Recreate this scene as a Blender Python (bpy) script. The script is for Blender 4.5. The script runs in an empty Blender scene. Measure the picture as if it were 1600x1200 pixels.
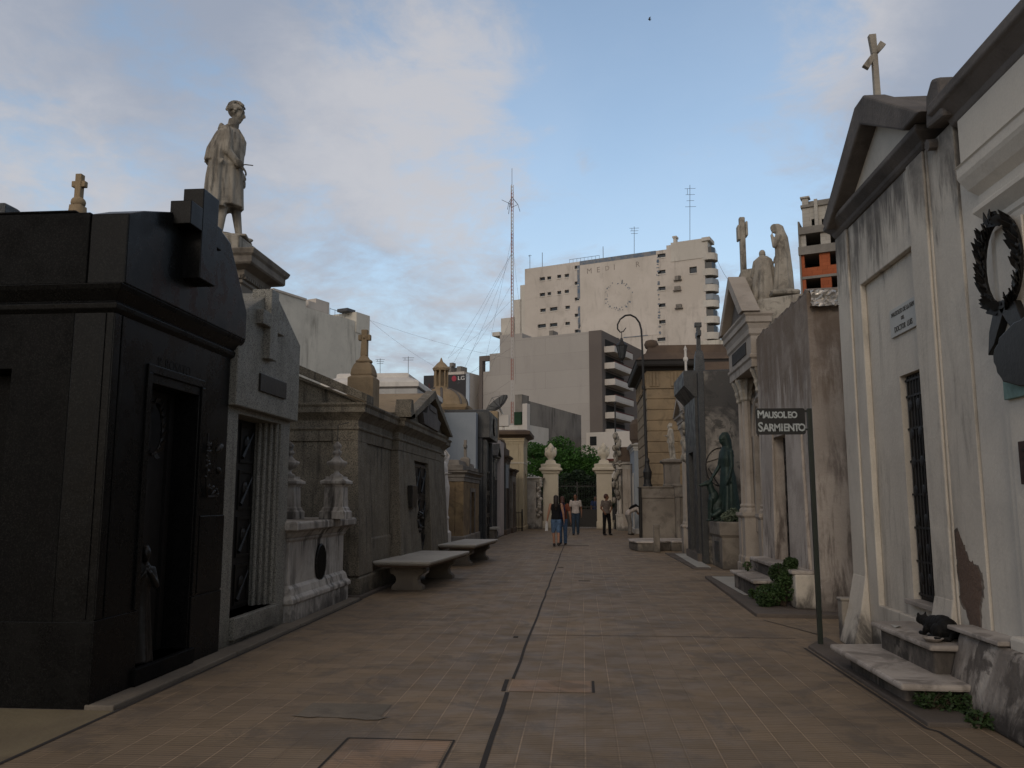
import bpy, bmesh, math, random
from mathutils import Vector, Matrix, Euler, noise as mnoise
R = math.radians
PI = math.pi
random.seed(7)
SC = bpy.context.scene
COL = SC.collection

# ------------------------------------------------------------------ camera
F_PX = 1300.0                                     # focal length in pixels of a 1600 px wide picture
PITCH = math.atan(181 / F_PX)
YAW = math.atan(110 * math.cos(PITCH) / F_PX)     # camera turned a little to the left of the avenue
EYE = 1.5
cam_d = bpy.data.cameras.new('camera')
cam_d.sensor_width = 36.0
cam_d.lens = 36.0 * F_PX / 1600.0
cam_d.clip_start = 0.05
cam_d.clip_end = 3000
cam = bpy.data.objects.new('camera', cam_d)
COL.objects.link(cam)
cam.location = (0, 0, EYE)
cam.rotation_euler = (PI / 2 + PITCH, 0, YAW)
SC.camera = cam
SC.render.resolution_x = 1024
SC.render.resolution_y = 768

def ray(px, py):
    x = px - 800.0
    u = -(py - 600.0)
    fy = F_PX * math.cos(PITCH) - u * math.sin(PITCH)
    z = F_PX * math.sin(PITCH) + u * math.cos(PITCH)
    return Vector((x * math.cos(YAW) - fy * math.sin(YAW), x * math.sin(YAW) + fy * math.cos(YAW), z))
def onY(px, py, Y):
    r = ray(px, py); t = Y / r.y
    return (r.x * t, Y, EYE + r.z * t)
def onX(px, py, X):
    r = ray(px, py); t = X / r.x
    return (X, r.y * t, EYE + r.z * t)

# ------------------------------------------------------------------ view
SC.view_settings.view_transform = 'Standard'
SC.view_settings.look = 'None'
SC.view_settings.gamma = 1.0
SC.view_settings.use_curve_mapping = False
SC.view_settings.exposure = 0.0

# ------------------------------------------------------------------ sun and sky
SUN_EL = 24.0
SUN_AZ = 192.0                                    # compass style, clockwise from +Y: behind the camera, to the left
sd = bpy.data.lights.new('sun', 'SUN')
sd.energy = 0.55
sd.angle = R(16)
sd.color = (1.0, 0.88, 0.74)
sun = bpy.data.objects.new('sun', sd)
COL.objects.link(sun)
sv = Vector((math.sin(R(SUN_AZ)) * math.cos(R(SUN_EL)), math.cos(R(SUN_AZ)) * math.cos(R(SUN_EL)), math.sin(R(SUN_EL))))
sun.rotation_euler = sv.to_track_quat('Z', 'Y').to_euler()
sun.location = (0, 0, 60)

W = bpy.data.worlds.new('World')
SC.world = W
W.use_nodes = True
wt = W.node_tree
for n_ in list(wt.nodes):
    wt.nodes.remove(n_)
def wn(t, **k):
    n_ = wt.nodes.new(t)
    for a_, b_ in k.items():
        setattr(n_, a_, b_)
    return n_
def wl(a_, b_):
    wt.links.new(a_, b_)
def wmath(op, a_, b_=None, c_=None, clamp=False):
    m = wn('ShaderNodeMath', operation=op); m.use_clamp = clamp
    for i, v in enumerate((a_, b_, c_)):
        if v is None: continue
        if isinstance(v, (int, float)): m.inputs[i].default_value = v
        else: wl(v, m.inputs[i])
    return m.outputs[0]
sky = wn('ShaderNodeTexSky', sky_type='NISHITA')
sky.sun_disc = False
sky.sun_elevation = R(SUN_EL)
sky.sun_rotation = R(SUN_AZ)
sky.altitude = 20
sky.air_density = 1.1
sky.dust_density = 1.2
sky.ozone_density = 1.6
tc = wn('ShaderNodeTexCoord')
sep = wn('ShaderNodeSeparateXYZ'); wl(tc.outputs['Generated'], sep.inputs[0])
zz = wmath('ADD', wmath('MAXIMUM', sep.outputs[2], 0.0), 0.22)
cx_ = wmath('DIVIDE', sep.outputs[0], zz)
cy_ = wmath('DIVIDE', sep.outputs[1], zz)
comb = wn('ShaderNodeCombineXYZ'); wl(cx_, comb.inputs[0]); wl(cy_, comb.inputs[1])
def wnoise(scale, detail, rough, dist, off=(0, 0, 0)):
    mp = wn('ShaderNodeMapping'); mp.inputs['Location'].default_value = off
    wl(comb.outputs[0], mp.inputs['Vector'])
    nz = wn('ShaderNodeTexNoise'); nz.inputs['Scale'].default_value = scale
    nz.inputs['Detail'].default_value = detail; nz.inputs['Roughness'].default_value = rough
    nz.inputs['Distortion'].default_value = dist
    wl(mp.outputs[0], nz.inputs['Vector'])
    return nz.outputs['Fac']
nA = wnoise(2.1, 12.0, 0.62, 0.6, (3.1, 1.7, 0))
nB = wnoise(5.5, 8.0, 0.65, 0.4, (8.4, 5.2, 0))
nC = wnoise(2.1, 9.0, 0.62, 0.3, (1.0, 9.0, 2.0))
def blob(px, py, rad_px):
    d = ray(px, py).normalized()
    dp = wn('ShaderNodeVectorMath', operation='DOT_PRODUCT')
    wl(tc.outputs['Generated'], dp.inputs[0]); dp.inputs[1].default_value = d
    k = 2.0 / (rad_px / F_PX) ** 2
    e = wmath('MULTIPLY', wmath('SUBTRACT', dp.outputs['Value'], 1.0), k)
    return wmath('EXPONENT', e)
def wsum(items):
    acc = None
    for (px, py, r_, w_) in items:
        t = wmath('MULTIPLY', blob(px, py, r_), w_)
        acc = t if acc is None else wmath('ADD', acc, t)
    return acc
CLOUD = [(250, 60, 330, .16), (620, 150, 230, .08), (790, 225, 90, .16), (700, 300, 110, .10), (1520, 60, 200, .34), (1290, 30, 150, .12), (30, 300, 150, .18),
         (430, 250, 150, .10), (1080, 110, 190, -.34), (960, 330, 170, -.22), (560, 345, 110, -.12), (1230, 190, 120, -.18), (1000, 20, 120, -.06),
         (70, 190, 110, -.12), (930, 160, 90, -.2), (915, 245, 24, .3), (560, 60, 70, -.12), (330, 150, 80, -.12), (1200, 300, 130, -.05), (640, 480, 150, .04), (860, 60, 110, .03)]
m0 = wmath('ADD', wmath('MULTIPLY', wmath('SUBTRACT', nA, 0.5), 1.3), wmath('MULTIPLY', wmath('SUBTRACT', nB, 0.5), 0.9))
m1 = wmath('ADD', m0, wsum(CLOUD))
mr = wn('ShaderNodeMapRange', interpolation_type='SMOOTHSTEP')
mr.inputs['From Min'].default_value = -0.20; mr.inputs['From Max'].default_value = 0.26
mr.inputs['To Min'].default_value = 0.12; mr.inputs['To Max'].default_value = 0.88
wl(m1, mr.inputs['Value'])
# brightness inside the clouds: sunlit cream patches against grey bellies
BR = [(800, 205, 80, .7), (660, 180, 150, .25), (480, 200, 130, .15), (690, 320, 110, .3), (1290, 40, 130, .35), (60, 300, 160, .25), (250, 70, 200, -.15), (1560, 120, 150, -.3), (640, 70, 150, .1)]
b0 = wmath('ADD', wmath('ADD', wmath('MULTIPLY', nC, 0.6), wmath('MULTIPLY', nB, 0.5)), wsum(BR))
br = wn('ShaderNodeMapRange', interpolation_type='SMOOTHSTEP')
br.inputs['From Min'].default_value = 0.38; br.inputs['From Max'].default_value = 0.92
wl(b0, br.inputs['Value'])
ccol = wn('ShaderNodeMix', data_type='RGBA')
wl(br.outputs[0], ccol.inputs['Factor'])
ccol.inputs[6].default_value = (3.35, 3.7, 4.5, 1)
ccol.inputs[7].default_value = (5.7, 5.6, 5.8, 1)
# pale air low over the roofs
hz = wn('ShaderNodeMapRange', interpolation_type='SMOOTHSTEP')
hz.inputs['From Min'].default_value = 0.0; hz.inputs['From Max'].default_value = 0.42
hz.inputs['To Min'].default_value = 0.62; hz.inputs['To Max'].default_value = 0.0
wl(sep.outputs[2], hz.inputs['Value'])
blue = wn('ShaderNodeMix', data_type='RGBA', blend_type='MULTIPLY')
blue.inputs['Factor'].default_value = 1.0
wl(sky.outputs[0], blue.inputs[6]); blue.inputs[7].default_value = (2.15, 2.0, 1.82, 1)
low = wn('ShaderNodeMix', data_type='RGBA')
wl(hz.outputs[0], low.inputs['Factor']); wl(blue.outputs[2], low.inputs[6]); low.inputs[7].default_value = (3.7, 4.4, 5.5, 1)
mix = wn('ShaderNodeMix', data_type='RGBA')
wl(mr.outputs[0], mix.inputs['Factor']); wl(low.outputs[2], mix.inputs[6]); wl(ccol.outputs[2], mix.inputs[7])
# sky dimmed overhead and behind, out of view, to hold down foreground light
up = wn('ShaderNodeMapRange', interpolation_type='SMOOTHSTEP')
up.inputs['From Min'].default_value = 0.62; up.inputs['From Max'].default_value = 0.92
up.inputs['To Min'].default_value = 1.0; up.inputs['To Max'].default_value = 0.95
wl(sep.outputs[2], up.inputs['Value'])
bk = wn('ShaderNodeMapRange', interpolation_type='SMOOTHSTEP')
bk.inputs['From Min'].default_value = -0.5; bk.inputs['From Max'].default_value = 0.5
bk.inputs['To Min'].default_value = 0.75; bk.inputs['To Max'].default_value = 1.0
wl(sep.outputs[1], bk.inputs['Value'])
tin = wn('ShaderNodeMix', data_type='RGBA')      # warm grey added to the unseen sky overhead to warm its light
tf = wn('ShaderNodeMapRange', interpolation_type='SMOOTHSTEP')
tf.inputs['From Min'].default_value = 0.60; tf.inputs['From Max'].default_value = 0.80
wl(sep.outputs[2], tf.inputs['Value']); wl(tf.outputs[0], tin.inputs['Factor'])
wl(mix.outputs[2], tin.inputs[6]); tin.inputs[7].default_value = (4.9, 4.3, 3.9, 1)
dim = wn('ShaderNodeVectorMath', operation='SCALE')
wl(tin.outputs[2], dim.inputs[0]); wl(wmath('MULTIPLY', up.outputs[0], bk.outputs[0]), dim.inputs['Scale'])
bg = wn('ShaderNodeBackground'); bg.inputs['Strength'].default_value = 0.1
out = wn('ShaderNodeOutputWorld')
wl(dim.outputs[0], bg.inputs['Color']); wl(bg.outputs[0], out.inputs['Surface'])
# ------------------------------------------------------------------ things, parts, tags
ORG = {}
def tag(o, label=None, cat=None, group=None, kind=None):
    if label: o['label'] = label
    if cat: o['category'] = cat
    if group: o['group'] = group
    if kind: o['kind'] = kind
    return o
def thing(name, label, cat, loc=(0, 0, 0), rotz=0.0, group=None, local=False):
    """an Empty at the thing's base; parts are given in world coordinates unless local"""
    o = bpy.data.objects.new(name, None)
    o.empty_display_size = 0.3
    COL.objects.link(o)
    o.location = loc
    o.rotation_euler = (0, 0, rotz)
    ORG[o.name] = Vector((0, 0, 0)) if local else Vector(loc)
    return tag(o, label, cat, group)
def link_mesh(name, me, mat, parent=None, org=None):
    o = bpy.data.objects.new(name, me)
    COL.objects.link(o)
    if mat is not None:
        me.materials.clear(); me.materials.append(mat)
    if parent is not None:
        o.parent = parent
        ORG[o.name] = ORG.get(parent.name, Vector((0, 0, 0)))
    else:
        ORG[o.name] = org if org is not None else Vector((0, 0, 0))
    return o

class MB:
    def __init__(s, T=None):
        s.v = []; s.f = []; s.T = T
    def add(s, vs, fs):
        b = len(s.v)
        for p in vs:
            s.v.append(Vector(s.T(*p)) if s.T else Vector(p))
        for f in fs:
            s.f.append([b + i for i in f])
        return s
    def box(s, x0, x1, y0, y1, z0, z1):
        return s.add([(x0, y0, z0), (x1, y0, z0), (x1, y1, z0), (x0, y1, z0), (x0, y0, z1), (x1, y0, z1), (x1, y1, z1), (x0, y1, z1)],
                     [(3, 2, 1, 0), (4, 5, 6, 7), (0, 1, 5, 4), (1, 2, 6, 5), (2, 3, 7, 6), (3, 0, 4, 7)])
    def loft(s, rings, cap=True):
        """rings: lists of points with equal counts"""
        n = len(rings[0]); vs = [p for r in rings for p in r]; fs = []
        for k in range(len(rings) - 1):
            for i in range(n):
                j = (i + 1) % n
                fs.append((k * n + i, k * n + j, (k + 1) * n + j, (k + 1) * n + i))
        if cap:
            fs.append(tuple(range(n - 1, -1, -1)))
            fs.append(tuple((len(rings) - 1) * n + i for i in range(n)))
        return s.add(vs, fs)
    def rloft(s, x0, x1, y0, y1, prof):
        """stack of rectangles: prof = [(offset, z)] or [(offx, offy, z)]"""
        rings = []
        for p in prof:
            ox, oy, z = (p[0], p[0], p[1]) if len(p) == 2 else p
            rings.append([(x0 - ox, y0 - oy, z), (x1 + ox, y0 - oy, z), (x1 + ox, y1 + oy, z), (x0 - ox, y1 + oy, z)])
        return s.loft(rings)
    def prism(s, poly, ax, a, b):
        """2-d polygon extruded along an axis. ax 'x': (y,z), 'y': (x,z), 'z': (x,y)"""
        def P(p, t):
            return {'x': (t, p[0], p[1]), 'y': (p[0], t, p[1]), 'z': (p[0], p[1], t)}[ax]
        n = len(poly)
        vs = [P(p, a) for p in poly] + [P(p, b) for p in poly]
        fs = [tuple(range(n - 1, -1, -1)), tuple(range(n, 2 * n))]
        fs += [(i, (i + 1) % n, n + (i + 1) % n, n + i) for i in range(n)]
        return s.add(vs, fs)
    def lathe(s, cx, cy, prof, n=20, flute=0, famp=0.0):
        rings = []
        for r, z in prof:
            ring = []
            for i in range(n):
                a = 2 * PI * i / n
                rr = r * (1 + famp * math.cos(flute * a)) if flute else r
                ring.append((cx + rr * math.cos(a), cy + rr * math.sin(a), z))
            rings.append(ring)
        return s.loft(rings)
    def tube(s, pts, rad, n=8, cap=True):
        pts = [Vector(p) for p in pts]
        if isinstance(rad, (int, float)): rad = [rad] * len(pts)
        rings = []
        prev = None
        for i, p in enumerate(pts):
            d = (pts[min(i + 1, len(pts) - 1)] - pts[max(i - 1, 0)])
            if d.length < 1e-9: d = Vector((0, 0, 1))
            d.normalize()
            if prev is None:
                u = d.cross(Vector((0, 0, 1)))
                if u.length < 0.05: u = d.cross(Vector((0, 1, 0)))
            else:
                u = prev - d * prev.dot(d)
                if u.length < 1e-6: u = d.orthogonal()
            u.normalize(); prev = u
            w = d.cross(u)
            rings.append([tuple(p + (u * math.cos(2 * PI * k / n) + w * math.sin(2 * PI * k / n)) * rad[i]) for k in range(n)])
        return s.loft(rings, cap)
    def ell(s, c, r, rot=None, seg=16, rin=10):
        c = Vector(c)
        M = rot if rot else Matrix.Identity(3)
        vs = [tuple(c + M @ Vector((0, 0, -r[2])))]
        for j in range(1, rin):
            t = PI * j / rin - PI / 2
            for i in range(seg):
                a = 2 * PI * i / seg
                vs.append(tuple(c + M @ Vector((r[0] * math.cos(t) * math.cos(a), r[1] * math.cos(t) * math.sin(a), r[2] * math.sin(t)))))
        vs.append(tuple(c + M @ Vector((0, 0, r[2]))))
        fs = []
        for i in range(seg):
            fs.append((0, 1 + (i + 1) % seg, 1 + i))
            fs.append((len(vs) - 1, len(vs) - 1 - seg + i, len(vs) - 1 - seg + (i + 1) % seg))
        for j in range(rin - 2):
            for i in range(seg):
                a = 1 + j * seg + i; b = 1 + j * seg + (i + 1) % seg
                fs.append((a, b, b + seg, a + seg))
        return s.add(vs, fs)
    def cap(s, a, b, ra, rb, n=12):
        """tapered limb with rounded ends"""
        a = Vector(a); b = Vector(b); d = (b - a); L = d.length
        if L < 1e-6: return s
        d.normalize()
        pts = []; rad = []
        for t in (-0.98, -0.75, -0.4, 0):
            pts.append(a + d * ra * t); rad.append(ra * math.sqrt(max(0.02, 1 - t * t)))
        for t in (0.25, 0.5, 0.75):
            pts.append(a + d * L * t); rad.append(ra + (rb - ra) * t)
        for t in (0, 0.4, 0.75, 0.98):
            pts.append(b + d * rb * t); rad.append(rb * math.sqrt(max(0.02, 1 - t * t)))
        return s.tube(pts, rad, n)
    def grid(s, us, zs, d0, d1, opens):
        """wall u x z between depths d0 and d1 with rectangular openings (u0,u1,z0,z1)"""
        us = sorted(set([round(v, 5) for v in us] + [round(o[k], 5) for o in opens for k in (0, 1)]))
        zs = sorted(set([round(v, 5) for v in zs] + [round(o[k], 5) for o in opens for k in (2, 3)]))
        def full(i, j):
            if i < 0 or j < 0 or i >= len(us) - 1 or j >= len(zs) - 1: return False
            cu = (us[i] + us[i + 1]) / 2; cz = (zs[j] + zs[j + 1]) / 2
            return not any(o[0] < cu < o[1] and o[2] < cz < o[3] for o in opens)
        nu, nz = len(us), len(zs)
        idx = lambda i, j, k: (j * nu + i) * 2 + k
        vs = [(u, d, z) for z in zs for u in us for d in (d0, d1)]
        fs = []
        for i in range(nu - 1):
            for j in range(nz - 1):
                if not full(i, j): continue
                fs.append((idx(i, j, 0), idx(i + 1, j, 0), idx(i + 1, j + 1, 0), idx(i, j + 1, 0)))
                fs.append((idx(i, j + 1, 1), idx(i + 1, j + 1, 1), idx(i + 1, j, 1), idx(i, j, 1)))
                if not full(i - 1, j): fs.append((idx(i, j, 0), idx(i, j + 1, 0), idx(i, j + 1, 1), idx(i, j, 1)))
                if not full(i + 1, j): fs.append((idx(i + 1, j, 0), idx(i + 1, j, 1), idx(i + 1, j + 1, 1), idx(i + 1, j + 1, 0)))
                if not full(i, j - 1): fs.append((idx(i, j, 0), idx(i, j, 1), idx(i + 1, j, 1), idx(i + 1, j, 0)))
                if not full(i, j + 1): fs.append((idx(i, j + 1, 0), idx(i + 1, j + 1, 0), idx(i + 1, j + 1, 1), idx(i, j + 1, 1)))
        return s.add(vs, fs)
    def mesh(s, name, org=Vector((0, 0, 0)), norm=True):
        me = bpy.data.meshes.new(name)
        me.from_pydata([tuple(v - org) for v in s.v], [], s.f)
        if norm:
            bm = bmesh.new(); bm.from_mesh(me)
            bmesh.ops.recalc_face_normals(bm, faces=bm.faces)
            bm.to_mesh(me); bm.free()
        me.update()
        return me
    def build(s, name, mat, parent=None, smooth=False, bevel=0.0, org=None, norm=True):
        if parent is not None: o_ = ORG.get(parent.name, Vector((0, 0, 0)))
        else: o_ = Vector(org) if org is not None else Vector((0, 0, 0))
        me = s.mesh(name, o_, norm)
        o = link_mesh(name, me, mat, parent, o_)
        if parent is None and org is not None: o.location = o_
        if smooth:
            for p in me.polygons: p.use_smooth = True
        if bevel > 0:
            b = o.modifiers.new('bevel', 'BEVEL'); b.width = bevel; b.segments = 2; b.limit_method = 'ANGLE'; b.angle_limit = R(40)
            b.harden_normals = False
        return o

def remesh(mb, name, mat, parent, voxel=0.012, smooth=3, disp=0.0, dscale=0.1):
    """melt overlapping solids into one continuous smooth surface"""
    me = mb.mesh(name, ORG.get(parent.name, Vector((0, 0, 0))) if parent else Vector((0, 0, 0)))
    o = bpy.data.objects.new('tmp', me); COL.objects.link(o)
    m = o.modifiers.new('r', 'REMESH'); m.mode = 'VOXEL'; m.voxel_size = voxel; m.use_smooth_shade = True
    if smooth:
        q = o.modifiers.new('s', 'SMOOTH'); q.iterations = smooth; q.factor = 0.5
    dg = bpy.context.evaluated_depsgraph_get()
    dg.update()
    me2 = bpy.data.meshes.new_from_object(o.evaluated_get(dg))
    bpy.data.objects.remove(o); bpy.data.meshes.remove(me)
    if disp:
        me2.update()
        nv = [v.normal.copy() for v in me2.vertices]
        for v, nn in zip(me2.vertices, nv):
            v.co += nn * disp * mnoise.noise(v.co / dscale)
    me2.name = name
    for p in me2.polygons: p.use_smooth = True
    return link_mesh(name, me2, mat, parent)

def text_obj(name, body, size, mat, parent, M, extrude=0.002, align='CENTER', sx=1.0, space=1.0, bold=0.0):
    cu = bpy.data.curves.new(name, 'FONT'); cu.body = body; cu.size = size; cu.extrude = extrude
    cu.align_x = align; cu.align_y = 'CENTER'; cu.space_character = space; cu.resolution_u = 3; cu.offset = bold
    o = bpy.data.objects.new('tmp', cu); COL.objects.link(o)
    dg = bpy.context.evaluated_depsgraph_get(); dg.update()
    me = bpy.data.meshes.new_from_object(o.evaluated_get(dg))
    bpy.data.objects.remove(o); bpy.data.curves.remove(cu)
    S = Matrix.Diagonal((sx, 1, 1, 1))
    og = ORG.get(parent.name, Vector((0, 0, 0)))
    me.transform(Matrix.Translation(-og) @ M @ S)
    return link_mesh(name, me, mat, parent)
def frameM(origin, xdir, ydir):
    x = Vector(xdir).normalized(); y = Vector(ydir).normalized(); z = x.cross(y)
    return Matrix(((x.x, y.x, z.x, origin[0]), (x.y, y.y, z.y, origin[1]), (x.z, y.z, z.z, origin[2]), (0, 0, 0, 1)))

# facade frames: u along the avenue, d into the building, z up
def TL(X): return lambda u, d, z: (X - d, u, z)
def TR(X): return lambda u, d, z: (X + d, u, z)

# ------------------------------------------------------------------ materials
def lin(c):
    return tuple((x / 12.92 if x <= 0.04045 else ((x + 0.055) / 1.055) ** 2.4) for x in c)
class NT:
    def __init__(s, name):
        s.m = bpy.data.materials.new(name); s.m.use_nodes = True
        s.t = s.m.node_tree; s.b = s.t.nodes['Principled BSDF']
        s.g = s.t.nodes.new('ShaderNodeNewGeometry')
        s.pos = s.g.outputs['Position']
    def n(s, t, **k):
        x = s.t.nodes.new(t)
        for a, b in k.items(): setattr(x, a, b)
        return x
    def l(s, a, b): s.t.links.new(a, b)
    def noise(s, scale, detail=5, rough=.55, dist=0.0, stretch=(1, 1, 1), off=(0, 0, 0), vec=None):
        mp = s.n('ShaderNodeMapping'); mp.inputs['Scale'].default_value = stretch; mp.inputs['Location'].default_value = off
        s.l(vec or s.pos, mp.inputs['Vector'])
        x = s.n('ShaderNodeTexNoise'); x.inputs['Scale'].default_value = scale; x.inputs['Detail'].default_value = detail
        x.inputs['Roughness'].default_value = rough; x.inputs['Distortion'].default_value = dist
        s.l(mp.outputs[0], x.inputs['Vector'])
        return x.outputs['Fac']
    def math(s, op, a, b=None, clamp=False):
        m = s.n('ShaderNodeMath', operation=op); m.use_clamp = clamp
        for i, v in enumerate((a, b)):
            if v is None: continue
            if isinstance(v, (int, float)): m.inputs[i].default_value = v
            else: s.l(v, m.inputs[i])
        return m.outputs[0]
    def ramp(s, v, a, b, lo=0.0, hi=1.0):
        m = s.n('ShaderNodeMapRange', interpolation_type='SMOOTHSTEP')
        m.inputs['From Min'].default_value = a; m.inputs['From Max'].default_value = b
        m.inputs['To Min'].default_value = lo; m.inputs['To Max'].default_value = hi
        s.l(v, m.inputs['Value']); return m.outputs[0]
    def mix(s, f, a, b, mode='MIX'):
        m = s.n('ShaderNodeMix', data_type='RGBA', blend_type=mode)
        for i, v in ((0, f), (6, a), (7, b)):
            if isinstance(v, (int, float)): m.inputs[i].default_value = v
            elif isinstance(v, tuple): m.inputs[i].default_value = (*v[:3], 1)
            else: s.l(v, m.inputs[i])
        return m.outputs[2]
    def bump(s, h, strength=.3, dist=.01, prev=None):
        b = s.n('ShaderNodeBump'); b.inputs['Strength'].default_value = strength; b.inputs['Distance'].default_value = dist
        s.l(h, b.inputs['Height'])
        if prev: s.l(prev, b.inputs['Normal'])
        return b.outputs[0]
    def sepz(s):
        x = s.n('ShaderNodeSeparateXYZ'); s.l(s.pos, x.inputs[0]); return x.outputs
    def done(s, col, rough=.85, bump=None, metal=0.0, spec=.35):
        if isinstance(col, tuple): s.b.inputs['Base Color'].default_value = (*col[:3], 1)
        else: s.l(col, s.b.inputs['Base Color'])
        if isinstance(rough, (int, float)): s.b.inputs['Roughness'].default_value = rough
        else: s.l(rough, s.b.inputs['Roughness'])
        s.b.inputs['Metallic'].default_value = metal
        s.b.inputs['Specular IOR Level'].default_value = spec
        if bump: s.l(bump, s.b.inputs['Normal'])
        return s.m

def stone(name, c1, c2=None, dirt=(.035, .032, .03), streak=.5, sth=(.5, .72), patch=.35, pth=(.56, .7), damp=.5, damp_h=.7, grain=.12, gscale=60, rough=.85,
          bump=.35, spec=.3, seams=None, moss=0.0, sc=1.0, blocks=None, top=None, bc=(.35, .68)):
    t = NT(name)
    c2 = c2 or tuple(x * .78 for x in c1)
    base = t.mix(t.ramp(t.noise(.9 * sc, 7, .62, .5), *bc), c1, c2)
    fine = t.noise(gscale, 3, .6)
    base = t.mix(1.0, base, t.mix(fine, (1 - grain,) * 3, (1 + grain,) * 3), 'MULTIPLY')
    if patch:
        pm = t.math('MULTIPLY', t.ramp(t.noise(2.2 * sc, 8, .68, .7, off=(4, 7, 1)), pth[0], pth[1]), patch)
        base = t.mix(pm, base, tuple(x * .55 + y * .45 for x, y in zip(c2, dirt)))
    if streak:
        sm = t.math('MULTIPLY', t.ramp(t.noise(5 * sc, 9, .68, .35, stretch=(1, 1, .17), off=(2, 5, 3)), sth[0], sth[1]), streak)
        sm = t.math('MULTIPLY', sm, t.ramp(t.noise(.7 * sc, 3, .5, off=(9, 2, 6)), .36, .62))
        base = t.mix(sm, base, dirt)
    if damp:
        z = t.sepz()[2]
        dm = t.ramp(t.math('ADD', t.math('MULTIPLY', z, -1.0 / damp_h), t.math('MULTIPLY', t.noise(3.5, 7, .65, .5, stretch=(1, 1, .6)), 1.9)), .35, .95)
        base = t.mix(t.math('MULTIPLY', dm, damp), base, tuple(x * .9 for x in dirt))
    if top:      # run-off stain hanging from the top: (z where it starts to fade in, depth, colour, amount)
        z0, dz, tcol, amt = top
        zr = t.math('DIVIDE', t.math('SUBTRACT', t.sepz()[2], z0), dz)
        tm = t.ramp(t.math('ADD', zr, t.math('MULTIPLY', t.math('SUBTRACT', t.noise(4.5, 9, .72, .4, stretch=(1, 1, .2), off=(7, 1, 2)), .5), 3.4)), .25, 1.1)
        tm = t.math('MULTIPLY', tm, t.ramp(t.noise(1.7, 7, .65, .4, off=(3, 8, 2)), .2, .6, .45, 1.0))
        base = t.mix(t.math('MULTIPLY', tm, amt), base, tcol)
    if moss:
        mm = t.math('MULTIPLY', t.ramp(t.noise(3, 6, .6, .3, off=(1, 1, 8)), .56, .7), moss)
        base = t.mix(mm, base, (.05, .055, .025))
    h = t.math('ADD', t.noise(22 * sc, 6, .65), t.math('MULTIPLY', t.noise(3 * sc, 4, .6), 1.5))
    nb = t.bump(h, bump, .02)
    if blocks:
        bw, bh = blocks
        br = t.n('ShaderNodeTexBrick'); br.inputs['Scale'].default_value = 1.0
        br.inputs['Brick Width'].default_value = bw; br.inputs['Row Height'].default_value = bh
        br.inputs['Mortar Size'].default_value = .006; br.inputs['Mortar Smooth'].default_value = .2
        br.inputs['Color1'].default_value = (1, 1, 1, 1); br.inputs['Color2'].default_value = (.9, .9, .9, 1); br.inputs['Mortar'].default_value = (.35, .33, .3, 1)
        sp = t.sepz(); cb = t.n('ShaderNodeCombineXYZ')
        t.l(t.math('ADD', sp[0], sp[1]), cb.inputs[0]); t.l(sp[2], cb.inputs[1]); t.l(cb.outputs[0], br.inputs['Vector'])
        base = t.mix(1.0, base, br.outputs['Color'], 'MULTIPLY')
    return t.done(base, rough, nb, spec=spec)

def granite(name, c1, c2, c3, rough=.4, gs=150, spec=.5, streak=.25, damp=0.0, cloud=.25):
    t = NT(name)
    v = t.n('ShaderNodeTexVoronoi'); v.inputs['Scale'].default_value = gs; t.l(t.pos, v.inputs['Vector'])
    sp = t.n('ShaderNodeSeparateXYZ'); t.l(v.outputs['Color'], sp.inputs[0])
    base = t.mix(t.ramp(sp.outputs[0], .35, .65), c1, c2)
    base = t.mix(t.ramp(sp.outputs[1], .78, .9), base, c3)
    base = t.mix(t.math('MULTIPLY', t.ramp(t.noise(1.3, 5, .6, .4), .4, .7), cloud), base, tuple(x * .5 for x in c1))
    if streak:
        sm = t.math('MULTIPLY', t.ramp(t.noise(6, 7, .65, .2, stretch=(1, 1, .1)), .5, .72), streak)
        base = t.mix(sm, base, (.02, .019, .018))
    if damp:
        z = t.sepz()[2]
        dm = t.ramp(t.math('ADD', t.math('MULTIPLY', z, -1.6), t.math('MULTIPLY', t.noise(3.5, 7, .65, .5), 1.9)), .35, .95)
        base = t.mix(t.math('MULTIPLY', dm, damp), base, (.03, .028, .025))
    rg = t.ramp(t.noise(4, 6, .6), .35, .7, rough * .75, min(1, rough * 1.35))
    return t.done(base, rg, t.bump(t.noise(120, 2, .5), .05, .004), spec=spec)

def plain(name, c, rough=.6, metal=0.0, var=.25, vs=8.0, spec=.4, bump=.15, bs=40.0):
    t = NT(name)
    base = t.mix(t.ramp(t.noise(vs, 5, .6, .2), .3, .7), c, tuple(x * (1 - var) for x in c))
    return t.done(base, rough, t.bump(t.noise(bs, 4, .6), bump, .006), metal, spec)
M = {}
M['black_granite'] = granite('black granite', (.004, .004, .0045), (.007, .007, .0068), (.016, .016, .0155), .3, 160, .12, .0)
M['black_granite_rough'] = granite('black granite block', (.004, .004, .004), (.007, .007, .0068), (.014, .0135, .013), .5, 140, .06, .1)
M['grey_granite'] = granite('grey granite', (.17, .165, .145), (.26, .25, .215), (.055, .052, .045), .62, 130, .35, .35, .5)
M['warm_granite'] = granite('weathered granite', (.15, .13, .098), (.225, .195, .15), (.055, .048, .038), .85, 110, .2, .85, .7, .5)
M['dark_granite'] = granite('dark granite', (.022, .024, .026), (.04, .043, .045), (.075, .075, .075), .5, 120, .4, .2)
M['marble'] = stone('white marble', (.47, .44, .40), (.34, .31, .275), dirt=(.025, .022, .02), streak=.95, sth=(.44, .60), patch=.6, bc=(.42, .6), pth=(.5, .68), damp=.75, damp_h=.55, rough=.6)
M['marble_clean'] = stone('clean white marble', (.62, .59, .55), (.5, .47, .43), streak=.3, patch=.15, damp=.2, damp_h=.3, rough=.5, bump=.15)
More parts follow.
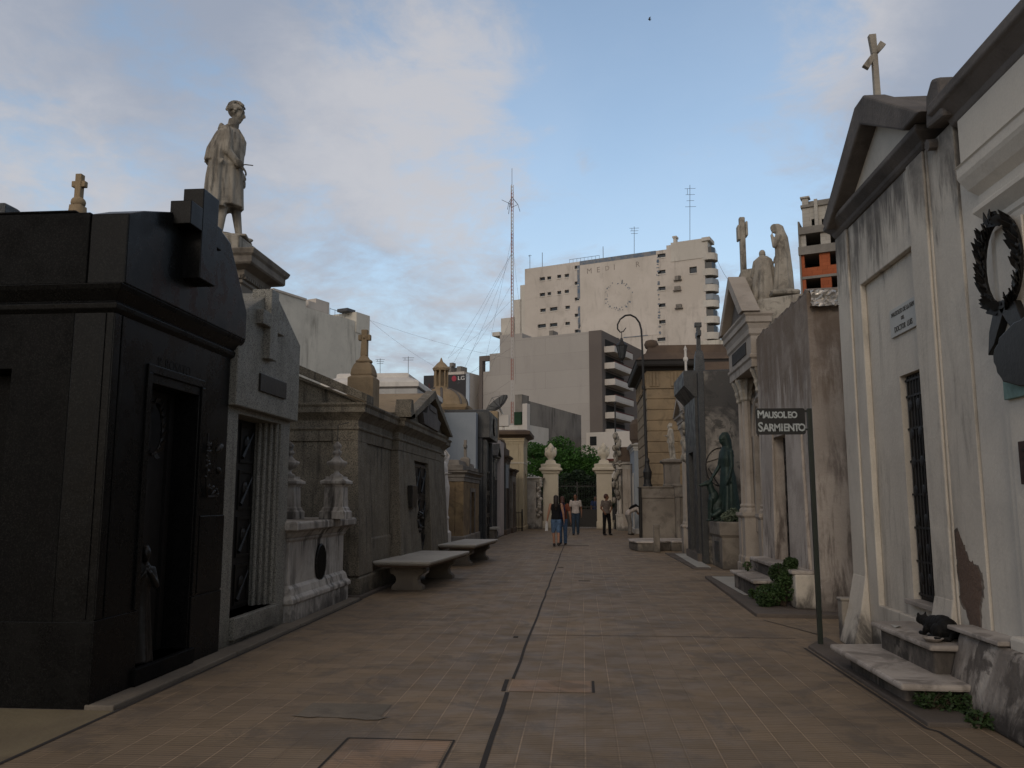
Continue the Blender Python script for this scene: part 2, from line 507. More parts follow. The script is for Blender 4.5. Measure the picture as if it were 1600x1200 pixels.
M['marble_box'] = stone('veined marble', (.44, .43, .41), (.33, .32, .31), streak=.35, patch=.5, damp=0, rough=.6, bump=.15)
M['statue'] = stone('statue marble', (.36, .33, .28), (.235, .21, .175), dirt=(.045, .04, .034), streak=.8, sth=(.45, .62), patch=.6, pth=(.5, .62), damp=0, rough=.8, bump=.3, sc=2)
M['statue_white'] = stone('white statue marble', (.62, .58, .53), (.5, .46, .42), streak=.25, patch=.15, damp=0, rough=.6, bump=.2, sc=2)
M['white_wall'] = stone('weathered white render', (.56, .515, .445), (.465, .425, .37), dirt=(.05, .045, .043), streak=.5, sth=(.48, .72), patch=.25, damp=.9, damp_h=.62, rough=.9, bump=.3, top=(3.5, .9, (.085, .078, .072), .9))
M['white_wall_b'] = stone('white render of the end tomb', (.60, .555, .485), (.50, .465, .41), dirt=(.09, .07, .065), streak=.5, sth=(.54, .74), patch=.3, damp=.9, damp_h=.8, rough=.9, bump=.25)
M['grimy_cement'] = stone('grimy cement moulding', (.15, .135, .125), (.085, .078, .075), dirt=(.025, .022, .022), streak=.7, patch=.6, damp=0, rough=.95, bump=.5)
M['pale_brown_wall'] = stone('pale wall with brown run-off', (.45, .40, .355), (.33, .29, .255), dirt=(.06, .045, .04), streak=.8, sth=(.45, .62), bc=(.42, .6), patch=.5, damp=.6, damp_h=.6, rough=.95, bump=.5, top=(2.2, 1.2, (.165, .125, .095), .95))
M['brown_wall'] = stone('stained brown render', (.25, .205, .165), (.15, .12, .10), dirt=(.03, .025, .023), streak=.85, sth=(.42, .66), patch=.85, pth=(.46, .62), damp=.4, damp_h=.6, rough=.95, bump=.6)
M['blotchy_wall'] = stone('blotched peeling render', (.52, .455, .375), (.30, .255, .215), dirt=(.03, .022, .017), streak=.4, sth=(.5, .64), patch=.95, pth=(.50, .555), bc=(.44, .58), top=(3.95, .5, (.09, .065, .045), .7), grain=.25, damp=.6, damp_h=.9, rough=.95, bump=.7)
M['r4_stone'] = stone('carved pale stone', (.36, .32, .28), (.27, .235, .20), streak=.5, patch=.45, damp=.5, damp_h=.4, rough=.85)
M['tan_stone'] = stone('tan stone', (.30, .225, .14), (.23, .17, .105), dirt=(.06, .05, .04), streak=.5, patch=.4, damp=.4, damp_h=.5, rough=.9)
M['tan_blocks'] = stone('tan coursed stone', (.27, .205, .13), (.21, .16, .105), dirt=(.05, .042, .034), streak=.6, patch=.5, pth=(.5, .62), damp=.3, damp_h=.5, rough=.9, bump=.25)
M['ochre_wall'] = stone('ochre stained wall', (.27, .19, .10), (.16, .11, .065), dirt=(.04, .03, .02), streak=.4, patch=.85, pth=(.44, .64), damp=.3, rough=.95)
M['cream'] = stone('cream paint', (.50, .45, .36), (.45, .40, .32), dirt=(.12, .1, .08), streak=.3, patch=.12, damp=.3, damp_h=.3, rough=.85, bump=.12)
M['cream_yellow'] = stone('yellow cream stone', (.45, .38, .26), (.39, .32, .215), dirt=(.1, .08, .06), streak=.3, patch=.15, damp=.3, damp_h=.3, rough=.85, bump=.12)
M['pink_wall'] = stone('pale pink wall', (.47, .41, .385), (.42, .37, .35), dirt=(.15, .13, .12), streak=.2, patch=.1, damp=.25, damp_h=.25, rough=.8, bump=.1)
M['blue_grey'] = stone('blue grey render', (.27, .30, .335), (.24, .27, .30), dirt=(.1, .1, .11), streak=.25, patch=.12, damp=0, rough=.9, bump=.12)
M['slab_wall'] = stone('mottled grey slab', (.25, .225, .195), (.07, .066, .062), dirt=(.02, .02, .02), streak=.6, patch=.8, pth=(.5, .6), bc=(.42, .58), damp=.4, rough=.85, bump=.3)
M['grey_stone'] = stone('grey brown stone', (.22, .195, .165), (.15, .13, .11), streak=.5, patch=.7, pth=(.46, .66), damp=.6, damp_h=.5, rough=.9)
M['brown_cornice'] = stone('brown cornice', (.12, .085, .06), (.08, .058, .045), streak=.3, patch=.4, damp=0, rough=.9)
M['dark_cornice'] = stone('dark slate cornice', (.035, .032, .03), (.025, .023, .022), streak=.2, patch=.2, damp=0, rough=.8)
M['bench_top'] = stone('bench marble', (.40, .385, .345), (.33, .31, .28), dirt=(.08, .07, .06), streak=0, patch=.4, damp=0, rough=.6, bump=.15)
M['bench_leg'] = stone('bench foot stone', (.20, .17, .135), (.13, .11, .09), dirt=(.04, .035, .03), streak=.3, patch=.5, damp=.3, damp_h=.3, rough=.9)
M['step'] = stone('worn marble step', (.42, .38, .345), (.26, .23, .205), dirt=(.04, .034, .03), streak=.0, patch=.75, pth=(.49, .6), bc=(.42, .6), damp=0, rough=.75)
M['base_wall'] = stone('grimy white base', (.42, .38, .34), (.20, .175, .155), dirt=(.03, .026, .024), streak=.6, sth=(.45, .6), patch=1.0, pth=(.5, .57), damp=.95, damp_h=.5, bc=(.44, .58), rough=.95, bump=.7)
M['step_riser'] = stone('grimy step riser', (.26, .225, .195), (.08, .07, .062), dirt=(.02, .018, .016), streak=.6, patch=.9, pth=(.48, .58), bc=(.43, .58), damp=.4, rough=.9)
M['slab_pale'] = stone('pale paving slab', (.36, .355, .33), (.30, .295, .275), dirt=(.08, .08, .07), streak=0, patch=.3, damp=0, rough=.7, bump=.1)
M['kerb'] = stone('kerb stone', (.17, .145, .115), (.115, .10, .082), dirt=(.05, .04, .035), streak=0, patch=.6, damp=0, rough=.85)
M["kerb_dark"] = stone('dark kerb stone', (.115, .095, .082), (.085, .072, .062), dirt=(.03, .026, .024), streak=0, patch=.5, damp=0, rough=.85)
M['earth'] = stone('worn yellow cement', (.19, .155, .095), (.14, .11, .07), dirt=(.05, .04, .03), streak=0, patch=.5, damp=0, rough=.95)
M['grout'] = plain('dark joint filler', (.032, .027, .025), .9)
M['iron'] = plain('black iron', (.014, .013, .013), .55, 0, .3, 20, .4)
M['bronze_dark'] = plain('dark bronze', (.022, .020, .018), .42, .5, .4, 14, .5, .25, 30)
M['bronze_green'] = plain('green bronze', (.018, .038, .032), .55, .35, .45, 9, .5, .3, 25)
M['verdigris'] = plain('verdigris stain', (.20, .31, .28), .9, 0, .3, 10)
M['rust'] = plain('rusty plaque', (.055, .03, .024), .7, .2, .4, 12)
M['pole_green'] = plain('green black paint', (.018, .025, .02), .45, 0, .3, 6)
M['sign_black'] = plain('black enamel', (.012, .013, .014), .4, 0, .3, 10)
M['sign_letter'] = plain('hand painted grey letters', (.40, .44, .45), .6, 0, .35, 45)
M['door_dark'] = plain('dark door metal', (.016, .014, .013), .5, .2, .4, 10)
M['glass'] = plain('dark glass', (.02, .022, .024), .12, 0, .1, 3, .6, 0)
M['foil'] = plain('crumpled foil', (.55, .52, .48), .3, .6, .3, 9, .6, 1.0, 14)
M['rubber_cover'] = plain('worn cover', (.05, .045, .04), .8)
M['lantern_glass'] = plain('smoky lantern glass', (.05, .055, .06), .2)
M['engraved'] = plain('engraved letters', (.006, .006, .006), .9)
M['plaque_letter'] = plain('grey incised letters', (.09, .09, .085), .9)
M['plaque'] = stone('marble plaque', (.42, .42, .40), (.36, .36, .34), streak=.1, patch=.2, damp=0, rough=.6, bump=.1)
M['exposed'] = stone('exposed brown render', (.15, .10, .075), (.10, .07, .055), streak=0, patch=.5, damp=.2, rough=.95, bump=.8)

# foliage
def leafmat(name, c1, c2, tr=.25):
    t = NT(name)
    base = t.mix(t.ramp(t.noise(1.6, 4, .6), .35, .65), c1, c2)
    base = t.mix(1.0, base, t.mix(t.noise(14, 2, .5), (.7, .7, .7), (1.3, 1.3, 1.3)), 'MULTIPLY')
    m = t.done(base, .6, None, 0, .3)
    ts = t.n('ShaderNodeBsdfTranslucent'); t.l(base, ts.inputs['Color'])
    mx = t.n('ShaderNodeMixShader'); mx.inputs[0].default_value = tr
    out = t.t.nodes['Material Output']
    t.l(t.b.outputs[0], mx.inputs[1]); t.l(ts.outputs[0], mx.inputs[2]); t.l(mx.outputs[0], out.inputs['Surface'])
    return m
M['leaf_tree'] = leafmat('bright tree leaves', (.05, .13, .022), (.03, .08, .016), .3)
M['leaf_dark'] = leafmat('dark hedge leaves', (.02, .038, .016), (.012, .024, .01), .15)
M['leaf_shrub'] = leafmat('shrub leaves', (.045, .085, .025), (.03, .055, .018), .2)
M['leaf_pale'] = leafmat('pale plant leaves', (.14, .17, .12), (.07, .11, .06), .2)
M['bark'] = plain('bark', (.06, .045, .032), .9, 0, .4, 10, .2, .8, 20)

# paving
def paving(name, c1, c2, patchy=True):
    t = NT(name)
    sp = t.sepz()
    S = 0.2
    fx = t.math('FRACT', t.math('DIVIDE', t.math('ADD', sp[0], 50.0), S))
    fy = t.math('FRACT', t.math('DIVIDE', t.math('ADD', sp[1], 50.0), S))
    def edge(f, w):
        d = t.math('MINIMUM', f, t.math('SUBTRACT', 1.0, f))
        return t.ramp(d, 0.0, w, 1.0, 0.0)
    ex = edge(fx, .045); ey = edge(fy, .035)
    wn_ = t.n('ShaderNodeTexWhiteNoise', noise_dimensions='2D')
    cb = t.n('ShaderNodeCombineXYZ')
    t.l(t.math('FLOOR', t.math('DIVIDE', t.math('ADD', sp[0], 50.0), S)), cb.inputs[0]); t.l(t.math('FLOOR', t.math('DIVIDE', t.math('ADD', sp[1], 50.0), S)), cb.inputs[1])
    t.l(cb.outputs[0], wn_.inputs['Vector'])
    base = t.mix(t.ramp(t.noise(.55, 6, .62, .5), .32, .68), c1, c2)
    base = t.mix(1.0, base, t.mix(wn_.outputs['Value'], (.90, .90, .89), (1.10, 1.10, 1.11)), 'MULTIPLY')
    rb = t.math('ABSOLUTE', t.math('SUBTRACT', t.math('FRACT', t.math('MULTIPLY', fy, 5.0)), .5))
    ribs = t.ramp(rb, .28, .5)
    base = t.mix(t.math('MULTIPLY', ribs, .55), base, tuple(x * .45 for x in c2))
    # pale grout ribbons running along the avenue, dark thin joints across it
    gx = t.math('MULTIPLY', ex, t.ramp(t.noise(1.1, 5, .6, .3, stretch=(1, .35, 1)), .36, .60, .15, .85))
    base = t.mix(t.math('MULTIPLY', edge(fx, .09), .35), base, tuple(x * .4 for x in c2))
    base = t.mix(gx, base, (.38, .28, .19))
    base = t.mix(t.math('MULTIPLY', ey, .75), base, tuple(x * .4 for x in c2))
    base = t.mix(t.math('MULTIPLY', t.ramp(t.noise(1.4, 9, .72, .8, off=(5, 5, 0)), .49, .60), .6), base, (.10, .08, .062))
    base = t.mix(t.math('MULTIPLY', t.ramp(t.noise(6, 8, .7, .2, off=(15, 5, 0)), .6, .75), .3), base, (.30, .26, .21))
    h = t.math('SUBTRACT', t.math('MULTIPLY', t.math('SUBTRACT', 1.0, ribs), .5), t.math('MAXIMUM', ex, ey))
    nb = t.bump(h, .5, .004)
    nb = t.bump(t.noise(9, 5, .6), .25, .01, nb)
    return t.done(base, t.ramp(t.noise(3, 5, .6), .3, .7, .55, .8), nb, spec=.35)
M['paving'] = paving('ribbed brown floor tiles', (.228, .168, .108), (.178, .133, .090))
M['paving_new'] = paving('newer orange floor tiles', (.30, .20, .125), (.26, .175, .115))
# ------------------------------------------------------------------ ground, avenue, kerbs
g = MB().add([(-400, -60, -.012), (400, -60, -.012), (400, 600, -.012), (-400, 600, -.012)], [(0, 1, 2, 3)])
tag(g.build('ground', M['earth']), kind='structure')
g = MB().add([(-3.36, -12, 0), (2.6, -12, 0), (2.45, 20, 0), (2.35, 47, 0), (-3.36, 47, 0)], [(0, 1, 2, 3, 4)])
tag(g.build('avenue_paving', M['paving']), kind='structure')
g = MB().add([(2.6, -12, -.002), (9, -12, -.002), (9, 47, -.002), (2.35, 47, -.002), (2.45, 20, -.002)], [(0, 1, 2, 3, 4)])
tag(g.build('side_paving', M['paving']), kind='structure')
g = MB().add([(-9, -12, .0), (-3.36, -12, .0), (-3.36, 5.98, .0), (-9, 5.98, .0)], [(0, 1, 2, 3)])
tag(g.build('worn_cement_path', M['earth']), kind='structure')
g = MB().add([(-9, 5.98, .0), (-3.56, 5.98, .0), (-3.36, 47, .0), (-9, 47, .0)], [(0, 1, 2, 3)])
tag(g.build('plot_ground', M['kerb_dark']), kind='structure')
k = MB()
for a, b in ((5.98, 8.15), (8.16, 10.0), (10.01, 12.7)):
    k.box(-3.60, -3.375, a, b, -.05, .035)
tag(k.build('kerb_left', M['kerb'], bevel=.012), kind='structure')
k = MB()
for a, b in ((12.72, 17), (17.01, 22), (22.01, 29), (29.01, 38), (38.01, 44)):
    k.box(-3.75, -3.36, a, b, -.05, .05)
tag(k.build('kerb_left_far', M['kerb_dark'], bevel=.012), kind='structure')
k = MB()
k.prism([(2.28, 6.02), (2.62, 6.02), (2.62, 9.6), (2.28, 9.0)], 'z', -.05, .03)
tag(k.build('kerb_right', M['kerb_dark'], bevel=.01), kind='structure')
# raised tomb aprons on the right with kerb stones round pale slabs
def apron(poly, inner, h=.05):
    k = MB().prism(poly, 'z', -.05, h)
    tag(k.build('kerb_apron', M['kerb_dark'], bevel=.012), kind='structure')
    k = MB().prism(inner, 'z', h - .02, h + .008)
    tag(k.build('apron_slab', M['slab_pale'], bevel=.003), kind='structure')
apron([(2.22, 11.25), (3.3, 11.2), (3.3, 16.7), (2.34, 16.7)], [(2.46, 13.4), (2.88, 13.3), (3.02, 16.45), (2.44, 16.45)])
apron([(2.4, 18.7), (2.75, 18.6), (3.0, 24.1), (2.3, 24.1)], [(2.50, 19.0), (2.80, 19.0), (2.85, 23.6), (2.52, 23.6)], .03)
# dark filled joints and patches in the paving
j = MB()
def strip(pts, w, z=.004):
    for (a, b) in zip(pts[:-1], pts[1:]):
        a = Vector((*a, 0)); b = Vector((*b, 0)); d = (b - a).normalized(); n = Vector((-d.y, d.x, 0)) * w / 2
        j.add([(a.x - n.x, a.y - n.y, z), (a.x + n.x, a.y + n.y, z), (b.x + n.x, b.y + n.y, z), (b.x - n.x, b.y - n.y, z)], [(0, 1, 2, 3)])
def wob(a, b, n, amp):
    return [(a[0] + (b[0] - a[0]) * i / n + random.uniform(-amp, amp), a[1] + (b[1] - a[1]) * i / n) for i in range(n + 1)]
strip(wob((-.55, 2.0), (-.60, 6.78), 8, .006), .034)
strip(wob((-.64, 6.82), (-.645, 7.25), 2, .004), .036)
strip(wob((-.60, 7.28), (-.62, 27.0), 26, .008), .026)
strip(wob((-.62, 27.0), (-.62, 44.0), 12, .01), .02)
for yy, x0, x1 in ((9.6, -.6, 2.3), (13.9, -3.3, -.62), (16.2, -3.3, 2.3), (21.4, -3.3, 2.3), (27.5, -3.3, 2.3), (34, -3.3, 2.3)):
    strip([(x0, yy), ((x0 + x1) / 2, yy + .03), (x1, yy)], .014)
strip([(2.24, 9.0), (2.25, 5.98), (2.30, 5.9), (2.45, 2)], .025)
strip([(2.62, 9.9), (2.25, 11.0)], .02)
strip([(-3.345, 2.0), (-3.345, 12.7)], .03)
strip([(0.07, 6.82), (0.07, 7.25)], .022)
tag(j.build('paving_joints', M['grout'], norm=False), kind='structure')
p = MB().add([(-.61, 6.82, .003), (.05, 6.82, .003), (.05, 7.25, .003), (-.61, 7.25, .003)], [(0, 1, 2, 3)])
p.add([(-1.48, 4.6, .003), (-.84, 4.6, .003), (-.84, 5.42, .003), (-1.48, 5.42, .003)], [(0, 1, 2, 3)])
tag(p.build('replaced_tiles', M['paving_new'], norm=False), kind='structure')
j = MB()
strip([(-1.50, 4.3), (-1.50, 5.44), (-.82, 5.44), (-.82, 4.3)], .014)
tag(j.build('inspection_cover_joint', M['grout'], norm=False), kind='structure')
# worn cement patch in the tiles with crumbled light edges
pts = []
for i in range(22):
    a = 2 * PI * i / 22
    rx = .33 * (1 + .18 * math.sin(3 * a + 1) + random.uniform(-.08, .08)); ry = .27 * (1 + .12 * math.sin(2 * a) + random.uniform(-.08, .08))
    pts.append((-1.72 + max(-.3, min(.3, rx * math.cos(a) * 1.2)), 6.12 + max(-.2, min(.2, ry * math.sin(a) * 1.2))))
p = MB().add([(x, y, .003) for x, y in pts], [tuple(range(22))])
tag(p.build('cement_patch', M['kerb'], norm=False), kind='structure')
for cx0, cy0, s_ in ((-1.52, 5.93, .12), (-1.93, 5.95, .09)):
    pts = [(cx0 + s_ * 1.5 * math.cos(2 * PI * i / 13) * random.uniform(.6, 1.1), cy0 + s_ * .55 * math.sin(2 * PI * i / 13) * random.uniform(.6, 1.1), .006) for i in range(13)]
    tag(MB().add(pts, [tuple(range(13))]).build('crumbled_mortar', M['kerb'], norm=False), kind='structure')
for x_, y_, w_ in ((.02, 15.9, .22), (-.75, 9.4, .05), (-.3, 28.0, 1.0), (-.5, 19.0, .12)):
    tag(MB().box(x_ - w_ / 2, x_ + w_ / 2, y_, y_ + .09, 0, .006).build('drain_slot', M['grout']), kind='structure')
# ------------------------------------------------------------------ left row of tombs
def door_leaf(parent, T, u0, u1, z0, z1, d, mat='door_dark', panels=4, bars=False, name='door'):
    b = MB(T)
    b.box(u0, u1, d, d + .05, z0, z1)
    dr = b.build(name, M[mat], parent, bevel=.004)
    w = u1 - u0; h = z1 - z0
    f = MB(T)
    cols = 1 if w < .7 else 2
    for c in range(cols):
        a = u0 + w * c / cols + .05; e = u0 + w * (c + 1) / cols - .05
        for k in range(panels):
            za = z0 + h * k / panels + .04; zb = z0 + h * (k + 1) / panels - .04
            f.box(a, e, d - .018, d, za, za + .03); f.box(a, e, d - .018, d, zb - .03, zb)
            f.box(a, a + .03, d - .018, d, za + .03, zb - .03); f.box(e - .03, e, d - .018, d, za + .03, zb - .03)
            if bars:
                n = max(2, int((e - a) / .09))
                for i in range(1, n):
                    uu = a + (e - a) * i / n
                    f.tube([(uu, d - .02, za), (uu, d - .02, zb)], .008, 6)
                m = (za + zb) / 2
                f.tube([((a + e) / 2 + .09 * math.cos(t), d - .025, m + .13 * math.sin(t)) for t in [2 * PI * i / 12 for i in range(13)]], .009, 5)
            else:
                f.tube([(a + .04, d - .02, za + .06), (e - .05, d - .03, zb - .08)], [.03, .012], 6)
                f.ell(((a + e) / 2, d - .01, (za + zb) / 2), (.07, .03, .1), None, 8, 6)
    f.build('door_relief', M['bronze_dark'], dr)
    return dr
def cross_mb(b, c, h, w, t, arm=.68, th=None):
    """latin cross in the plane x-z of the builder, centre of foot c"""
    x, y, z = c; th = th or t
    b.box(x - t / 2, x + t / 2, y - th / 2, y + th / 2, z, z + h)
    b.box(x - w / 2, x - t / 2, y - th / 2, y + th / 2, z + h * arm - t / 2, z + h * arm + t / 2)
    b.box(x + t / 2, x + w / 2, y - th / 2, y + th / 2, z + h * arm - t / 2, z + h * arm + t / 2)
    return b

# ---- polished black mausoleum, nearest on the left
X0 = -3.58; T = TL(X0)
bm_ = thing('mausoleum', 'polished black granite mausoleum with a thick cross on its gable, nearest tomb on the left', 'mausoleum', (X0, 6.0, 0))
w = MB(T); w.grid([6.0, 8.15], [0, 2.94], 0, .32, [(6.62, 7.5, .17, 2.47)])
w.build('front_wall', M['black_granite'], bm_, bevel=.006)
w = MB(lambda a, d, z: (X0 - a, 6.0 + d, z)); w.grid([.32, 4.6], [0, 2.94], 0, .3, [(.80, 1.7, .03, 2.5)])
w.build('side_wall', M['black_granite_rough'], bm_, bevel=.006)
MB(T).box(6.32, 8.13, .55, 4.6, 0, 2.96).build('chamber', M['black_granite_rough'], bm_)
w = MB(T)
w.box(5.988, 6.60, -.014, 0, .0, .62); w.box(7.52, 8.15, -.014, 0, .0, .62)
w.box(6.0, 6.09, -.012, 0, .63, 2.93); w.box(6.115, 6.15, -.010, 0, .63, 2.93)
w.box(6.53, 6.60, -.02, 0, .63, 2.55); w.box(7.52, 7.58, -.02, 0, .63, 2.55); w.box(6.53, 7.58, -.02, 0, 2.55, 2.62)
w.box(5.99, 6.0, .0, 4.6, 0, .61); w.box(5.99, 6.0, .06, .09, .63, 2.93)
w.box(7.62, 8.15, -.012, 0, .64, 1.35)
w.build('plinth_course', M['black_granite'], bm_, bevel=.004)
w = MB(T); w.rloft(6.0, 8.15, 0, 4.6, [(.0, 2.93), (.035, 2.96), (.04, 3.0), (.02, 3.02), (.09, 3.10), (.105, 3.14)])
w.build('cornice', M['black_granite'], bm_, bevel=.005)
w = MB()
w.prism([(5.93, 3.14), (8.25, 3.14), (8.25, 3.44), (7.78, 4.04), (7.55, 4.10), (6.7, 3.98), (6.16, 3.80), (5.93, 3.70)], 'x', -3.78, -3.47)
w.build('gable_block', M['black_granite'], bm_, bevel=.012)
w = MB(); w.box(-8.3, -3.78, 5.92, 8.24, 3.14, 3.715); w.box(-8.3, -3.9, 5.915, 6.3, 3.715, 3.735)
w.build('attic_block', M['black_granite_rough'], bm_, bevel=.02)
w = MB()
w.box(-3.50, -3.31, 6.82, 7.13, 3.42, 4.24)
w.box(-3.50, -3.31, 6.60, 6.82, 3.84, 4.05); w.box(-3.50, -3.33, 7.13, 7.27, 3.80, 4.01)
w.build('gable_cross', M['black_granite'], bm_, bevel=.008)
w = MB(T); w.box(6.62, 7.5, .24, .30, .17, 2.47); w.box(7.02, 7.05, .21, .24, .2, 2.42); w.box(7.36, 7.40, .21, .24, .2, 2.42)
bdoor = w.build('door', M['door_dark'], bm_)
MB(T).box(6.55, 7.56, -.05, .24, .04, .17).build('door_step', M['black_granite_rough'], bm_, bevel=.008)
w = MB(lambda a, d, z: (X0 - a, 6.0 + d, z)); w.box(.82, 1.68, .24, .29, .05, 2.48)
w.build('side_door', M['black_granite_rough'], bm_)
text_obj('inscription', 'P. ROSATO', .12, M['engraved'], bm_, frameM((X0 - .0005, 7.0, 2.66), (0, 1, 0), (0, 0, 1)), .003)

# gray granite mausoleum
X0 = -3.56; T = TL(X0)
gm = thing('mausoleum', 'narrow grey granite mausoleum with a gabled slab, small cross and dark name plate', 'mausoleum', (X0, 8.2, 0))
w = MB(T); w.grid([8.2, 10.02], [0, 2.46], .04, .62, [(8.46, 9.72, .30, 2.40)])
w.build('front_wall', M['grey_granite'], gm, bevel=.008)
w = MB(T); w.box(8.22, 10.0, .62, 4.2, 0, 2.46)
w.build('chamber', M['warm_granite'], gm)
w = MB(); w.prism([(8.17, 2.46), (10.04, 2.46), (10.04, 3.42), (9.22, 3.84), (9.0, 3.84), (8.17, 3.42)], 'x', X0 - .42, X0 + .05)
w.build('gable_slab', M['grey_granite'], gm, bevel=.012)
w = MB(); w.prism([(8.22, 2.46), (10.0, 2.46), (10.0, 3.3), (9.12, 3.72), (8.22, 3.32)], 'x', X0 - 4.2, X0 - .42)
w.build('roof', M['warm_granite'], gm)
w = MB(); w.box(X0 - .10, X0 + .13, 8.82, 9.04, 3.05, 3.84); w.box(X0 - .05, X0 + .13, 8.60, 8.82, 3.40, 3.56); w.box(X0 - .05, X0 + .13, 9.04, 9.26, 3.38, 3.54)
w.build('gable_cross', M['grey_granite'], gm, bevel=.006)
MB(T).box(8.74, 9.54, -.075, -.045, 2.68, 2.875).build('name_plate', M['bronze_dark'], gm, bevel=.004)
MB(T).box(8.46, 9.72, -.02, .62, .08, .30).build('door_step', M['grey_granite'], gm, bevel=.01)
w = MB(T)
for i, (uu, dd) in enumerate(((9.69, .085), (9.64, .135), (9.59, .185), (9.54, .235))):
    w.tube([(uu, dd, .3), (uu, dd, 2.4)], .024, 12); w.box(uu - .006, 9.72, dd + .02, dd + .05, .3, 2.4)
    w.tube([(8.46 + (9.72 - uu), dd, .3), (8.46 + (9.72 - uu), dd, 2.4)], .024, 12)
w.build('reeded_jamb', M['grey_granite'], gm, smooth=False)
door_leaf(gm, T, 8.60, 9.55, .3, 2.4, .30, 'door_dark', 4)

# marble tomb with urns
X0 = -3.52; T = TL(X0)
um = thing('tomb', 'stained white marble tomb chest with an oval grille and urns on its flat slab', 'tomb', (X0, 10.05, 0))
w = MB(T)
w.rloft(10.05, 12.55, .0, 2.2, [(.0, 0), (.0, .24), (.03, .25), (.03, .30), (-.01, .34), (-.03, .42), (-.07, .46)])
w.build('plinth', M['marble'], um, bevel=.01)
w = MB(T); w.rloft(10.12, 12.48, .07, 2.1, [(0, .44), (0, .98), (.02, 1.0), (.03, 1.03)])
w.build('chest', M['marble'], um, bevel=.012)
w = MB(T); w.rloft(10.12, 12.48, .07, 2.1, [(.03, 1.03), (.08, 1.10), (.12, 1.125), (.15, 1.13), (.15, 1.22), (.13, 1.235)])
w.build('slab', M['marble'], um, bevel=.012)
w = MB(T)
ov = [(11.33 + .20 * math.cos(2 * PI * i / 24), .66 + .235 * math.sin(2 * PI * i / 24)) for i in range(24)]
w.loft([[(u, .045, z) for u, z in ov], [(u, .10, z) for u, z in ov]])
gr = w.build('oval_grille', M['iron'], um)
w = MB(T)
for i in range(24):
    (a, b), (c, d) = ov[i], ov[(i + 1) % 24]
    w.tube([(a, .05, b), (c, .05, d)], .016, 6)
for k in range(-4, 5):
    hz_ = .235 * math.sqrt(1 - (k / 5) ** 2)
    w.tube([(11.33 + k * .04, .04, .66 - hz_), (11.33 + k * .04, .04, .66 + hz_)], .007, 5)
w.build('grille_bars', M['bronze_dark'], gr)
def urn(loc, label, broken=False):
    t = thing('urn', label, 'urn', loc, 0, 'urns on the marble tomb', local=True)
    b = MB()
    b.rloft(-.175, .175, -.175, .175, [(.01, 0), (.01, .10), (-.015, .12), (-.02, .15), (-.035, .17), (-.045, .44), (-.03, .47), (.01, .49), (.01, .525), (-.02, .54), (-.05, .56), (-.05, .59)])
    b.build('pedestal', M['marble'], t, bevel=.006)
    b = MB(); b.lathe(0, 0, [(.09, .59), (.09, .61), (.045, .635), (.03, .66), (.05, .685), (.11, .73), (.145, .78), (.14, .80), (.09, .82), (.06, .85), (.035, .88), (.05, .90), (.065, .92), (.06, .95), (.035, .965), (.055, 1.0), (.06, 1.03), (.03, 1.07), (.0015, 1.09)], 20)
    b.build('bowl', M['marble'], t, smooth=True)
    if not broken:
        b = MB(); b.tube([(0, 0, 1.06), (0, 0, 1.33), (.05, 0, 1.335), (.16, .0, 1.36)], .006, 5); b.build('wire', M['iron'], t)
    return t
urn((X0 - .0 + .08 - .03, 11.62, 1.235), 'far marble urn on the tomb slab, with a bent wire rising from its lid')
urn((X0 - .62, 11.55, 1.235), 'marble urn on the tomb slab, half hidden behind the grey granite tomb', True)

# ---- big weathered granite mausoleum
X0 = -3.58; T = TL(X0)
gg = thing('mausoleum', 'large streaked granite mausoleum with sloping walls, pediment and a cross on its roof corner', 'mausoleum', (X0, 13.0, 0))
Y0, Y1, DP = 13.02, 21.35, 4.6
w = MB(T); w.rloft(Y0, Y1, 0, DP, [(.16, 0), (.15, .30), (.10, .33)]); w.build('base_course', M['warm_granite'], gg, bevel=.012)
w = MB(T); w.rloft(Y0, Y1, 0, DP, [(.09, .33), (.085, .85), (.06, .88), (0, 2.43)]); w.build('wall', M['warm_granite'], gg, bevel=.01)
w = MB(T)   # corner pilasters and porch, battered
def batt(u0, u1, p0, p1, z0=.33, z1=2.43, dd=.4):
    w.loft([[(u0 - p0, -p0, z0), (u1 + p0, -p0, z0), (u1 + p0, dd, z0), (u0 - p0, dd, z0)], [(u0, -p1, z1), (u1, -p1, z1), (u1, dd, z1), (u0, dd, z1)]])
for q_ in ((Y0 - .03, Y0 + .55, .14, .03), (Y1 - .6, Y1 + .03, .14, .03), (15.45, 16.9, .30, .14), (18.55, 20.1, .30, .14)):
    w = MB(T); batt(*q_); w.build('pilaster', M['warm_granite'], gg, bevel=.012)
w = MB(T); w.box(16.9, 18.55, -.14, .3, 2.30, 2.43); w.build('lintel', M['warm_granite'], gg, bevel=.008)
w = MB(T); w.box(16.6, 18.8, -.28, -.10, 0, .17); w.build('door_step', M['warm_granite'], gg, bevel=.01)
door_leaf(gg, T, 17.1, 18.4, .17, 2.25, -.095, 'door_dark', 3)
w = MB(T)
w.rloft(Y0, Y1, 0, DP, [(.03, 2.43), (.03, 2.60), (.055, 2.62), (.055, 2.645), (.03, 2.66), (.03, 2.76), (.07, 2.80), (.14, 2.86), (.17, 2.88), (.17, 2.96), (.20, 3.0), (.20, 3.03)])
w.build('entablature', M['warm_granite'], gg, bevel=.006)
w = MB(T)
w.rloft(15.45, 20.1, -.13, 1, [(.02, 2.43), (.02, 2.60), (.045, 2.62), (.045, 2.645), (.02, 2.66), (.02, 2.76), (.06, 2.80), (.13, 2.86), (.16, 2.88), (.16, 2.955), (.19, 2.99), (.19, 3.035)])
w.build('porch_entablature', M['warm_granite'], gg, bevel=.006)
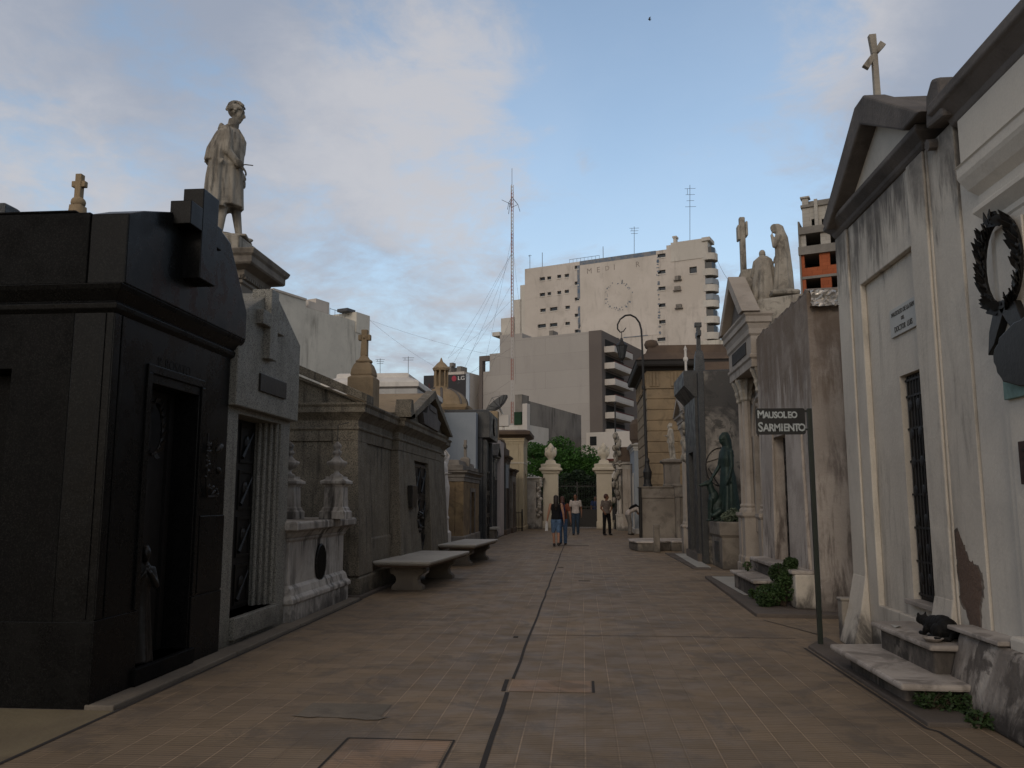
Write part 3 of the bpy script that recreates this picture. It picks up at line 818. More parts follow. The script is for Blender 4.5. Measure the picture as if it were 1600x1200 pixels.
# side gable facing the viewer and the main roof
rx0 = X0 + .2; rid = X0 - DP / 2; sl = .43
w = MB()
w.prism([(rx0, 3.03), (rx0, 3.16), (rid, 3.16 + sl * (rx0 - rid)), (2 * rid - rx0, 3.16), (2 * rid - rx0, 3.03), (rid, 3.03 + sl * (rx0 - rid) - .02)], 'y', Y0 - .2, Y0 + .25)
w.prism([(rx0 - .1, 3.03), (rx0 - .12, 3.06), (rid, 2.95 + sl * (rx0 - rid)), (2 * rid - rx0 + .12, 3.06), (2 * rid - rx0 + .1, 3.03), (rid, 2.86 + sl * (rx0 - rid))], 'y', Y0 - .11, Y0 + .2)
w.build('raking_cornice', M['warm_granite'], gg, bevel=.008)
w = MB(); w.prism([(rx0 - .15, 3.03), (rid, 2.98 + sl * (rx0 - rid)), (2 * rid - rx0 + .15, 3.03)], 'y', Y0 + .02, Y1)
w.build('roof', M['warm_granite'], gg)
# porch pediment and its stone roof
w = MB(); w.prism([(15.26, 3.035), (20.28, 3.035), (17.78, 3.80)], 'x', X0 - 2.2, X0 + .22); w.build('porch_roof', M['tan_stone'], gg, bevel=.01)
w = MB()
w.prism([(15.20, 3.03), (15.55, 3.03), (17.78, 3.68), (20.0, 3.03), (20.34, 3.03), (17.78, 3.86)], 'x', X0 + .22, X0 + .42)
w.prism([(15.5, 3.03), (20.05, 3.03), (17.78, 3.70)], 'x', X0 + .10, X0 + .235)
w.box(X0 - .1, X0 + .42, 15.22, 15.62, 3.03, 3.12); w.prism([(15.24, 3.12), (15.62, 3.12), (15.5, 3.38), (15.36, 3.38)], 'x', X0 + .1, X0 + .4)
w.build('pediment', M['warm_granite'], gg, bevel=.006)
w = MB(); w.prism([(16.9, 3.05), (18.6, 3.02), (18.9, 3.25), (18.5, 3.3), (18.3, 3.52), (17.3, 3.54), (17.15, 3.3), (16.7, 3.28)], 'x', X0 + .235, X0 + .36)
w.prism([(17.4, 3.40), (18.2, 3.38), (18.2, 3.48), (17.4, 3.50)], 'x', X0 + .36, X0 + .38)
w.build('carved_shield', M['grimy_cement'], gg, bevel=.01)
w = MB(T); w.box(16.05, 16.5, -.30, -.2, 1.35, 1.78); w.build('bronze_plaque', M['bronze_dark'], gg, bevel=.01)
w = MB(); w.tube([(X0 + .24 + .06 * math.sin(6 * t), 17.05 + .16 * math.cos(t), 1.05 + .18 * math.sin(t)) for t in [2 * PI * i / 16 for i in range(17)]], .045, 7)
w.build('door_wreath', M['bronze_dark'], gg)
w = MB()
c_ = (-3.83, 14.3)
w.rloft(c_[0] - .23, c_[0] + .23, c_[1] - .23, c_[1] + .23, [(0, 3.0), (0, 3.62), (-.05, 3.66), (-.035, 3.68), (-.045, 3.76), (-.08, 3.86), (-.11, 3.90)])
w.lathe(c_[0], c_[1], [(.14, 3.90), (.15, 3.915), (.15, 3.94), (.10, 3.97), (.075, 4.01), (.06, 4.04)], 16)
w.loft([[(c_[0] - a, c_[1] - a, z), (c_[0] + a, c_[1] - a, z), (c_[0] + a, c_[1] + a, z), (c_[0] - a, c_[1] + a, z)] for a, z in ((.06, 4.03), (.05, 4.32), (.055, 4.50))])
w.box(c_[0] - .11, c_[0] - .052, c_[1] - .05, c_[1] + .05, 4.31, 4.41); w.box(c_[0] + .052, c_[0] + .11, c_[1] - .05, c_[1] + .05, 4.31, 4.41)
w.ell((c_[0], c_[1] - .05, 4.36), (.035, .03, .035), None, 8, 6)
w.build('roof_cross', M['tan_stone'], gg, bevel=.01)

# tall pedestal under the statue of the man
px_ = -4.84; py_ = 10.72
sp = thing('pedestal', 'tall pale stone pedestal with a wide moulded cornice, under the cloaked man', 'pedestal', (px_, py_, 0))
hs = .36
w = MB(); w.rloft(px_ - hs, px_ + hs, py_ - hs, py_ + hs, [(.25, 0), (.25, .6), (.12, .7), (.1, 2.6), (0, 2.7), (0, 4.040), (.02, 4.060)])
for k in range(6): w.box(px_ - hs - .015, px_ + hs + .015, py_ - hs - .015, py_ + hs + .015, 2.82 + k * .17, 2.96 + k * .17)
w.build('shaft', M['statue'], sp, bevel=.01)
w = MB(); w.rloft(px_ - hs, px_ + hs, py_ - hs, py_ + hs, [(.02, 3.880), (.04, 3.910), (.04, 4.310), (.07, 4.330), (.07, 4.360), (.05, 4.370), (.10, 4.430), (.11, 4.490), (.24, 4.530), (.26, 4.550), (.26, 4.630), (.29, 4.660), (.31, 4.710), (.31, 4.725), (.02, 4.800)])
for sx in (-1, 1):
    for sy in (-1, 1):
        w.box(px_ + sx * (hs - .03) - .05, px_ + sx * (hs - .03) + .05, py_ + sy * (hs - .02) - .07, py_ + sy * (hs - .02) + .07, 3.920, 4.350)
for k in range(12):
    f = -hs - .06 + (2 * hs + .12) * (k + .5) / 12
    w.box(px_ + hs + .05, px_ + hs + .10, py_ + f - .02, py_ + f + .02, 4.380, 4.440); w.box(px_ + f - .02, px_ + f + .02, py_ - hs - .10, py_ - hs - .05, 4.380, 4.440)
w.build('cornice', M['grey_stone'], sp, bevel=.006)
w = MB(); w.rloft(px_ - .30, px_ + .30, py_ - .30, py_ + .30, [(.03, 4.770), (.02, 4.820), (0, 4.850), (0, 5.010), (-.02, 5.025)])
w.build('plinth', M['statue'], sp, bevel=.01)

# ------------------------------------------------------------------ a plain tomb builder for the farther rows
def tomb(label, T, u0, u1, depth, zw, wall='grey_stone', trim='grey_stone', roof='flat', rise=.5, door=None, cat='mausoleum', cross=0, plinth=.2, cols=False, over=.14, name='mausoleum', ent=.35, doormat='door_dark', roofmat=None, base=None):
    o = T(u0, 0, 0)
    t = thing(name, label, cat, o)
    w = MB(T); w.rloft(u0, u1, 0, depth, [(.05, 0), (.05, plinth), (.02, plinth + .03)]); w.build('plinth', M[base or trim], t, bevel=.01)
    if door:
        a, b, h = door
        w = MB(T); w.grid([u0, u1], [plinth, zw], 0, .25, [(a, b, plinth + .02, h)]); w.box(u0 + .01, u1 - .01, .26, depth, plinth, zw)
        w.build('wall', M[wall], t)
        w = MB(T); w.box(a - .14, a, -.03, 0, plinth, h + .12); w.box(b, b + .14, -.03, 0, plinth, h + .12); w.box(a, b, -.03, 0, h, h + .12)
        w.build('door_frame', M[trim], t, bevel=.006)
        door_leaf(t, T, a, b, plinth + .02, h, .17, doormat, 3)
    else:
        w = MB(T); w.box(u0, u1, 0, depth, plinth, zw); w.build('wall', M[wall], t, bevel=.01)
    if cols:
        for uu in cols:
            w = MB(T); w.rloft(uu - .13, uu + .13, -.26, -.02, [(.02, 0), (.02, plinth + .5), (.05, plinth + .53), (.05, plinth + .56), (0, plinth + .6)])
            w.lathe(uu, -.14, [(.12, plinth + .6), (.12, plinth + .65), (.095, plinth + .7), (.095, plinth + .9), (.08, zw - .28), (.09, zw - .26), (.085, zw - .22), (.11, zw - .12), (.14, zw - .03), (.15, zw)], 14)
            w.build('column', M[trim], t)
    w = MB(T); zc = zw + ent
    fo = -.28 if cols else 0
    w.rloft(u0, u1, fo, depth, [(.02, zw), (.02, zw + ent * .35), (.05, zw + ent * .38), (.04, zw + ent * .6), (over * .6, zw + ent * .72), (over, zw + ent * .8), (over, zw + ent * .95), (over + .03, zc)])
    w.build('cornice', M[trim], t, bevel=.006)
    rm = M[roofmat or trim]
    um_ = (u0 + u1) / 2
    if roof == 'gable':
        w = MB(T); f0 = fo - over
        vs = [(u0 - over, zc), (um_, zc + rise), (u1 + over, zc)]
        w.loft([[(u, f0 + .12, z) for u, z in vs], [(u, depth, z) for u, z in vs]]); w.build('roof', rm, t)
        w = MB(T)
        oo = [(u0 - over - .02, zc), (um_, zc + rise + .02), (u1 + over + .02, zc), (u1 + over - .22, zc), (um_, zc + rise - .14), (u0 - over + .22, zc)]
        n = len(oo)
        w.add([(u, f0 - .03, z) for u, z in oo] + [(u, f0 + .12, z) for u, z in oo], [(0, 1, 4, 5), (1, 2, 3, 4), (6, 11, 10, 7), (7, 10, 9, 8)] + [(i, i + n, (i + 1) % n + n, (i + 1) % n) for i in range(n)])
        w.build('pediment_frame', M[trim], t)
        top = zc + rise
    elif roof == 'dome':
        w = MB(T); r = (u1 - u0) * .46
        w.lathe(um_, r + .1, [(r, zc), (r, zc + .1)] + [(r * math.cos(a), zc + .1 + rise * math.sin(a)) for a in [PI / 2 * i / 8 for i in range(8)]] + [(.02, zc + .1 + rise)], 24)
        w.build('dome', rm, t, smooth=True); top = zc + .1 + rise
    elif roof == 'step':
        w = MB(T); w.rloft(u0, u1, .02, depth, [(0, zc), (0, zc + rise * .5), (-.12, zc + rise * .52), (-.16, zc + rise)]); w.build('attic', rm, t, bevel=.01); top = zc + rise
    else:
        w = MB(T); w.rloft(u0, u1, fo, depth, [(over * .5, zc), (-.1, zc + .06)]); w.build('roof', rm, t); top = zc + .06
    if cross:
        w = MB(T); cu = um_
        w.rloft(cu - .12, cu + .12, .1, .34, [(.03, top - .15), (.03, top + .1), (-.03, top + .16)])
        w.box(cu - .045, cu + .045, .175, .265, top + .1, top + .1 + cross)
        w.box(cu - cross * .3, cu - .045, .175, .265, top + .1 + cross * .6, top + .1 + cross * .6 + .09); w.box(cu + .045, cu + cross * .3, .175, .265, top + .1 + cross * .6, top + .1 + cross * .6 + .09)
        w.build('roof_cross', M[trim], t, bevel=.005)
    return t

# pedestal of the white virgin
vp = thing('pedestal', 'small white block pedestal under the white marble woman', 'pedestal', (-3.82, 22.6, 0))
w = MB(); w.rloft(-4.06, -3.58, 22.36, 22.84, [(.0, 0), (0, .62), (-.01, .64), (-.05, .68), (-.07, 1.0)]); w.build('block', M['marble_clean'], vp, bevel=.01)
# ochre walled tomb
tomb('low tomb with ochre stained side wall, curved grey roof and small cross', TL(-3.56), 25.0, 28.8, 3.6, 2.05, 'ochre_wall', 'grey_stone', 'step', .32, (26.6, 27.5, 1.75), cross=.62, ent=.34, plinth=.4)
# blue grey rendered block behind it
bl = thing('rendered_block', 'tall plain blue grey rendered block standing behind the ochre tomb', 'tomb wall', (-3.75, 29.6, 0))
MB().box(-10.5, -3.78, 29.6, 30.15, 0, 4.62).build('wall', M['blue_grey'], bl, bevel=.01)
w = MB(); w.box(-10.5, -5.0, 29.45, 30.15, 4.62, 4.74); w.build('coping', M['tan_stone'], bl, bevel=.01)
# black slab tomb
t = thing('mausoleum', 'tall dark granite mausoleum with an overhanging top block and oval plaque', 'mausoleum', (-3.5, 30.2, 0))
MB(TL(-3.62)).box(30.25, 33.0, 0, 3.5, 0, 3.75).build('wall', M['dark_granite'], t, bevel=.01)
w = MB(TL(-3.62)); w.box(30.2, 33.0, -.28, 3.5, 3.75, 4.72); w.rloft(30.2, 33.0, -.28, 3.5, [(-.02, 4.72), (-.1, 4.8)]); w.build('top_block', M['dark_granite'], t, bevel=.02)
for a_ in (30.35, 32.4): MB(TL(-3.62)).box(a_, a_ + .4, -.12, 0, 0, 3.7).build('pilaster', M['dark_granite'], t, bevel=.01)
w = MB(TL(-3.34)); ovl = [(31.6 + .32 * math.cos(2 * PI * i / 20), 4.25 + .34 * math.sin(2 * PI * i / 20)) for i in range(20)]
w.loft([[(u, -.05, z) for u, z in ovl], [(u, 0, z) for u, z in ovl]]); w.build('oval_plaque', M['black_granite'], t)
door_leaf(t, TL(-3.62), 31.0, 32.2, .1, 2.6, -.05, 'door_dark', 3)
tomb('narrow dark gabled mausoleum beside the pale pink wall', TL(-3.5), 33.05, 34.4, 3, 3.0, 'dark_granite', 'dark_granite', 'gable', .5, (33.4, 34.0, 2.3), ent=.25)
# pale pink slab wall
t = thing('tomb_wall', 'smooth pale pink tomb wall between two dark mausoleums', 'tomb wall', (-3.4, 34.5, 0))
w = MB(); w.box(-7, -3.36, 34.5, 36.0, 0, 3.96); w.build('wall', M['pink_wall'], t, bevel=.02)
w = MB(); w.box(-7, -3.32, 34.48, 36.0, 3.96, 4.06); w.box(-3.9, -3.5, 34.6, 35.2, 4.06, 5.2); w.build('stone_pier', M['tan_stone'], t, bevel=.02)
t = thing('stone_bench', 'small dark stone seat against the pale pink wall', 'stone seat', (-3.5, 32.6, 0))
w = MB(); w.box(-3.85, -3.25, 31.9, 33.1, .38, .46); w.build('seat', M['bench_top'], t, bevel=.01)
for a_ in (32.0, 32.7): MB().box(-3.8, -3.35, a_, a_ + .3, 0, .38).build('leg', M['bench_leg'], t, bevel=.02)
t = tomb('dark mausoleum with a steep brown roof block before the cream tomb', TL(-3.3), 36.1, 38.2, 3, 3.1, 'dark_granite', 'brown_cornice', 'step', .7, (36.7, 37.5, 2.5), ent=.3)
w = MB(TL(-3.3)); w.box(36.12, 36.2, -.12, .5, 2.0, 3.0); w.build('grey_panel', M['blue_grey'], t)
tomb('low brown mausoleum between the dark one and the cream one', TL(-3.2), 38.3, 40.4, 3, 2.6, 'grey_stone', 'brown_cornice', 'flat', .3, (38.9, 39.7, 2.2), ent=.3)
t = tomb('cream painted mausoleum with a heavy brown cornice near the gate', TL(-2.88), 41.2, 44.0, 3.2, 4.25, 'cream_yellow', 'cream_yellow', 'flat', .3, (42.1, 42.9, 2.8), ent=.3, over=.05)
w = MB(TL(-2.88)); w.rloft(41.2, 44.0, 0, 3.2, [(.06, 4.56), (.1, 4.6), (.34, 4.7), (.36, 4.86), (.1, 4.95)]); w.build('upper_cornice', M['brown_cornice'], t, bevel=.01)
w = MB(TL(-2.88)); w.box(41.18, 41.2, 0, 3.2, 3.28, 3.36); w.box(41.18, 44.02, -.02, 0, 3.28, 3.36); w.build('string_course', M['cream'], t)
t = thing('railing', 'short black iron railing in front of the cream mausoleum', 'railing', (-3.4, 40.9, 0))
w = MB()
for i in range(9): w.tube([(-4.0 + i * .13, 40.9, 0), (-4.0 + i * .13, 40.9, .95)], .012, 5)
w.box(-4.02, -2.92, 40.885, 40.915, .86, .89); w.box(-4.02, -2.92, 40.885, 40.915, .1, .13); w.tube([(-2.93, 40.9, 0), (-2.93, 40.9, 1.05)], .03, 8)
w.build('bars', M['iron'], t)
t = tomb('white marble tomb crowded with carved ornament beside the left gate pillar', TL(-2.42), 44.05, 44.9, .5, 2.45, 'marble', 'marble', 'flat', .2, None, ent=.2, cols=(44.2, 44.7))
w = MB()
for k in range(14):
    w.ell((-2.25 + random.uniform(-.12, .1), 44.0 + random.uniform(-.12, .05), .7 + k * .14), (.11, .09, .1), None, 8, 6)
w.build('carved_garland', M['marble'], t, smooth=True)

# domed chapel and white sarcophagus roof behind the row
t = thing('chapel', 'small chapel with a ribbed stone dome and columned lantern, behind the blue grey block', 'chapel', (-6.3, 36.5, 0))
cx0, cy0 = -6.30, 36.8
MB().box(cx0 - 1.25, cx0 + 1.25, cy0 - 1.25, cy0 + 1.25, 0, 5.58).build('wall', M['tan_stone'], t)
w = MB(); w.rloft(cx0 - 1.25, cx0 + 1.25, cy0 - 1.25, cy0 + 1.25, [(.02, 5.38), (.1, 5.48), (.12, 5.60)]); w.build('cornice', M['tan_stone'], t)
dp = [(1.22, 5.58), (1.22, 5.70)] + [(1.2 * math.cos(a) , 5.70 + .78 * math.sin(a)) for a in [PI / 2 * i / 9 for i in range(8)]]
MB().lathe(cx0, cy0, dp, 28).build('dome', M['tan_stone'], t, smooth=True)
for k in range(8):
    a = 2 * PI * k / 8 + .2; w = MB()
    w.tube([(cx0 + (r + .01) * math.cos(a), cy0 + (r + .01) * math.sin(a), z) for r, z in dp[1:]], .055, 6); w.build('dome_rib', M['grimy_cement'], t)
w = MB(); w.lathe(cx0, cy0, [(.46, 6.36), (.42, 6.48), (.34, 6.50), (.34, 6.55)], 16); w.lathe(cx0, cy0, [(.36, 7.28), (.38, 7.33), (.40, 7.38), (.30, 7.48), (.20, 7.60), (.08, 7.70), (.02, 7.88)], 16); w.lathe(cx0, cy0, [(.13, 6.53), (.13, 7.30)], 12)
w.build('lantern', M['tan_stone'], t)
for k in range(8):
    a = 2 * PI * k / 8; MB().lathe(cx0 + .29 * math.cos(a), cy0 + .29 * math.sin(a), [(.05, 6.53), (.04, 6.63), (.04, 7.23), (.055, 7.30)], 8).build('lantern_column', M['tan_stone'], t)

t = thing('mausoleum', 'white marble mausoleum shaped like a sarcophagus, its stepped roof above the granite tomb', 'mausoleum', (-6.7, 28.0, 0))
ax0, ax1 = onY(560, 620, 26)[0] - 1.2, onY(652, 620, 26)[0]
w = MB(); w.box(ax0, ax1, 26, 30.5, 0, 5.04); w.build('wall', M['marble_box'], t, bevel=.02)
w = MB(); w.rloft(ax0, ax1, 26, 30.5, [(.02, 5.04), (.02, 5.09)]); w.build('band', M['grimy_cement'], t)
w = MB(); w.rloft(ax0, ax1, 26, 30.5, [(.05, 5.09), (.05, 5.24), (0, 5.29), (-.35, 5.44), (-.36, 5.56), (-.42, 5.60)]); w.build('roof', M['marble_clean'], t, bevel=.01)
# ------------------------------------------------------------------ right row of tombs
# ---- nearest white tomb at the right edge
X0 = 2.86; T = TR(X0)
ra = thing('mausoleum', 'white rendered mausoleum with bronze wreath and plaques, cut by the right edge', 'mausoleum', (X0, 6.0, 0))
w = MB(T); w.box(1.2, 6.485, .10, 4.5, 0, 4.0); w.build('wall', M['white_wall_b'], ra, bevel=.01)
w = MB(T); w.box(5.42, 5.98, .05, .10, .58, 3.42); w.box(5.52, 5.88, .03, .05, .62, 3.36); w.build('pilaster', M['white_wall_b'], ra, bevel=.008)
MB(T).box(1.2, 1.9, .04, .10, .58, 3.42).build('pilaster', M['white_wall_b'], ra, bevel=.008)
w = MB(T)
w.rloft(1.2, 5.98, .06, .10, [(0, 3.40), (.02, 3.43), (.02, 3.47), (.05, 3.51), (.08, 3.55), (.08, 3.585)])
w.rloft(1.2, 6.16, .08, .10, [(0, 3.585), (0, 3.72), (.05, 3.78), (.09, 3.86), (.10, 3.89), (.10, 3.96), (.115, 3.975)])
w.build('entablature', M['white_wall_b'], ra, bevel=.005)
w = MB(T); w.box(1.2, 6.36, .06, .14, 3.98, 4.40); w.build('frieze', M['white_wall_b'], ra, bevel=.008)
w = MB(T)
w.rloft(1.2, 6.44, .10, 4.5, [(.0, 4.38), (.04, 4.41), (.05, 4.46), (.13, 4.54), (.16, 4.56), (.16, 4.64), (.08, 4.67), (.02, 4.76)])
w.build('cornice', M['grimy_cement'], ra, bevel=.012)
w = MB(T); w.loft([[(1.2, -.22, 0), (6.70, -.20, 0), (6.86, .3, 0), (1.2, .3, 0)], [(1.2, -.08, .50), (6.70, -.06, .52), (6.80, .3, .52), (1.2, .3, .50)]]); w.build('base_block', M['base_wall'], ra, bevel=.03)
w = MB(T); w.rloft(6.02, 6.78, -.09, .3, [(0, .525), (.012, .53), (.012, .555), (0, .56)]); w.build('base_ledge', M['step'], ra, bevel=.006)
w = MB(T); w.box(1.2, 6.0, -.03, .10, .50, .60); w.build('base_moulding', M['white_wall_b'], ra, bevel=.02)
# wreath, plaques
def wreath(t, c, a, b, T_, mat, leaves=30, sz=.12):
    w = MB(T_)
    w.tube([(c[0] + a * math.cos(x), c[1], c[2] + b * math.sin(x)) for x in [2 * PI * i / 24 for i in range(25)]], sz * .22, 7)
    rnd = random.Random(3)
    for k in range(leaves * 3):
        x = 2 * PI * (k + rnd.random() * .4) / (leaves * 3)
        up = 1 if math.cos(x) > 0 else -1
        cc = Vector((c[0] + a * math.cos(x), c[1], c[2] + b * math.sin(x)))
        tang = Vector((-a * math.sin(x), 0, b * math.cos(x))).normalized() * up
        outw = Vector((math.cos(x), 0, math.sin(x)))
        d = (tang + outw * rnd.uniform(-.8, .7) + Vector((0, -rnd.uniform(.1, .9), 0))).normalized()
        n_ = d.cross(Vector((0, 1, 0))).normalized(); L = sz * rnd.uniform(.8, 1.2)
        p = [cc, cc + d * L * .45 + n_ * L * .3, cc + d * L, cc + d * L * .45 - n_ * L * .3]
        q = [v + Vector((0, -.008, 0)) for v in p]
        w.add([tuple(v) for v in p] + [tuple(v) for v in q], [(0, 1, 2, 3), (7, 6, 5, 4), (0, 4, 5, 1), (1, 5, 6, 2), (2, 6, 7, 3), (3, 7, 4, 0)])
    w.build('leaves', mat, t)
w_ = thing('wreath', 'dark bronze laurel wreath with ribbon hung on the white tomb wall', 'wreath', (X0, 5.8, 3.1))
wreath(w_, (5.76, .0, 3.10), .25, .31, T, M['bronze_dark'], 40, .11)
rb = MB(T)
for pts in ([(5.76, 2.84), (5.86, 2.82), (5.96, 2.66), (6.0, 2.50), (5.90, 2.56), (5.80, 2.68), (5.72, 2.78)], [(5.76, 2.84), (5.6, 2.80), (5.5, 2.62), (5.45, 2.55), (5.55, 2.5), (5.66, 2.62), (5.80, 2.78)]):
    rb.loft([[(u, -.02, z) for u, z in pts], [(u, .03, z) for u, z in pts]])
rb.build('ribbon', M['bronze_dark'], w_, bevel=.006)
t = thing('plaque', 'jagged oval bronze plaque over a green stained marble panel, below the wreath', 'plaque', (X0, 5.6, 2.2))
w = MB(T); w.box(4.7, 5.87, .0, .04, 2.17, 2.58); w.build('marble_panel', M['verdigris'], t, bevel=.005)
rnd = random.Random(5)
pts = [(5.43 + .42 * math.cos(a) * rnd.uniform(.95, 1.03), 2.43 + .22 * math.sin(a) * rnd.uniform(.94, 1.04)) for a in [2 * PI * i / 34 for i in range(34)]]
w = MB(T); w.loft([[(u, -.06, z) for u, z in pts], [(u, .0, z) for u, z in pts]]); w.build('bronze_relief', M['bronze_dark'], t, bevel=.008)
t = thing('plaque', 'rust coloured square plaque on the white wall at the right picture edge', 'plaque', (X0, 5.5, 1.6))
w = MB(T); w.box(5.0, 5.74, -.0, .03, 1.60, 1.88); w.build('plate', M['rust'], t, bevel=.004)
w = MB(T)
for i in range(4): w.box(5.05, 5.69, -.006, .0, 1.65 + i * .055, 1.665 + i * .055)
w.build('raised_lines', M['bronze_dark'], t)

# ---- white gabled tomb
X0 = 2.93; T = TR(X0)
rb_ = thing('mausoleum', 'stained white gabled mausoleum with a dark doorway, marble steps and stone cross', 'mausoleum', (X0, 8.1, 0))
w = MB(T)
w.grid([6.98, 9.44], [0, 4.46], .0, .06, [(7.42, 8.78, .46, 3.73)])
w.build('front_wall', M['white_wall'], rb_, bevel=.010)
w = MB(T)
w.grid([7.40, 8.8], [.44, 3.75], .06, .36, [(7.44, 8.03, .60, 2.65)])
w.box(6.99, 7.40, .06, .36, 0, 4.46); w.box(8.8, 9.43, .06, .36, 0, 4.46); w.box(7.40, 8.8, .06, .36, 3.75, 4.46); w.box(7.40, 8.8, .06, .36, 0, .44)
w.build('door_wall', M['white_wall'], rb_)
MB(T).box(6.49, 9.43, .36, 4.2, 0, 4.46).build('chamber', M['white_wall'], rb_)
w = MB(T); w.box(6.49, 6.98, .012, .36, 0, 4.46); w.build('return_wall', M['white_wall'], rb_, bevel=.006)
pts = [(6.80, .56), (6.64, .56), (6.63, .74), (6.58, .80), (6.57, .93), (6.62, 1.0), (6.70, 1.02), (6.76, 1.05), (6.84, 1.17), (6.90, 1.26), (6.95, 1.22), (6.96, 1.08), (6.93, 1.02), (6.96, .95), (6.92, .84), (6.94, .74), (6.86, .66)]
rnd = random.Random(31); q_ = []
for (a, b) in zip(pts, pts[1:] + pts[:1]):
    for k in range(5): q_.append((a[0] + (b[0] - a[0]) * k / 5 + rnd.uniform(-.009, .009), a[1] + (b[1] - a[1]) * k / 5 + rnd.uniform(-.012, .012)))
cu_, cz_ = sum(p[0] for p in q_) / len(q_), sum(p[1] for p in q_) / len(q_)
w = MB(T); w.loft([[(cu_ + (u - cu_) * 1.16 + .01 + rnd.uniform(-.008, .008), .0105, cz_ + (z - cz_) * 1.08 + rnd.uniform(-.012, .012)) for u, z in q_], [(u + .01, .012, z) for u, z in q_]]); w.build('flaking_edge', M['brown_wall'], rb_)
pts = q_
w = MB(T); w.loft([[(u + .01, .009, z) for u, z in pts], [(u + .01, .02, z) for u, z in pts]]); w.build('bare_render_patch', M['exposed'], rb_)
for (a_, b_) in ((7.0, 7.36), (9.06, 9.46)):
    w = MB(T)
    w.box(a_, b_, -.025, 0, .70, 4.44)
    w.loft([[(a_ - .05, -.20, 0), (b_ + .03, -.20, 0), (b_ + .03, 0, 0), (a_ - .05, 0, 0)], [(a_ - .02, -.10, .35), (b_ + .01, -.10, .35), (b_ + .01, 0, .35), (a_ - .02, 0, .35)], [(a_, -.026, .72), (b_, -.026, .72), (b_, 0, .72), (a_, 0, .72)]])
    w.build('pilaster', M['white_wall'], rb_, bevel=.012)
w = MB(T); w.box(9.47, 9.62, -.16, .1, 0, .42); w.rloft(9.47, 9.62, -.16, .1, [(.012, .42), (.012, .45)]); w.build('guard_block', M['slab_wall'], rb_, bevel=.02)
w = MB(T); w.box(7.44, 8.03, .125, .2, .60, 2.65)
dd_ = w.build('door', M['door_dark'], rb_)
w = MB(T)
for i in range(8): w.tube([(7.50 + i * .068, .105, .64), (7.50 + i * .068, .105, 2.63)], .008, 5)
for z in (.66, .95, 1.25, 1.55, 1.85, 2.15, 2.45, 2.6):
    w.box(7.45, 8.02, .10, .115, z - .01, z + .01)
for k in range(21):
    w.ell((7.56 + (k % 3) * .18, .10, .8 + (k // 3) * .26), (.045, .012, .055), None, 8, 5)
w.build('iron_grille', M['iron'], dd_)
w = MB(T); w.box(7.44, 8.08, -.01, .12, .565, .61); w.build('sill', M['step'], rb_, bevel=.008)
w = MB(T); w.rloft(6.98, 9.44, .0, 1.2, [(.015, 4.44), (.04, 4.47), (.05, 4.50), (.10, 4.55), (.12, 4.57), (.12, 4.62)])
w.build('cornice', M['grimy_cement'], rb_, bevel=.01)
yl, yr, ym = 6.74, 9.30, 8.02
w = MB()
rk = [(yl - .10, 4.625), (yl + .26, 4.625), (ym, 5.16), (yr - .30, 4.625), (yr - .02, 4.50), (yr + .12, 4.62), (ym + .13, 5.40), (ym - .13, 5.40)]
w.prism(rk, 'x', X0 - .17, X0 + .06)
w.build('raking_cornice', M['grimy_cement'], rb_, bevel=.02)
w = MB(); w.prism([(yl + .1, 4.62), (yr - .1, 4.62), (ym, 5.25)], 'x', X0 + .0, X0 + .12); w.build('tympanum', M['white_wall_b'], rb_)
w = MB(); w.prism([(yl + .02, 4.62), (yr, 4.62), (ym + .12, 5.375), (ym - .12, 5.375)], 'x', X0 + .062, X0 + 3.8); w.build('roof', M['grimy_cement'], rb_)
w = MB(); w.prism([(6.38, 4.46), (6.72, 4.50), (6.68, 4.76), (6.56, 4.86), (6.42, 4.80)], 'x', X0 - .10, X0 + .3); w.build('broken_cement', M['grimy_cement'], rb_, bevel=.03)
w = MB(); w.tube([(X0 - .06, 6.8, 4.40), (X0 + .2, 6.8, 4.42)], [.05, .05], 8); w.build('rain_spout', M['grimy_cement'], rb_)
w = MB(T); w.box(7.49, 8.12, .038, .06, 3.03, 3.30)
pl = w.build('name_plaque', M['plaque'], rb_, bevel=.004)
for s_, z_, q in (('MAUSOLEO DE LA FAM', 3.24, .062), ('DEL', 3.17, .05), ('DOCTOR  LUIS', 3.09, .075)):
    text_obj('plaque_text', s_, q, M['plaque_letter'], pl, frameM((X0 + .036, 7.80, z_), (0, -1, 0), (0, 0, 1)), .002, sx=.85)
# marble steps
st = MB(); st.prism([(2.62, 6.72), (3.0, 6.72), (3.0, 7.86), (2.62, 7.86)], 'z', 0, .375); st.build('upper_riser', M['step_riser'], rb_, bevel=.02)
st = MB(); st.prism([(2.57, 6.66), (3.02, 6.62), (3.02, 8.0), (2.55, 7.9)], 'z', .38, .425); st.build('upper_tread', M['step'], rb_, bevel=.018)
st = MB(); st.prism([(2.36, 6.62), (2.95, 6.62), (2.95, 7.9), (2.34, 7.85)], 'z', 0, .15); st.build('lower_riser', M['step_riser'], rb_, bevel=.02)
st = MB(); st.prism([(2.24, 6.36), (2.64, 6.34), (2.95, 6.36), (2.95, 8.1), (2.22, 8.02)], 'z', .155, .205); st.build('lower_tread', M['step'], rb_, bevel=.018)
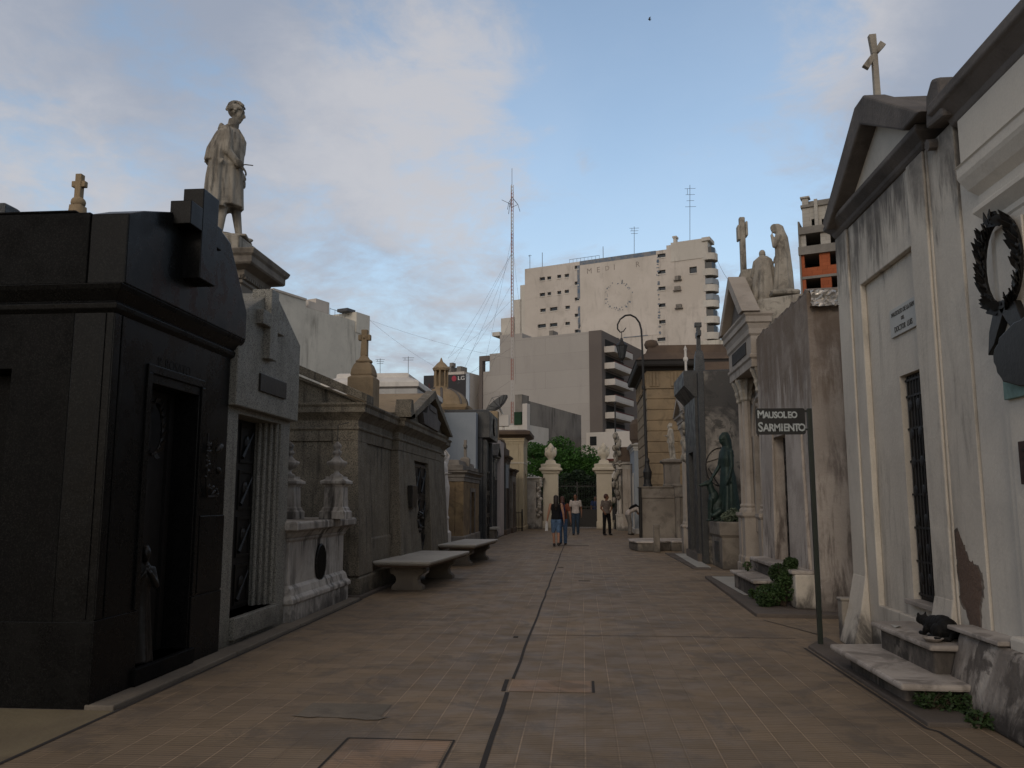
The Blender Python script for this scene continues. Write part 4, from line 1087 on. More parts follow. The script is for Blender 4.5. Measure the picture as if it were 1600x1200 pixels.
# the thin stone cross behind the gable
t = thing('stone_cross', 'thin pale stone cross with flared arms on the white gable peak', 'cross', (3.35, 8.3, 5.37))
def flare(w, p, q, a, b, th):
    p = Vector(p); q = Vector(q); d = (q - p).normalized(); n_ = d.cross(Vector((0, 1, 0))).normalized(); o = Vector((0, th / 2, 0))
    w.loft([[tuple(p - n_ * a - o), tuple(p + n_ * a - o), tuple(p + n_ * a + o), tuple(p - n_ * a + o)], [tuple(q - n_ * b - o), tuple(q + n_ * b - o), tuple(q + n_ * b + o), tuple(q - n_ * b + o)]])
w = MB()
fy = 8.15
P0 = Vector(onY(1371, 156, fy)); P1 = Vector(onY(1366, 85, fy)); P2 = Vector(onY(1362, 55, fy)); PA = Vector(onY(1352, 106, fy)); PB = Vector(onY(1379, 68, fy))
flare(w, P0 - Vector((0, 0, .06)), P1, .030, .026, .06); flare(w, P1, P2, .026, .036, .06)
PA = P1 + (PA - P1) * 1.0; flare(w, P1 - (P1 - PA).normalized() * .03, PA, .026, .034, .055); flare(w, P1 - (P1 - PB).normalized() * .03, PB, .026, .034, .055)
w.build('cross', M['statue'], t, bevel=.006)
MB().rloft(P0.x - .06, P0.x + .06, fy - .06, fy + .06, [(.02, 5.34), (.0, 5.42)]).build('foot', M['statue'], t, bevel=.01)

# ---- brown rendered tomb behind the sign
X0 = 3.12; T = TR(X0)
rc = thing('mausoleum', 'brown stained rendered mausoleum with a leaning door frame, behind the black sign', 'mausoleum', (X0, 13.0, 0))
w = MB(T)
w.rloft(11.5, 14.9, .02, 4.5, [(.0, 0), (.0, .5), (0, 4.15), (-.05, 4.42)]) if False else None
w.grid([11.52, 14.9], [0, 4.34], .0, .45, [(12.92, 13.92, .55, 2.50)])
w.build('front_wall', M['pale_brown_wall'], rc, bevel=.01)
w = MB(T); w.box(11.5, 14.88, .45, 5, 0, 4.16); w.build('side_wall', M['blotchy_wall'], rc, bevel=.02)
w = MB(T); w.loft([[(11.9, -.05, .5), (12.92, -.05, .5), (12.92, 0, .5), (11.9, 0, .5)], [(12.1, -.03, 2.62), (12.98, -.03, 2.62), (12.98, 0, 2.62), (12.1, 0, 2.62)]])
w.loft([[(13.92, -.05, .5), (14.8, -.05, .5), (14.8, 0, .5), (13.92, 0, .5)], [(13.86, -.03, 2.62), (14.6, -.03, 2.62), (14.6, 0, 2.62), (13.86, 0, 2.62)]])
w.box(12.1, 14.6, -.03, 0, 2.62, 2.74)
w.build('door_frame', M['pale_brown_wall'], rc, bevel=.008)
door_leaf(rc, T, 12.94, 13.9, .56, 2.5, .16, 'door_dark', 4, True)
w = MB(T); rnd = random.Random(8); us = [11.54 + 3.34 * i / 22 for i in range(23)]
zt_ = [4.345 + .02 + rnd.uniform(0, .07) for _ in us]
w.loft([[(u, .02, 4.3), (u, .48, 4.3), (u, .48, z + .02), (u, .02, z)] for u, z in zip(us, zt_)]); w.build('broken_capping', M['brown_wall'], rc, bevel=.01)
w = MB(); w.box(3.14, 3.46, 11.48, 13.2, 4.16, 4.345) if False else w.box(3.58, 6.5, 11.6, 12.1, 4.165, 4.34); w.build('parapet_blocks', M['marble_box'], rc, bevel=.01)
w = MB()
rnd = random.Random(4); nx, nz = 14, 8
vs = []; fs = []
for j in range(nz):
    for i in range(nx):
        vs.append((3.15 + .44 * i / (nx - 1) + rnd.uniform(-.012, .012), 11.44 + rnd.uniform(-.03, .03) - (.04 if j < 2 else 0), 4.12 + .23 * j / (nz - 1) + rnd.uniform(-.01, .01)))
for j in range(nz - 1):
    for i in range(nx - 1): a = j * nx + i; fs.append((a, a + 1, a + nx + 1, a + nx))
b0 = len(vs)
for j in range(nz):
    for i in range(nx): x, y, z = vs[j * nx + i]; vs.append((x, y + .25 if j else y + .03, z + .004))
for j in range(nz - 1):
    for i in range(nx - 1): a = b0 + j * nx + i; fs.append((a, a + nx, a + nx + 1, a + 1))
for i in range(nx - 1):
    a = (nz - 1) * nx + i; fs.append((a, a + 1, b0 + a + 1, b0 + a))
w.add(vs, fs); w.build('foil_sheet', M['foil'], rc)
# steps of the brown tomb
st = MB(); st.prism([(2.86, 12.5), (3.16, 12.5), (3.16, 14.9), (2.86, 14.9)], 'z', .05, .50); st.build('upper_riser', M['step_riser'], rc, bevel=.01)
st = MB(); st.prism([(2.80, 11.75), (3.16, 11.75), (3.16, 14.7), (2.80, 14.6)], 'z', .50, .555); st.build('upper_tread', M['step'], rc, bevel=.015)
st = MB(); st.prism([(2.52, 12.7), (2.85, 12.7), (2.85, 14.5), (2.52, 14.5)], 'z', .05, .29); st.build('lower_riser', M['step_riser'], rc, bevel=.01)
st = MB(); st.prism([(2.46, 12.62), (2.86, 12.62), (2.86, 14.6), (2.46, 14.6)], 'z', .29, .335); st.build('lower_tread', M['step'], rc, bevel=.015)
st = MB(); st.prism([(2.84, 11.72), (3.14, 11.72), (3.14, 12.1), (2.84, 12.1)], 'z', .05, .50); st.build('step_cheek', M['white_wall'], rc, bevel=.02)

# ---- carved tomb with pediment, columns and an arched doorway
X0 = 3.34; T = TR(X0)
rd = thing('mausoleum', 'carved pale stone mausoleum with pediment, columns and arched doorway', 'mausoleum', (X0, 16.0, 0))
w = MB(T)
w.grid([14.96, 17.25], [.0, 4.35], .06, .5, [(15.42, 16.38, .3, 2.9)]); w.box(14.98, 17.23, .5, 4.5, 0, 4.35)
w.build('wall', M['r4_stone'], rd)
w = MB(T)
for rr, dd in ((.54, .0), (.63, -.05)):
    arc = [(15.9 + rr * math.cos(a), 2.72 + rr * 1.15 * math.sin(a)) for a in [PI * i / 14 for i in range(15)]]
    w.tube([(u, dd + .05, z) for u, z in arc], .045, 7)
w.box(15.28, 15.42, -.03, .06, .9, 2.72); w.box(16.38, 16.52, -.03, .06, .9, 2.72)
w.build('arch_moulding', M['r4_stone'], rd)
arc = [(15.9 + .48 * math.cos(a), 2.72 + .55 * math.sin(a)) for a in [PI * i / 14 for i in range(15)]]
w = MB(T); w.loft([[(u, .04, z) for u, z in arc], [(u, .058, z) for u, z in arc]]); w.build('fanlight', M['door_dark'], rd)
door_leaf(rd, T, 15.42, 16.38, .3, 2.9, .18, 'door_dark', 4)
for uu in (15.14, 16.62, 17.02):
    w = MB(T)
    w.rloft(uu - .13, uu + .13, -.24, .05, [(.04, 0), (.04, .28), (.02, .30), (.02, .40), (.0, .44), (0, 1.15), (.04, 1.2), (.04, 1.26)])
    w.lathe(uu, -.10, [(.13, 1.26), (.13, 1.31), (.10, 1.35), (.12, 1.39), (.09, 1.43), (.088, 2.2), (.078, 3.42)], 16, 8, .05)
    w.build('column', M['r4_stone'], rd)
    w = MB(T); w.lathe(uu, -.10, [(.085, 3.42), (.11, 3.45), (.10, 3.5), (.13, 3.6), (.12, 3.64), (.16, 3.76), (.18, 3.8), (.18, 3.86)], 16, 8, .12)
    w.build('capital', M['statue'], rd)
w = MB(T)
for k in range(40):
    uu = random.uniform(15.1, 17.15); w.ell((uu, .03, random.uniform(3.3, 4.0)), (.06, .05, .08), None, 7, 5)
w.build('carved_garland', M['r4_stone'], rd, smooth=True)
w = MB(T)
w.rloft(14.98, 17.22, -.30, -.02, [(0, 3.86), (0, 4.0), (.03, 4.03), (.03, 4.08), (0, 4.10), (0, 4.42), (.03, 4.46), (.03, 4.55), (.06, 4.64), (.09, 4.66), (.09, 4.76), (.12, 4.80), (.12, 4.84)])
w.build('entablature', M['r4_stone'], rd, bevel=.006)
w = MB(T); w.box(15.4, 16.8, -.315, -.30, 4.15, 4.38); w.build('frieze_panel', M['dark_cornice'], rd)
w = MB(T); u0, u1, zc, um2 = 14.84, 17.38, 4.84, 16.05
n_ = 6; oo = [(u0 - .04, zc), (um2, 5.80), (u1 + .04, zc), (u1 - .30, zc), (um2, 5.56), (u0 + .30, zc)]
w.add([(u, -.47, z) for u, z in oo] + [(u, -.14, z) for u, z in oo], [(0, 1, 4, 5), (1, 2, 3, 4), (6, 11, 10, 7), (7, 10, 9, 8)] + [(i, i + n_, (i + 1) % n_ + n_, (i + 1) % n_) for i in range(n_)])
w.build('pediment_frame', M['r4_stone'], rd, bevel=.01)
w = MB(T); w.loft([[(u, -.30, z) for u, z in [(u0 + .2, zc), (um2, 5.62), (u1 - .2, zc)]], [(u, -.12, z) for u, z in [(u0 + .2, zc), (um2, 5.62), (u1 - .2, zc)]]]); w.build('tympanum', M['grimy_cement'], rd)
w = MB(T); w.box(15.1, 17.1, .14, 3.4, 4.35, 4.62); w.build('attic', M['r4_stone'], rd, bevel=.02)
w = MB(T); w.box(15.4, 16.4, -.3, .06, .05, .17); w.box(15.4, 16.4, -.1, .06, .17, .3); w.build('door_step', M['step'], rd, bevel=.01)
# cross on a rough block over the pediment
t = thing('stone_cross', 'tall worn stone cross on a rough block behind the carved pediment', 'cross', (3.3, 16.3, 5.7))
w = MB(); w.loft([[(3.10, 16.1, 4.6), (3.85, 16.1, 4.6), (3.85, 16.7, 4.6), (3.10, 16.7, 4.6)], [(3.14, 16.15, 5.98), (3.62, 16.15, 6.03), (3.60, 16.55, 6.03), (3.17, 16.55, 5.98)]]); w.build('rock', M['statue'], t, bevel=.06)
cx0 = onY(1161, 400, 16.3)[0]; zt_ = onY(1161, 340, 16.3)[2]
w = MB(); w.box(cx0 - .055, cx0 + .055, 16.24, 16.36, 5.95, zt_); w.box(cx0 - .10, cx0 - .055, 16.2, 16.40, zt_ - .48, zt_ - .17); w.box(cx0 + .055, cx0 + .10, 16.2, 16.40, zt_ - .40, zt_ - .10); w.build('cross', M['statue'], t, bevel=.02)
# sculpture group base over the roof
t = thing('sculpture_base', 'pale stone block carrying the marble mourning women', 'sculpture base', (3.75, 15.6, 4.9))
w = MB(); w.loft([[(3.18, 15.05, 4.40), (4.15, 15.05, 4.40), (4.15, 16.2, 4.40), (3.18, 16.2, 4.40)], [(3.22, 15.15, 5.13), (4.1, 15.15, 5.24), (4.1, 16.1, 5.24), (3.22, 16.1, 5.13)]])
w.box(3.52, 4.04, 15.25, 15.85, 5.24, 5.34)
w.build('block', M['statue'], t, bevel=.05)

# ---- planter with the green bronze woman, against the slab
t = thing('planter', 'brown stone planter box with a small plaque, at the foot of the grey slab', 'planter', (3.3, 19.4, 0))
w = MB(); w.rloft(3.02, 4.4, 18.75, 20.15, [(0, 0), (0, .68), (.02, .70), (.05, .74), (.05, 1.0), (.03, 1.02)]); w.build('box', M['grey_stone'], t, bevel=.02)
MB().box(3.0, 3.02, 19.1, 19.7, .15, .58).build('plaque', M['dark_granite'], t)
t = thing('mausoleum', 'dark mausoleum seen end on, its mottled grey slab behind the green bronze woman', 'mausoleum', (2.85, 20.5, 0))
MB().box(2.98, 6.5, 20.40, 20.58, 0, 4.62).build('slab', M['slab_wall'], t, bevel=.01)
w = MB(); w.box(2.84, 2.98, 20.38, 20.62, 0, 4.58); w.build('edge_strip', M['dark_granite'], t, bevel=.008)
w = MB(TR(2.78)); w.grid([20.63, 22.7], [0, 4.05], .0, .3, [(21.2, 22.1, .2, 2.7)]); w.box(20.64, 22.69, .3, 4, 0, 4.05); w.build('wall', M['dark_granite'], t)
w = MB(TR(2.78)); w.prism([(2.62, 4.05), (2.62, 4.6), (2.95, 4.85), (6, 4.85), (6, 4.05)], 'y', 20.62, 22.75) if False else w.loft([[(20.6, -.26, 4.28), (22.75, -.26, 4.28), (22.75, 3.5, 4.05), (20.6, 3.5, 4.05)], [(20.6, -.26, 4.66), (22.75, -.26, 4.66), (22.75, 3.5, 4.75), (20.6, 3.5, 4.75)]])
w.loft([[(20.6, .0, 4.0), (22.75, 0, 4.0), (22.75, .5, 4.0), (20.6, .5, 4.0)], [(20.6, -.25, 4.28), (22.75, -.25, 4.28), (22.75, .5, 4.28), (20.6, .5, 4.28)]])
w.build('top_block', M['dark_granite'], t, bevel=.01)
door_leaf(t, TR(2.78), 21.2, 22.1, .2, 2.7, .2, 'door_dark', 4)
w = MB(); w.rloft(2.95, 3.19, 21.6, 21.84, [(.02, 4.7), (-.01, 5.2), (-.04, 5.35)]); w.box(3.02, 3.12, 21.67, 21.77, 5.3, 6.05); w.box(3.02, 3.12, 21.5, 21.67, 5.72, 5.86); w.box(3.02, 3.12, 21.77, 21.94, 5.72, 5.86); w.box(2.98, 3.16, 21.66, 21.78, 5.98, 6.1)
w.build('roof_cross', M['dark_granite'], t, bevel=.01)
MB(TR(2.74)).box(20.62, 22.85, 0, .3, 0, .22).build('base', M['kerb_dark'], t)
# ornate pale column tomb and its finial
t = tomb('narrow ornate pale tomb with clustered columns beside the dark mausoleum', TR(3.14), 22.9, 24.9, 3.5, 3.55, 'r4_stone', 'r4_stone', 'gable', .55, (23.5, 24.3, 2.6), cols=(23.05, 23.3, 24.5, 24.75), over=.12)
w = MB()
rnd = random.Random(9)
for k in range(46):
    w.ell((2.86 + rnd.uniform(-.08, .12), 23.0 + rnd.uniform(-.15, .6), rnd.uniform(2.5, 4.0)), (.09, .1, .12), None, 7, 5)
w.build('carved_angels', M['statue'], t, smooth=True)
w = MB(); w.lathe(3.0, 23.9, [(.2, 4.3), (.2, 4.5), (.12, 4.55), (.14, 4.62), (.09, 4.7), (.12, 4.78), (.05, 4.86), (.035, 4.95), (.035, 5.75), (.05, 5.78), (.01, 5.9)], 14); w.ell((3.0, 23.9, 5.5), (.07, .05, .09), None, 8, 6)
w.build('finial', M['marble_clean'], t, smooth=False)

# ---- stone monument with curved bench and statue pedestal
t = thing('monument', 'grey stone wall monument with a ledge bench and raised coping, under the small statue', 'monument', (2.6, 27.6, 0))
w = MB(); w.box(1.92, 2.98, 27.5, 28.4, 0, 1.55); w.build('wall', M['grey_stone'], t, bevel=.02)
w = MB(); w.box(2.98, 3.7, 27.35, 28.5, 0, 1.58); w.box(3.0, 3.12, 27.25, 27.35, 0, 1.58); w.build('end_wall', M['grey_stone'], t, bevel=.02)
w = MB(); w.rloft(1.90, 3.0, 27.48, 28.4, [(0, 1.55), (.01, 1.57), (.01, 1.86), (.05, 1.90), (.06, 1.93)]); w.rloft(2.98, 3.75, 27.3, 28.5, [(.0, 1.58), (.02, 1.6), (.02, 1.9), (.05, 1.93), (.06, 1.97)]); w.build('coping', M['grey_stone'], t, bevel=.01)
pts = [(1.45, 25.9), (1.62, 25.1), (2.2, 25.0), (2.25, 25.4), (2.6, 25.6), (2.62, 25.3), (3.2, 25.3), (3.3, 27.5), (1.85, 27.5), (1.45, 26.9)]
w = MB().prism(pts, 'z', 0, .24); w.build('bench_base', M['grey_stone'], t, bevel=.02)
w = MB().prism([(a - .04 if a < 2 else a, b - .05) for a, b in pts], 'z', .24, .29); w.build('bench_slab', M['step'], t, bevel=.012)
w = MB(); w.tube([(1.86, 27.42, 0), (1.86, 27.42, 1.9)], .05, 10); w.build('drain_pipe', M['bronze_dark'], t)
t = thing('bollard', 'short square grey stone post in front of the ledge bench', 'bollard', (2.12, 24.75, 0))
w = MB(); w.rloft(2.04, 2.22, 24.66, 24.84, [(0, 0), (-.005, .76), (-.02, .8)]); w.build('post', M['grey_stone'], t, bevel=.015)
t = thing('pedestal', 'short grey stone pedestal under the small standing statue', 'pedestal', (2.98, 28.2, 1.93))
w = MB(); w.rloft(2.72, 3.22, 27.95, 28.4, [(.03, 1.93), (.03, 2.0), (0, 2.02), (0, 2.66), (.05, 2.7), (.11, 2.74), (.11, 2.80), (.02, 2.84)]); w.build('block', M['grey_stone'], t, bevel=.01)

# ---- tall coursed tan mausoleum with dark cornice
t = thing('mausoleum', 'tall tan coursed mausoleum with triglyph frieze, dark cornice and roof urn', 'mausoleum', (2.7, 33, 0))
w = MB()
for k in range(13):
    z = .4 + k * .41
    w.rloft(2.50, 6.4, 32.0, 37.5, [(-.03, z), (0, z + .03), (0, z + .385), (-.03, z + .41)])
w.box(2.5, 6.4, 32, 37.5, 0, .4)
w.build('wall', M['tan_blocks'], t)
w = MB(); w.rloft(2.50, 6.4, 32.0, 37.5, [(.04, 5.73), (.04, 5.77), (0, 5.79), (0, 6.42)])
for k in range(5):
    x = 2.62 + k * .82
    for q in range(3): w.box(x + q * .13, x + q * .13 + .09, 31.95, 32.0, 5.82, 6.36)
for k in range(7):
    y = 32.1 + k * .82
    for q in range(3): w.box(2.45, 2.5, y + q * .13, y + q * .13 + .09, 5.82, 6.36)
w.build('frieze', M['tan_blocks'], t)
w = MB(); w.rloft(2.50, 6.4, 32.0, 37.5, [(.05, 6.42), (.08, 6.5), (.34, 6.55), (.38, 6.62), (.38, 6.74), (.42, 6.80)]); w.build('cornice', M['dark_cornice'], t, bevel=.01)
w = MB(); w.rloft(2.50, 6.4, 32.0, 37.5, [(.40, 6.80), (.0, 7.12), (-.15, 7.45)]); w.build('attic', M['brown_cornice'], t, bevel=.02)
w = MB(); w.lathe(2.75, 32.3, [(.10, 7.1), (.12, 7.28), (.24, 7.36), (.28, 7.5), (.22, 7.64), (.10, 7.68)], 14); w.build('roof_urn', M['brown_cornice'], t, smooth=True)
# dark narrow tomb fronts between the monument and the pale domed tomb
t = tomb('pale blue grey tomb with tall narrow windows and a squat brown dome', TR(2.35), 38.0, 41.2, 3.5, 3.7, 'blue_grey', 'marble_box', 'flat', .3, (38.6, 39.2, 2.6), ent=.3)
w = MB(TR(2.35)); w.lathe(39.5, .75, [(.75, 4.06), (.78, 4.2), (.85, 4.3), (.85, 5.0), (.72, 5.22), (.5, 5.3), (.3, 5.5), (.25, 5.7)], 20); w.build('dome', M['brown_cornice'], t, smooth=False, bevel=.01)
w = MB(TR(2.35))
for k in range(3): w.box(39.6 + k * .45, 39.8 + k * .45, -.012, 0, 1.2, 3.2)
w.build('window_slit', M['glass'], t)
t = tomb('ornate white tomb crowded with carved figures under a brown box roof', TR(1.98), 41.4, 43.4, 3, 3.0, 'r4_stone', 'marble', 'flat', .3, (42.0, 42.7, 2.3), cols=(41.6, 43.1), ent=.3)
w = MB(TR(1.98)); w.box(41.6, 43.2, -.2, 1.0, 3.36, 4.1); w.build('roof_box', M['brown_cornice'], t, bevel=.06)
w = MB(); rnd = random.Random(2)
for k in range(40):
    w.ell((1.62 + rnd.uniform(-.1, .25), 41.35 + rnd.uniform(-.1, .6), 1.4 + k * .085), (.12, .12, .16), None, 7, 5)
w.build('carved_figures', M['statue'], t, smooth=True)
tomb('low brown tomb front close to the right gate pillar', TR(1.85), 43.5, 44.9, 3, 2.3, 'grey_stone', 'brown_cornice', 'flat', .3, (43.9, 44.5, 1.9), ent=.25)
# ------------------------------------------------------------------ the city behind
DA = Vector((.925, -.379, 0)).normalized()          # along the street fronts, to the right and nearer
DB = Vector((.379, .925, 0)).normalized()           # into the blocks
def FA(P):   # frame on a front: u along DA, d into the block
    return lambda u, d, z: (P[0] + DA.x * u + DB.x * d, P[1] + DA.y * u + DB.y * d, z)
def FB(P):   # frame on a flank: u along DB, d into the block (to the left)
    return lambda u, d, z: (P[0] + DB.x * u - DA.x * d, P[1] + DB.y * u - DA.y * d, z)
def FBr(P):  # frame on a right flank, d to the left of it, so the street is on the right
    return FB(P)
def fh(P, D, px, py):
    """where the sight line meets the upright plane through P along D -> (u, z)"""
    r = ray(px, py); n = Vector((D.y, -D.x, 0))
    t = (P[0] * n.x + P[1] * n.y) / (r.x * n.x + r.y * n.y)
    q = r * t
    return ((q.x - P[0]) * D.x + (q.y - P[1]) * D.y, EYE + q.z)
def Z5(x, y): return (720 + x / 2.857, 260 + y / 2.857)

M['tower_wall'] = stone('weathered tower render', (.56, .51, .46), (.49, .445, .395), dirt=(.12, .10, .085), streak=.55, sth=(.5, .72), patch=.45, pth=(.5, .7), damp=0, rough=.95, bump=.1, sc=.14, gscale=6, grain=.06)
M['tower_pale'] = stone('pale tower render', (.56, .53, .48), (.48, .45, .405), dirt=(.15, .13, .11), streak=.5, patch=.3, damp=0, rough=.95, bump=.1, sc=.14, gscale=6, grain=.05)
M['advert_ground'] = stone('faded painted wall panel', (.58, .53, .48), (.51, .465, .415), dirt=(.16, .14, .12), streak=.4, patch=.35, damp=0, rough=.95, bump=.05, sc=.2, gscale=6, grain=.05)
M['advert_blue'] = stone('faded blue paint', (.10, .15, .22), (.16, .19, .23), dirt=(.33, .29, .25), streak=0, patch=.9, pth=(.42, .6), damp=0, rough=.95, bump=.0, sc=.5)
M['advert_letter'] = stone('faded grey paint', (.20, .18, .165), (.27, .24, .215), dirt=(.35, .3, .26), streak=0, patch=.7, pth=(.4, .6), damp=0, rough=.95, bump=.0, sc=.6)
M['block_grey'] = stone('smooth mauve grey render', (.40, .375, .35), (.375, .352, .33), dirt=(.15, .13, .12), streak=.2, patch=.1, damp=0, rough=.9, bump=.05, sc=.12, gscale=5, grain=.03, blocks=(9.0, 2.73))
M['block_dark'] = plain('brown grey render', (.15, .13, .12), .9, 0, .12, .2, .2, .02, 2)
M['block_white'] = stone('white painted balcony', (.52, .49, .455), (.47, .44, .41), dirt=(.2, .18, .16), streak=.2, patch=.1, damp=0, rough=.85, bump=.05, sc=.3)
M['highrise_white'] = stone('streaked white party wall', (.60, .57, .50), (.50, .475, .42), dirt=(.18, .165, .14), streak=.75, sth=(.46, .68), patch=.35, damp=0, rough=.95, bump=.1, sc=.22, gscale=6, grain=.05, moss=.12)
M['old_wall'] = stone('stained grey party wall', (.24, .22, .195), (.17, .155, .14), dirt=(.06, .055, .05), streak=.9, sth=(.42, .64), patch=.6, damp=0, rough=.95, bump=.1, sc=.35, gscale=8)
M['raw_concrete'] = stone('raw concrete', (.23, .215, .195), (.17, .16, .145), dirt=(.08, .07, .065), streak=.4, patch=.3, damp=0, rough=.95, bump=.1, sc=.4, gscale=6)
M['raw_block'] = stone('unpainted grey blockwork', (.42, .40, .36), (.36, .34, .31), dirt=(.15, .14, .12), streak=.2, patch=.2, damp=0, rough=.95, bump=.1, sc=.4, gscale=6, blocks=(.8, .38))
M['red_brick'] = stone('orange hollow brick', (.36, .105, .045), (.28, .08, .035), dirt=(.12, .06, .04), streak=.1, patch=.2, damp=0, rough=.95, bump=.1, sc=.4, gscale=6, blocks=(.5, .36))
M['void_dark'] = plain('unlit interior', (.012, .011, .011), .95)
M['billboard_black'] = plain('billboard black', (.012, .012, .018), .5, 0, .2, .3)
M['billboard_red'] = plain('billboard dark red', (.06, .006, .01), .5, 0, .5, .6)
M['billboard_pink'] = plain('billboard red badge', (.35, .02, .05), .5, 0, .1, 1)
M['billboard_white'] = plain('billboard white letters', (.75, .75, .75), .5, 0, .05, 1)
M['billboard_edge'] = plain('billboard pale edge', (.35, .42, .5), .5, 0, .05, 1)
M['mast_red'] = plain('mast red paint', (.40, .22, .19), .7, 0, .15, 1)
M['mast_white'] = plain('mast white paint', (.55, .52, .5), .7, 0, .15, 1)
M['wire'] = plain('grey wire', (.10, .10, .105), .6, .3)
M['net_green'] = plain('green shade netting', (.02, .05, .025), .95, 0, .3, .8)
M['dish'] = plain('grey dish mesh', (.10, .10, .095), .7, .2)
M['tile_red'] = plain('dark red roof sheet', (.10, .025, .02), .8)

# --- the tall tower with the faded advertisement
P = Vector(onY(1100, 382, 150)); P.z = 0
T = FA(P)
uL, zL = fh(P, DA, 820, 420); uR, zR = 0.0, fh(P, DA, 1100, 382)[1]
zt = (zL + zR) / 2
tw = thing('apartment_tower', 'tall weathered tower block with faded painted letters, blue stripe and small slot windows', 'tower block', tuple(P))
slots = []
def slot(xa, xb, y, h=12):
    a = fh(P, DA, *Z5(xa, y - h / 2)); b = fh(P, DA, *Z5(xb, y + h / 2))
    slots.append((a[0], b[0], min(a[1], b[1]), max(a[1], b[1])))
for (y, xs) in ((502, ((352, 376), (385, 403, -4), (430, 448, -11), (463, 483, -15))), (572, ((352, 376), (387, 403, -4), (430, 448, -9), (463, 483, -14))), (642, ((354, 379), (397, 431, -6), (466, 487, -13))), (712, ((343, 380), (397, 431, -5), (466, 487, -11)))):
    for q in xs: slot(q[0], q[1], y + (q[2] if len(q) > 2 else 0))
for y in (450, 521, 592, 664, 735): slot(508, 529, y)
for y in (398, 471, 545, 620, 694, 772, 840): slot(877, 914, y)
a = fh(P, DA, *Z5(1020, 450)); b = fh(P, DA, *Z5(1054, 474)); big = (a[0], b[0], b[1], a[1]); slots.append(big)
w = MB(T); w.grid([uL, 0], [0, zt], 0, 1.0, slots); w.build('wall', M['tower_wall'], tw)
for i, s_ in enumerate(slots):
    wd = MB(T).box(s_[0] - .05, s_[1] + .05, .45, .5, s_[2] - .05, s_[3] + .05).build('window', M['glass'], tw)
    fr = MB(T); fr.box(s_[0], s_[1], -.10, .3, s_[2] - .22, s_[2] - .01); fr.build('sill', M['tower_pale'], wd)
w = MB(T); w.box(uL + .02, -.02, 1.0, 6.5, 0, zt - .05); w.build('core', M['tower_wall'], tw)
# stepped left edge of the tower
for (px, py, px2) in ((811, 445, 820), (801, 468, 811), (781, 497, 801)):
    ua = fh(P, DA, px, py); ub = fh(P, DA, px2, py)
    MB(T).box(ua[0], ub[0] + .3, .5, 14, 0, ua[1]).build('stepped_wing', M['tower_pale'], tw)
ua = fh(P, DA, 778, 500); MB(T).box(ua[0] - 1.0, ua[0] + .7, -.6, 3, ua[1] - 3.4, ua[1] - 2.6).build('corner_balcony', M['tower_pale'], tw)
# the painted advertisement
a0 = fh(P, DA, 906, 409)[0]; a1 = fh(P, DA, 1030, 500)[0]; zb = fh(P, DA, 930, 532)[1]
adv = MB(T).box(a0, a1, -.06, 0, zb, zt - .8).build('painted_panel', M['advert_ground'], tw)
w = MB(T); w.box(a0, a1 - .3, -.09, 0, zt - .8, zt + .02); w.box(a0 - .55, a0 - .0, -.09, 0, zt - 7.5, zt - .8); w.box(a0 - .5, a0 - .05, -.09, 0, zt - 12.5, zt - 9.0)
rnd = random.Random(11)
for k in range(26):
    z = zt - 12.8 - rnd.random() * (zt - 12.8 - zb); w.box(a0 - .5 + rnd.random() * .3, a0 - .15 + rnd.random() * .2, -.09, 0, z, z + rnd.uniform(.15, .7))
    z = zt - 1 - rnd.random() * (zt - 1 - zb); w.box(a1 - .3 + rnd.random() * .3, a1 + .1 + rnd.random() * .2, -.09, 0, z, z + rnd.uniform(.1, .4))
w.box(a1 - 7, a1 - 2.2, -.09, 0, zb - .02, zb + .14); w.box(a1 - 13, a1 - 8, -.09, 0, zb - .02, zb + .1)
w.build('blue_paint', M['advert_blue'], adv)
def onface(u, z, off=.07): return Vector(T(u, -off, z))
for ch, px, py, mt in (('M', 921, 424, 'advert_letter'), ('E', 935, 422, 'advert_letter'), ('D', 949, 419.5, 'advert_letter'), ('I', 960, 418, 'advert_letter'), ('C', 972, 416, 'advert_ground'), ('R', 996.5, 413.5, 'advert_letter')):
    u, z = fh(P, DA, px, py)
    if ch == 'C': continue
    text_obj('painted_letter', ch, 1.55 if ch != 'D' else 1.3, M[mt], adv, frameM(onface(u, z), DA, (0, 0, 1)), .01, sx=.95)
w = MB(T)
for k in range(90):
    a = rnd.uniform(0, 2 * PI); rr = rnd.uniform(.85, 1.1)
    u0_, z0_ = fh(P, DA, 966, 463)
    u = u0_ + 2.6 * rr * math.cos(a); z = z0_ + 2.7 * rr * math.sin(a)
    if -.5 < math.sin(a) < .3 and math.cos(a) > -.8 and rnd.random() < .8: continue
    s_ = rnd.uniform(.06, .22); w.prism([(0, 0), (0, 0)], 'x', 0, 0) if False else w.box(u, u + s_, -.09, -.06, z, z + s_ * rnd.uniform(.5, 1.8))
w.build('flaked_emblem', M['advert_blue'], adv)
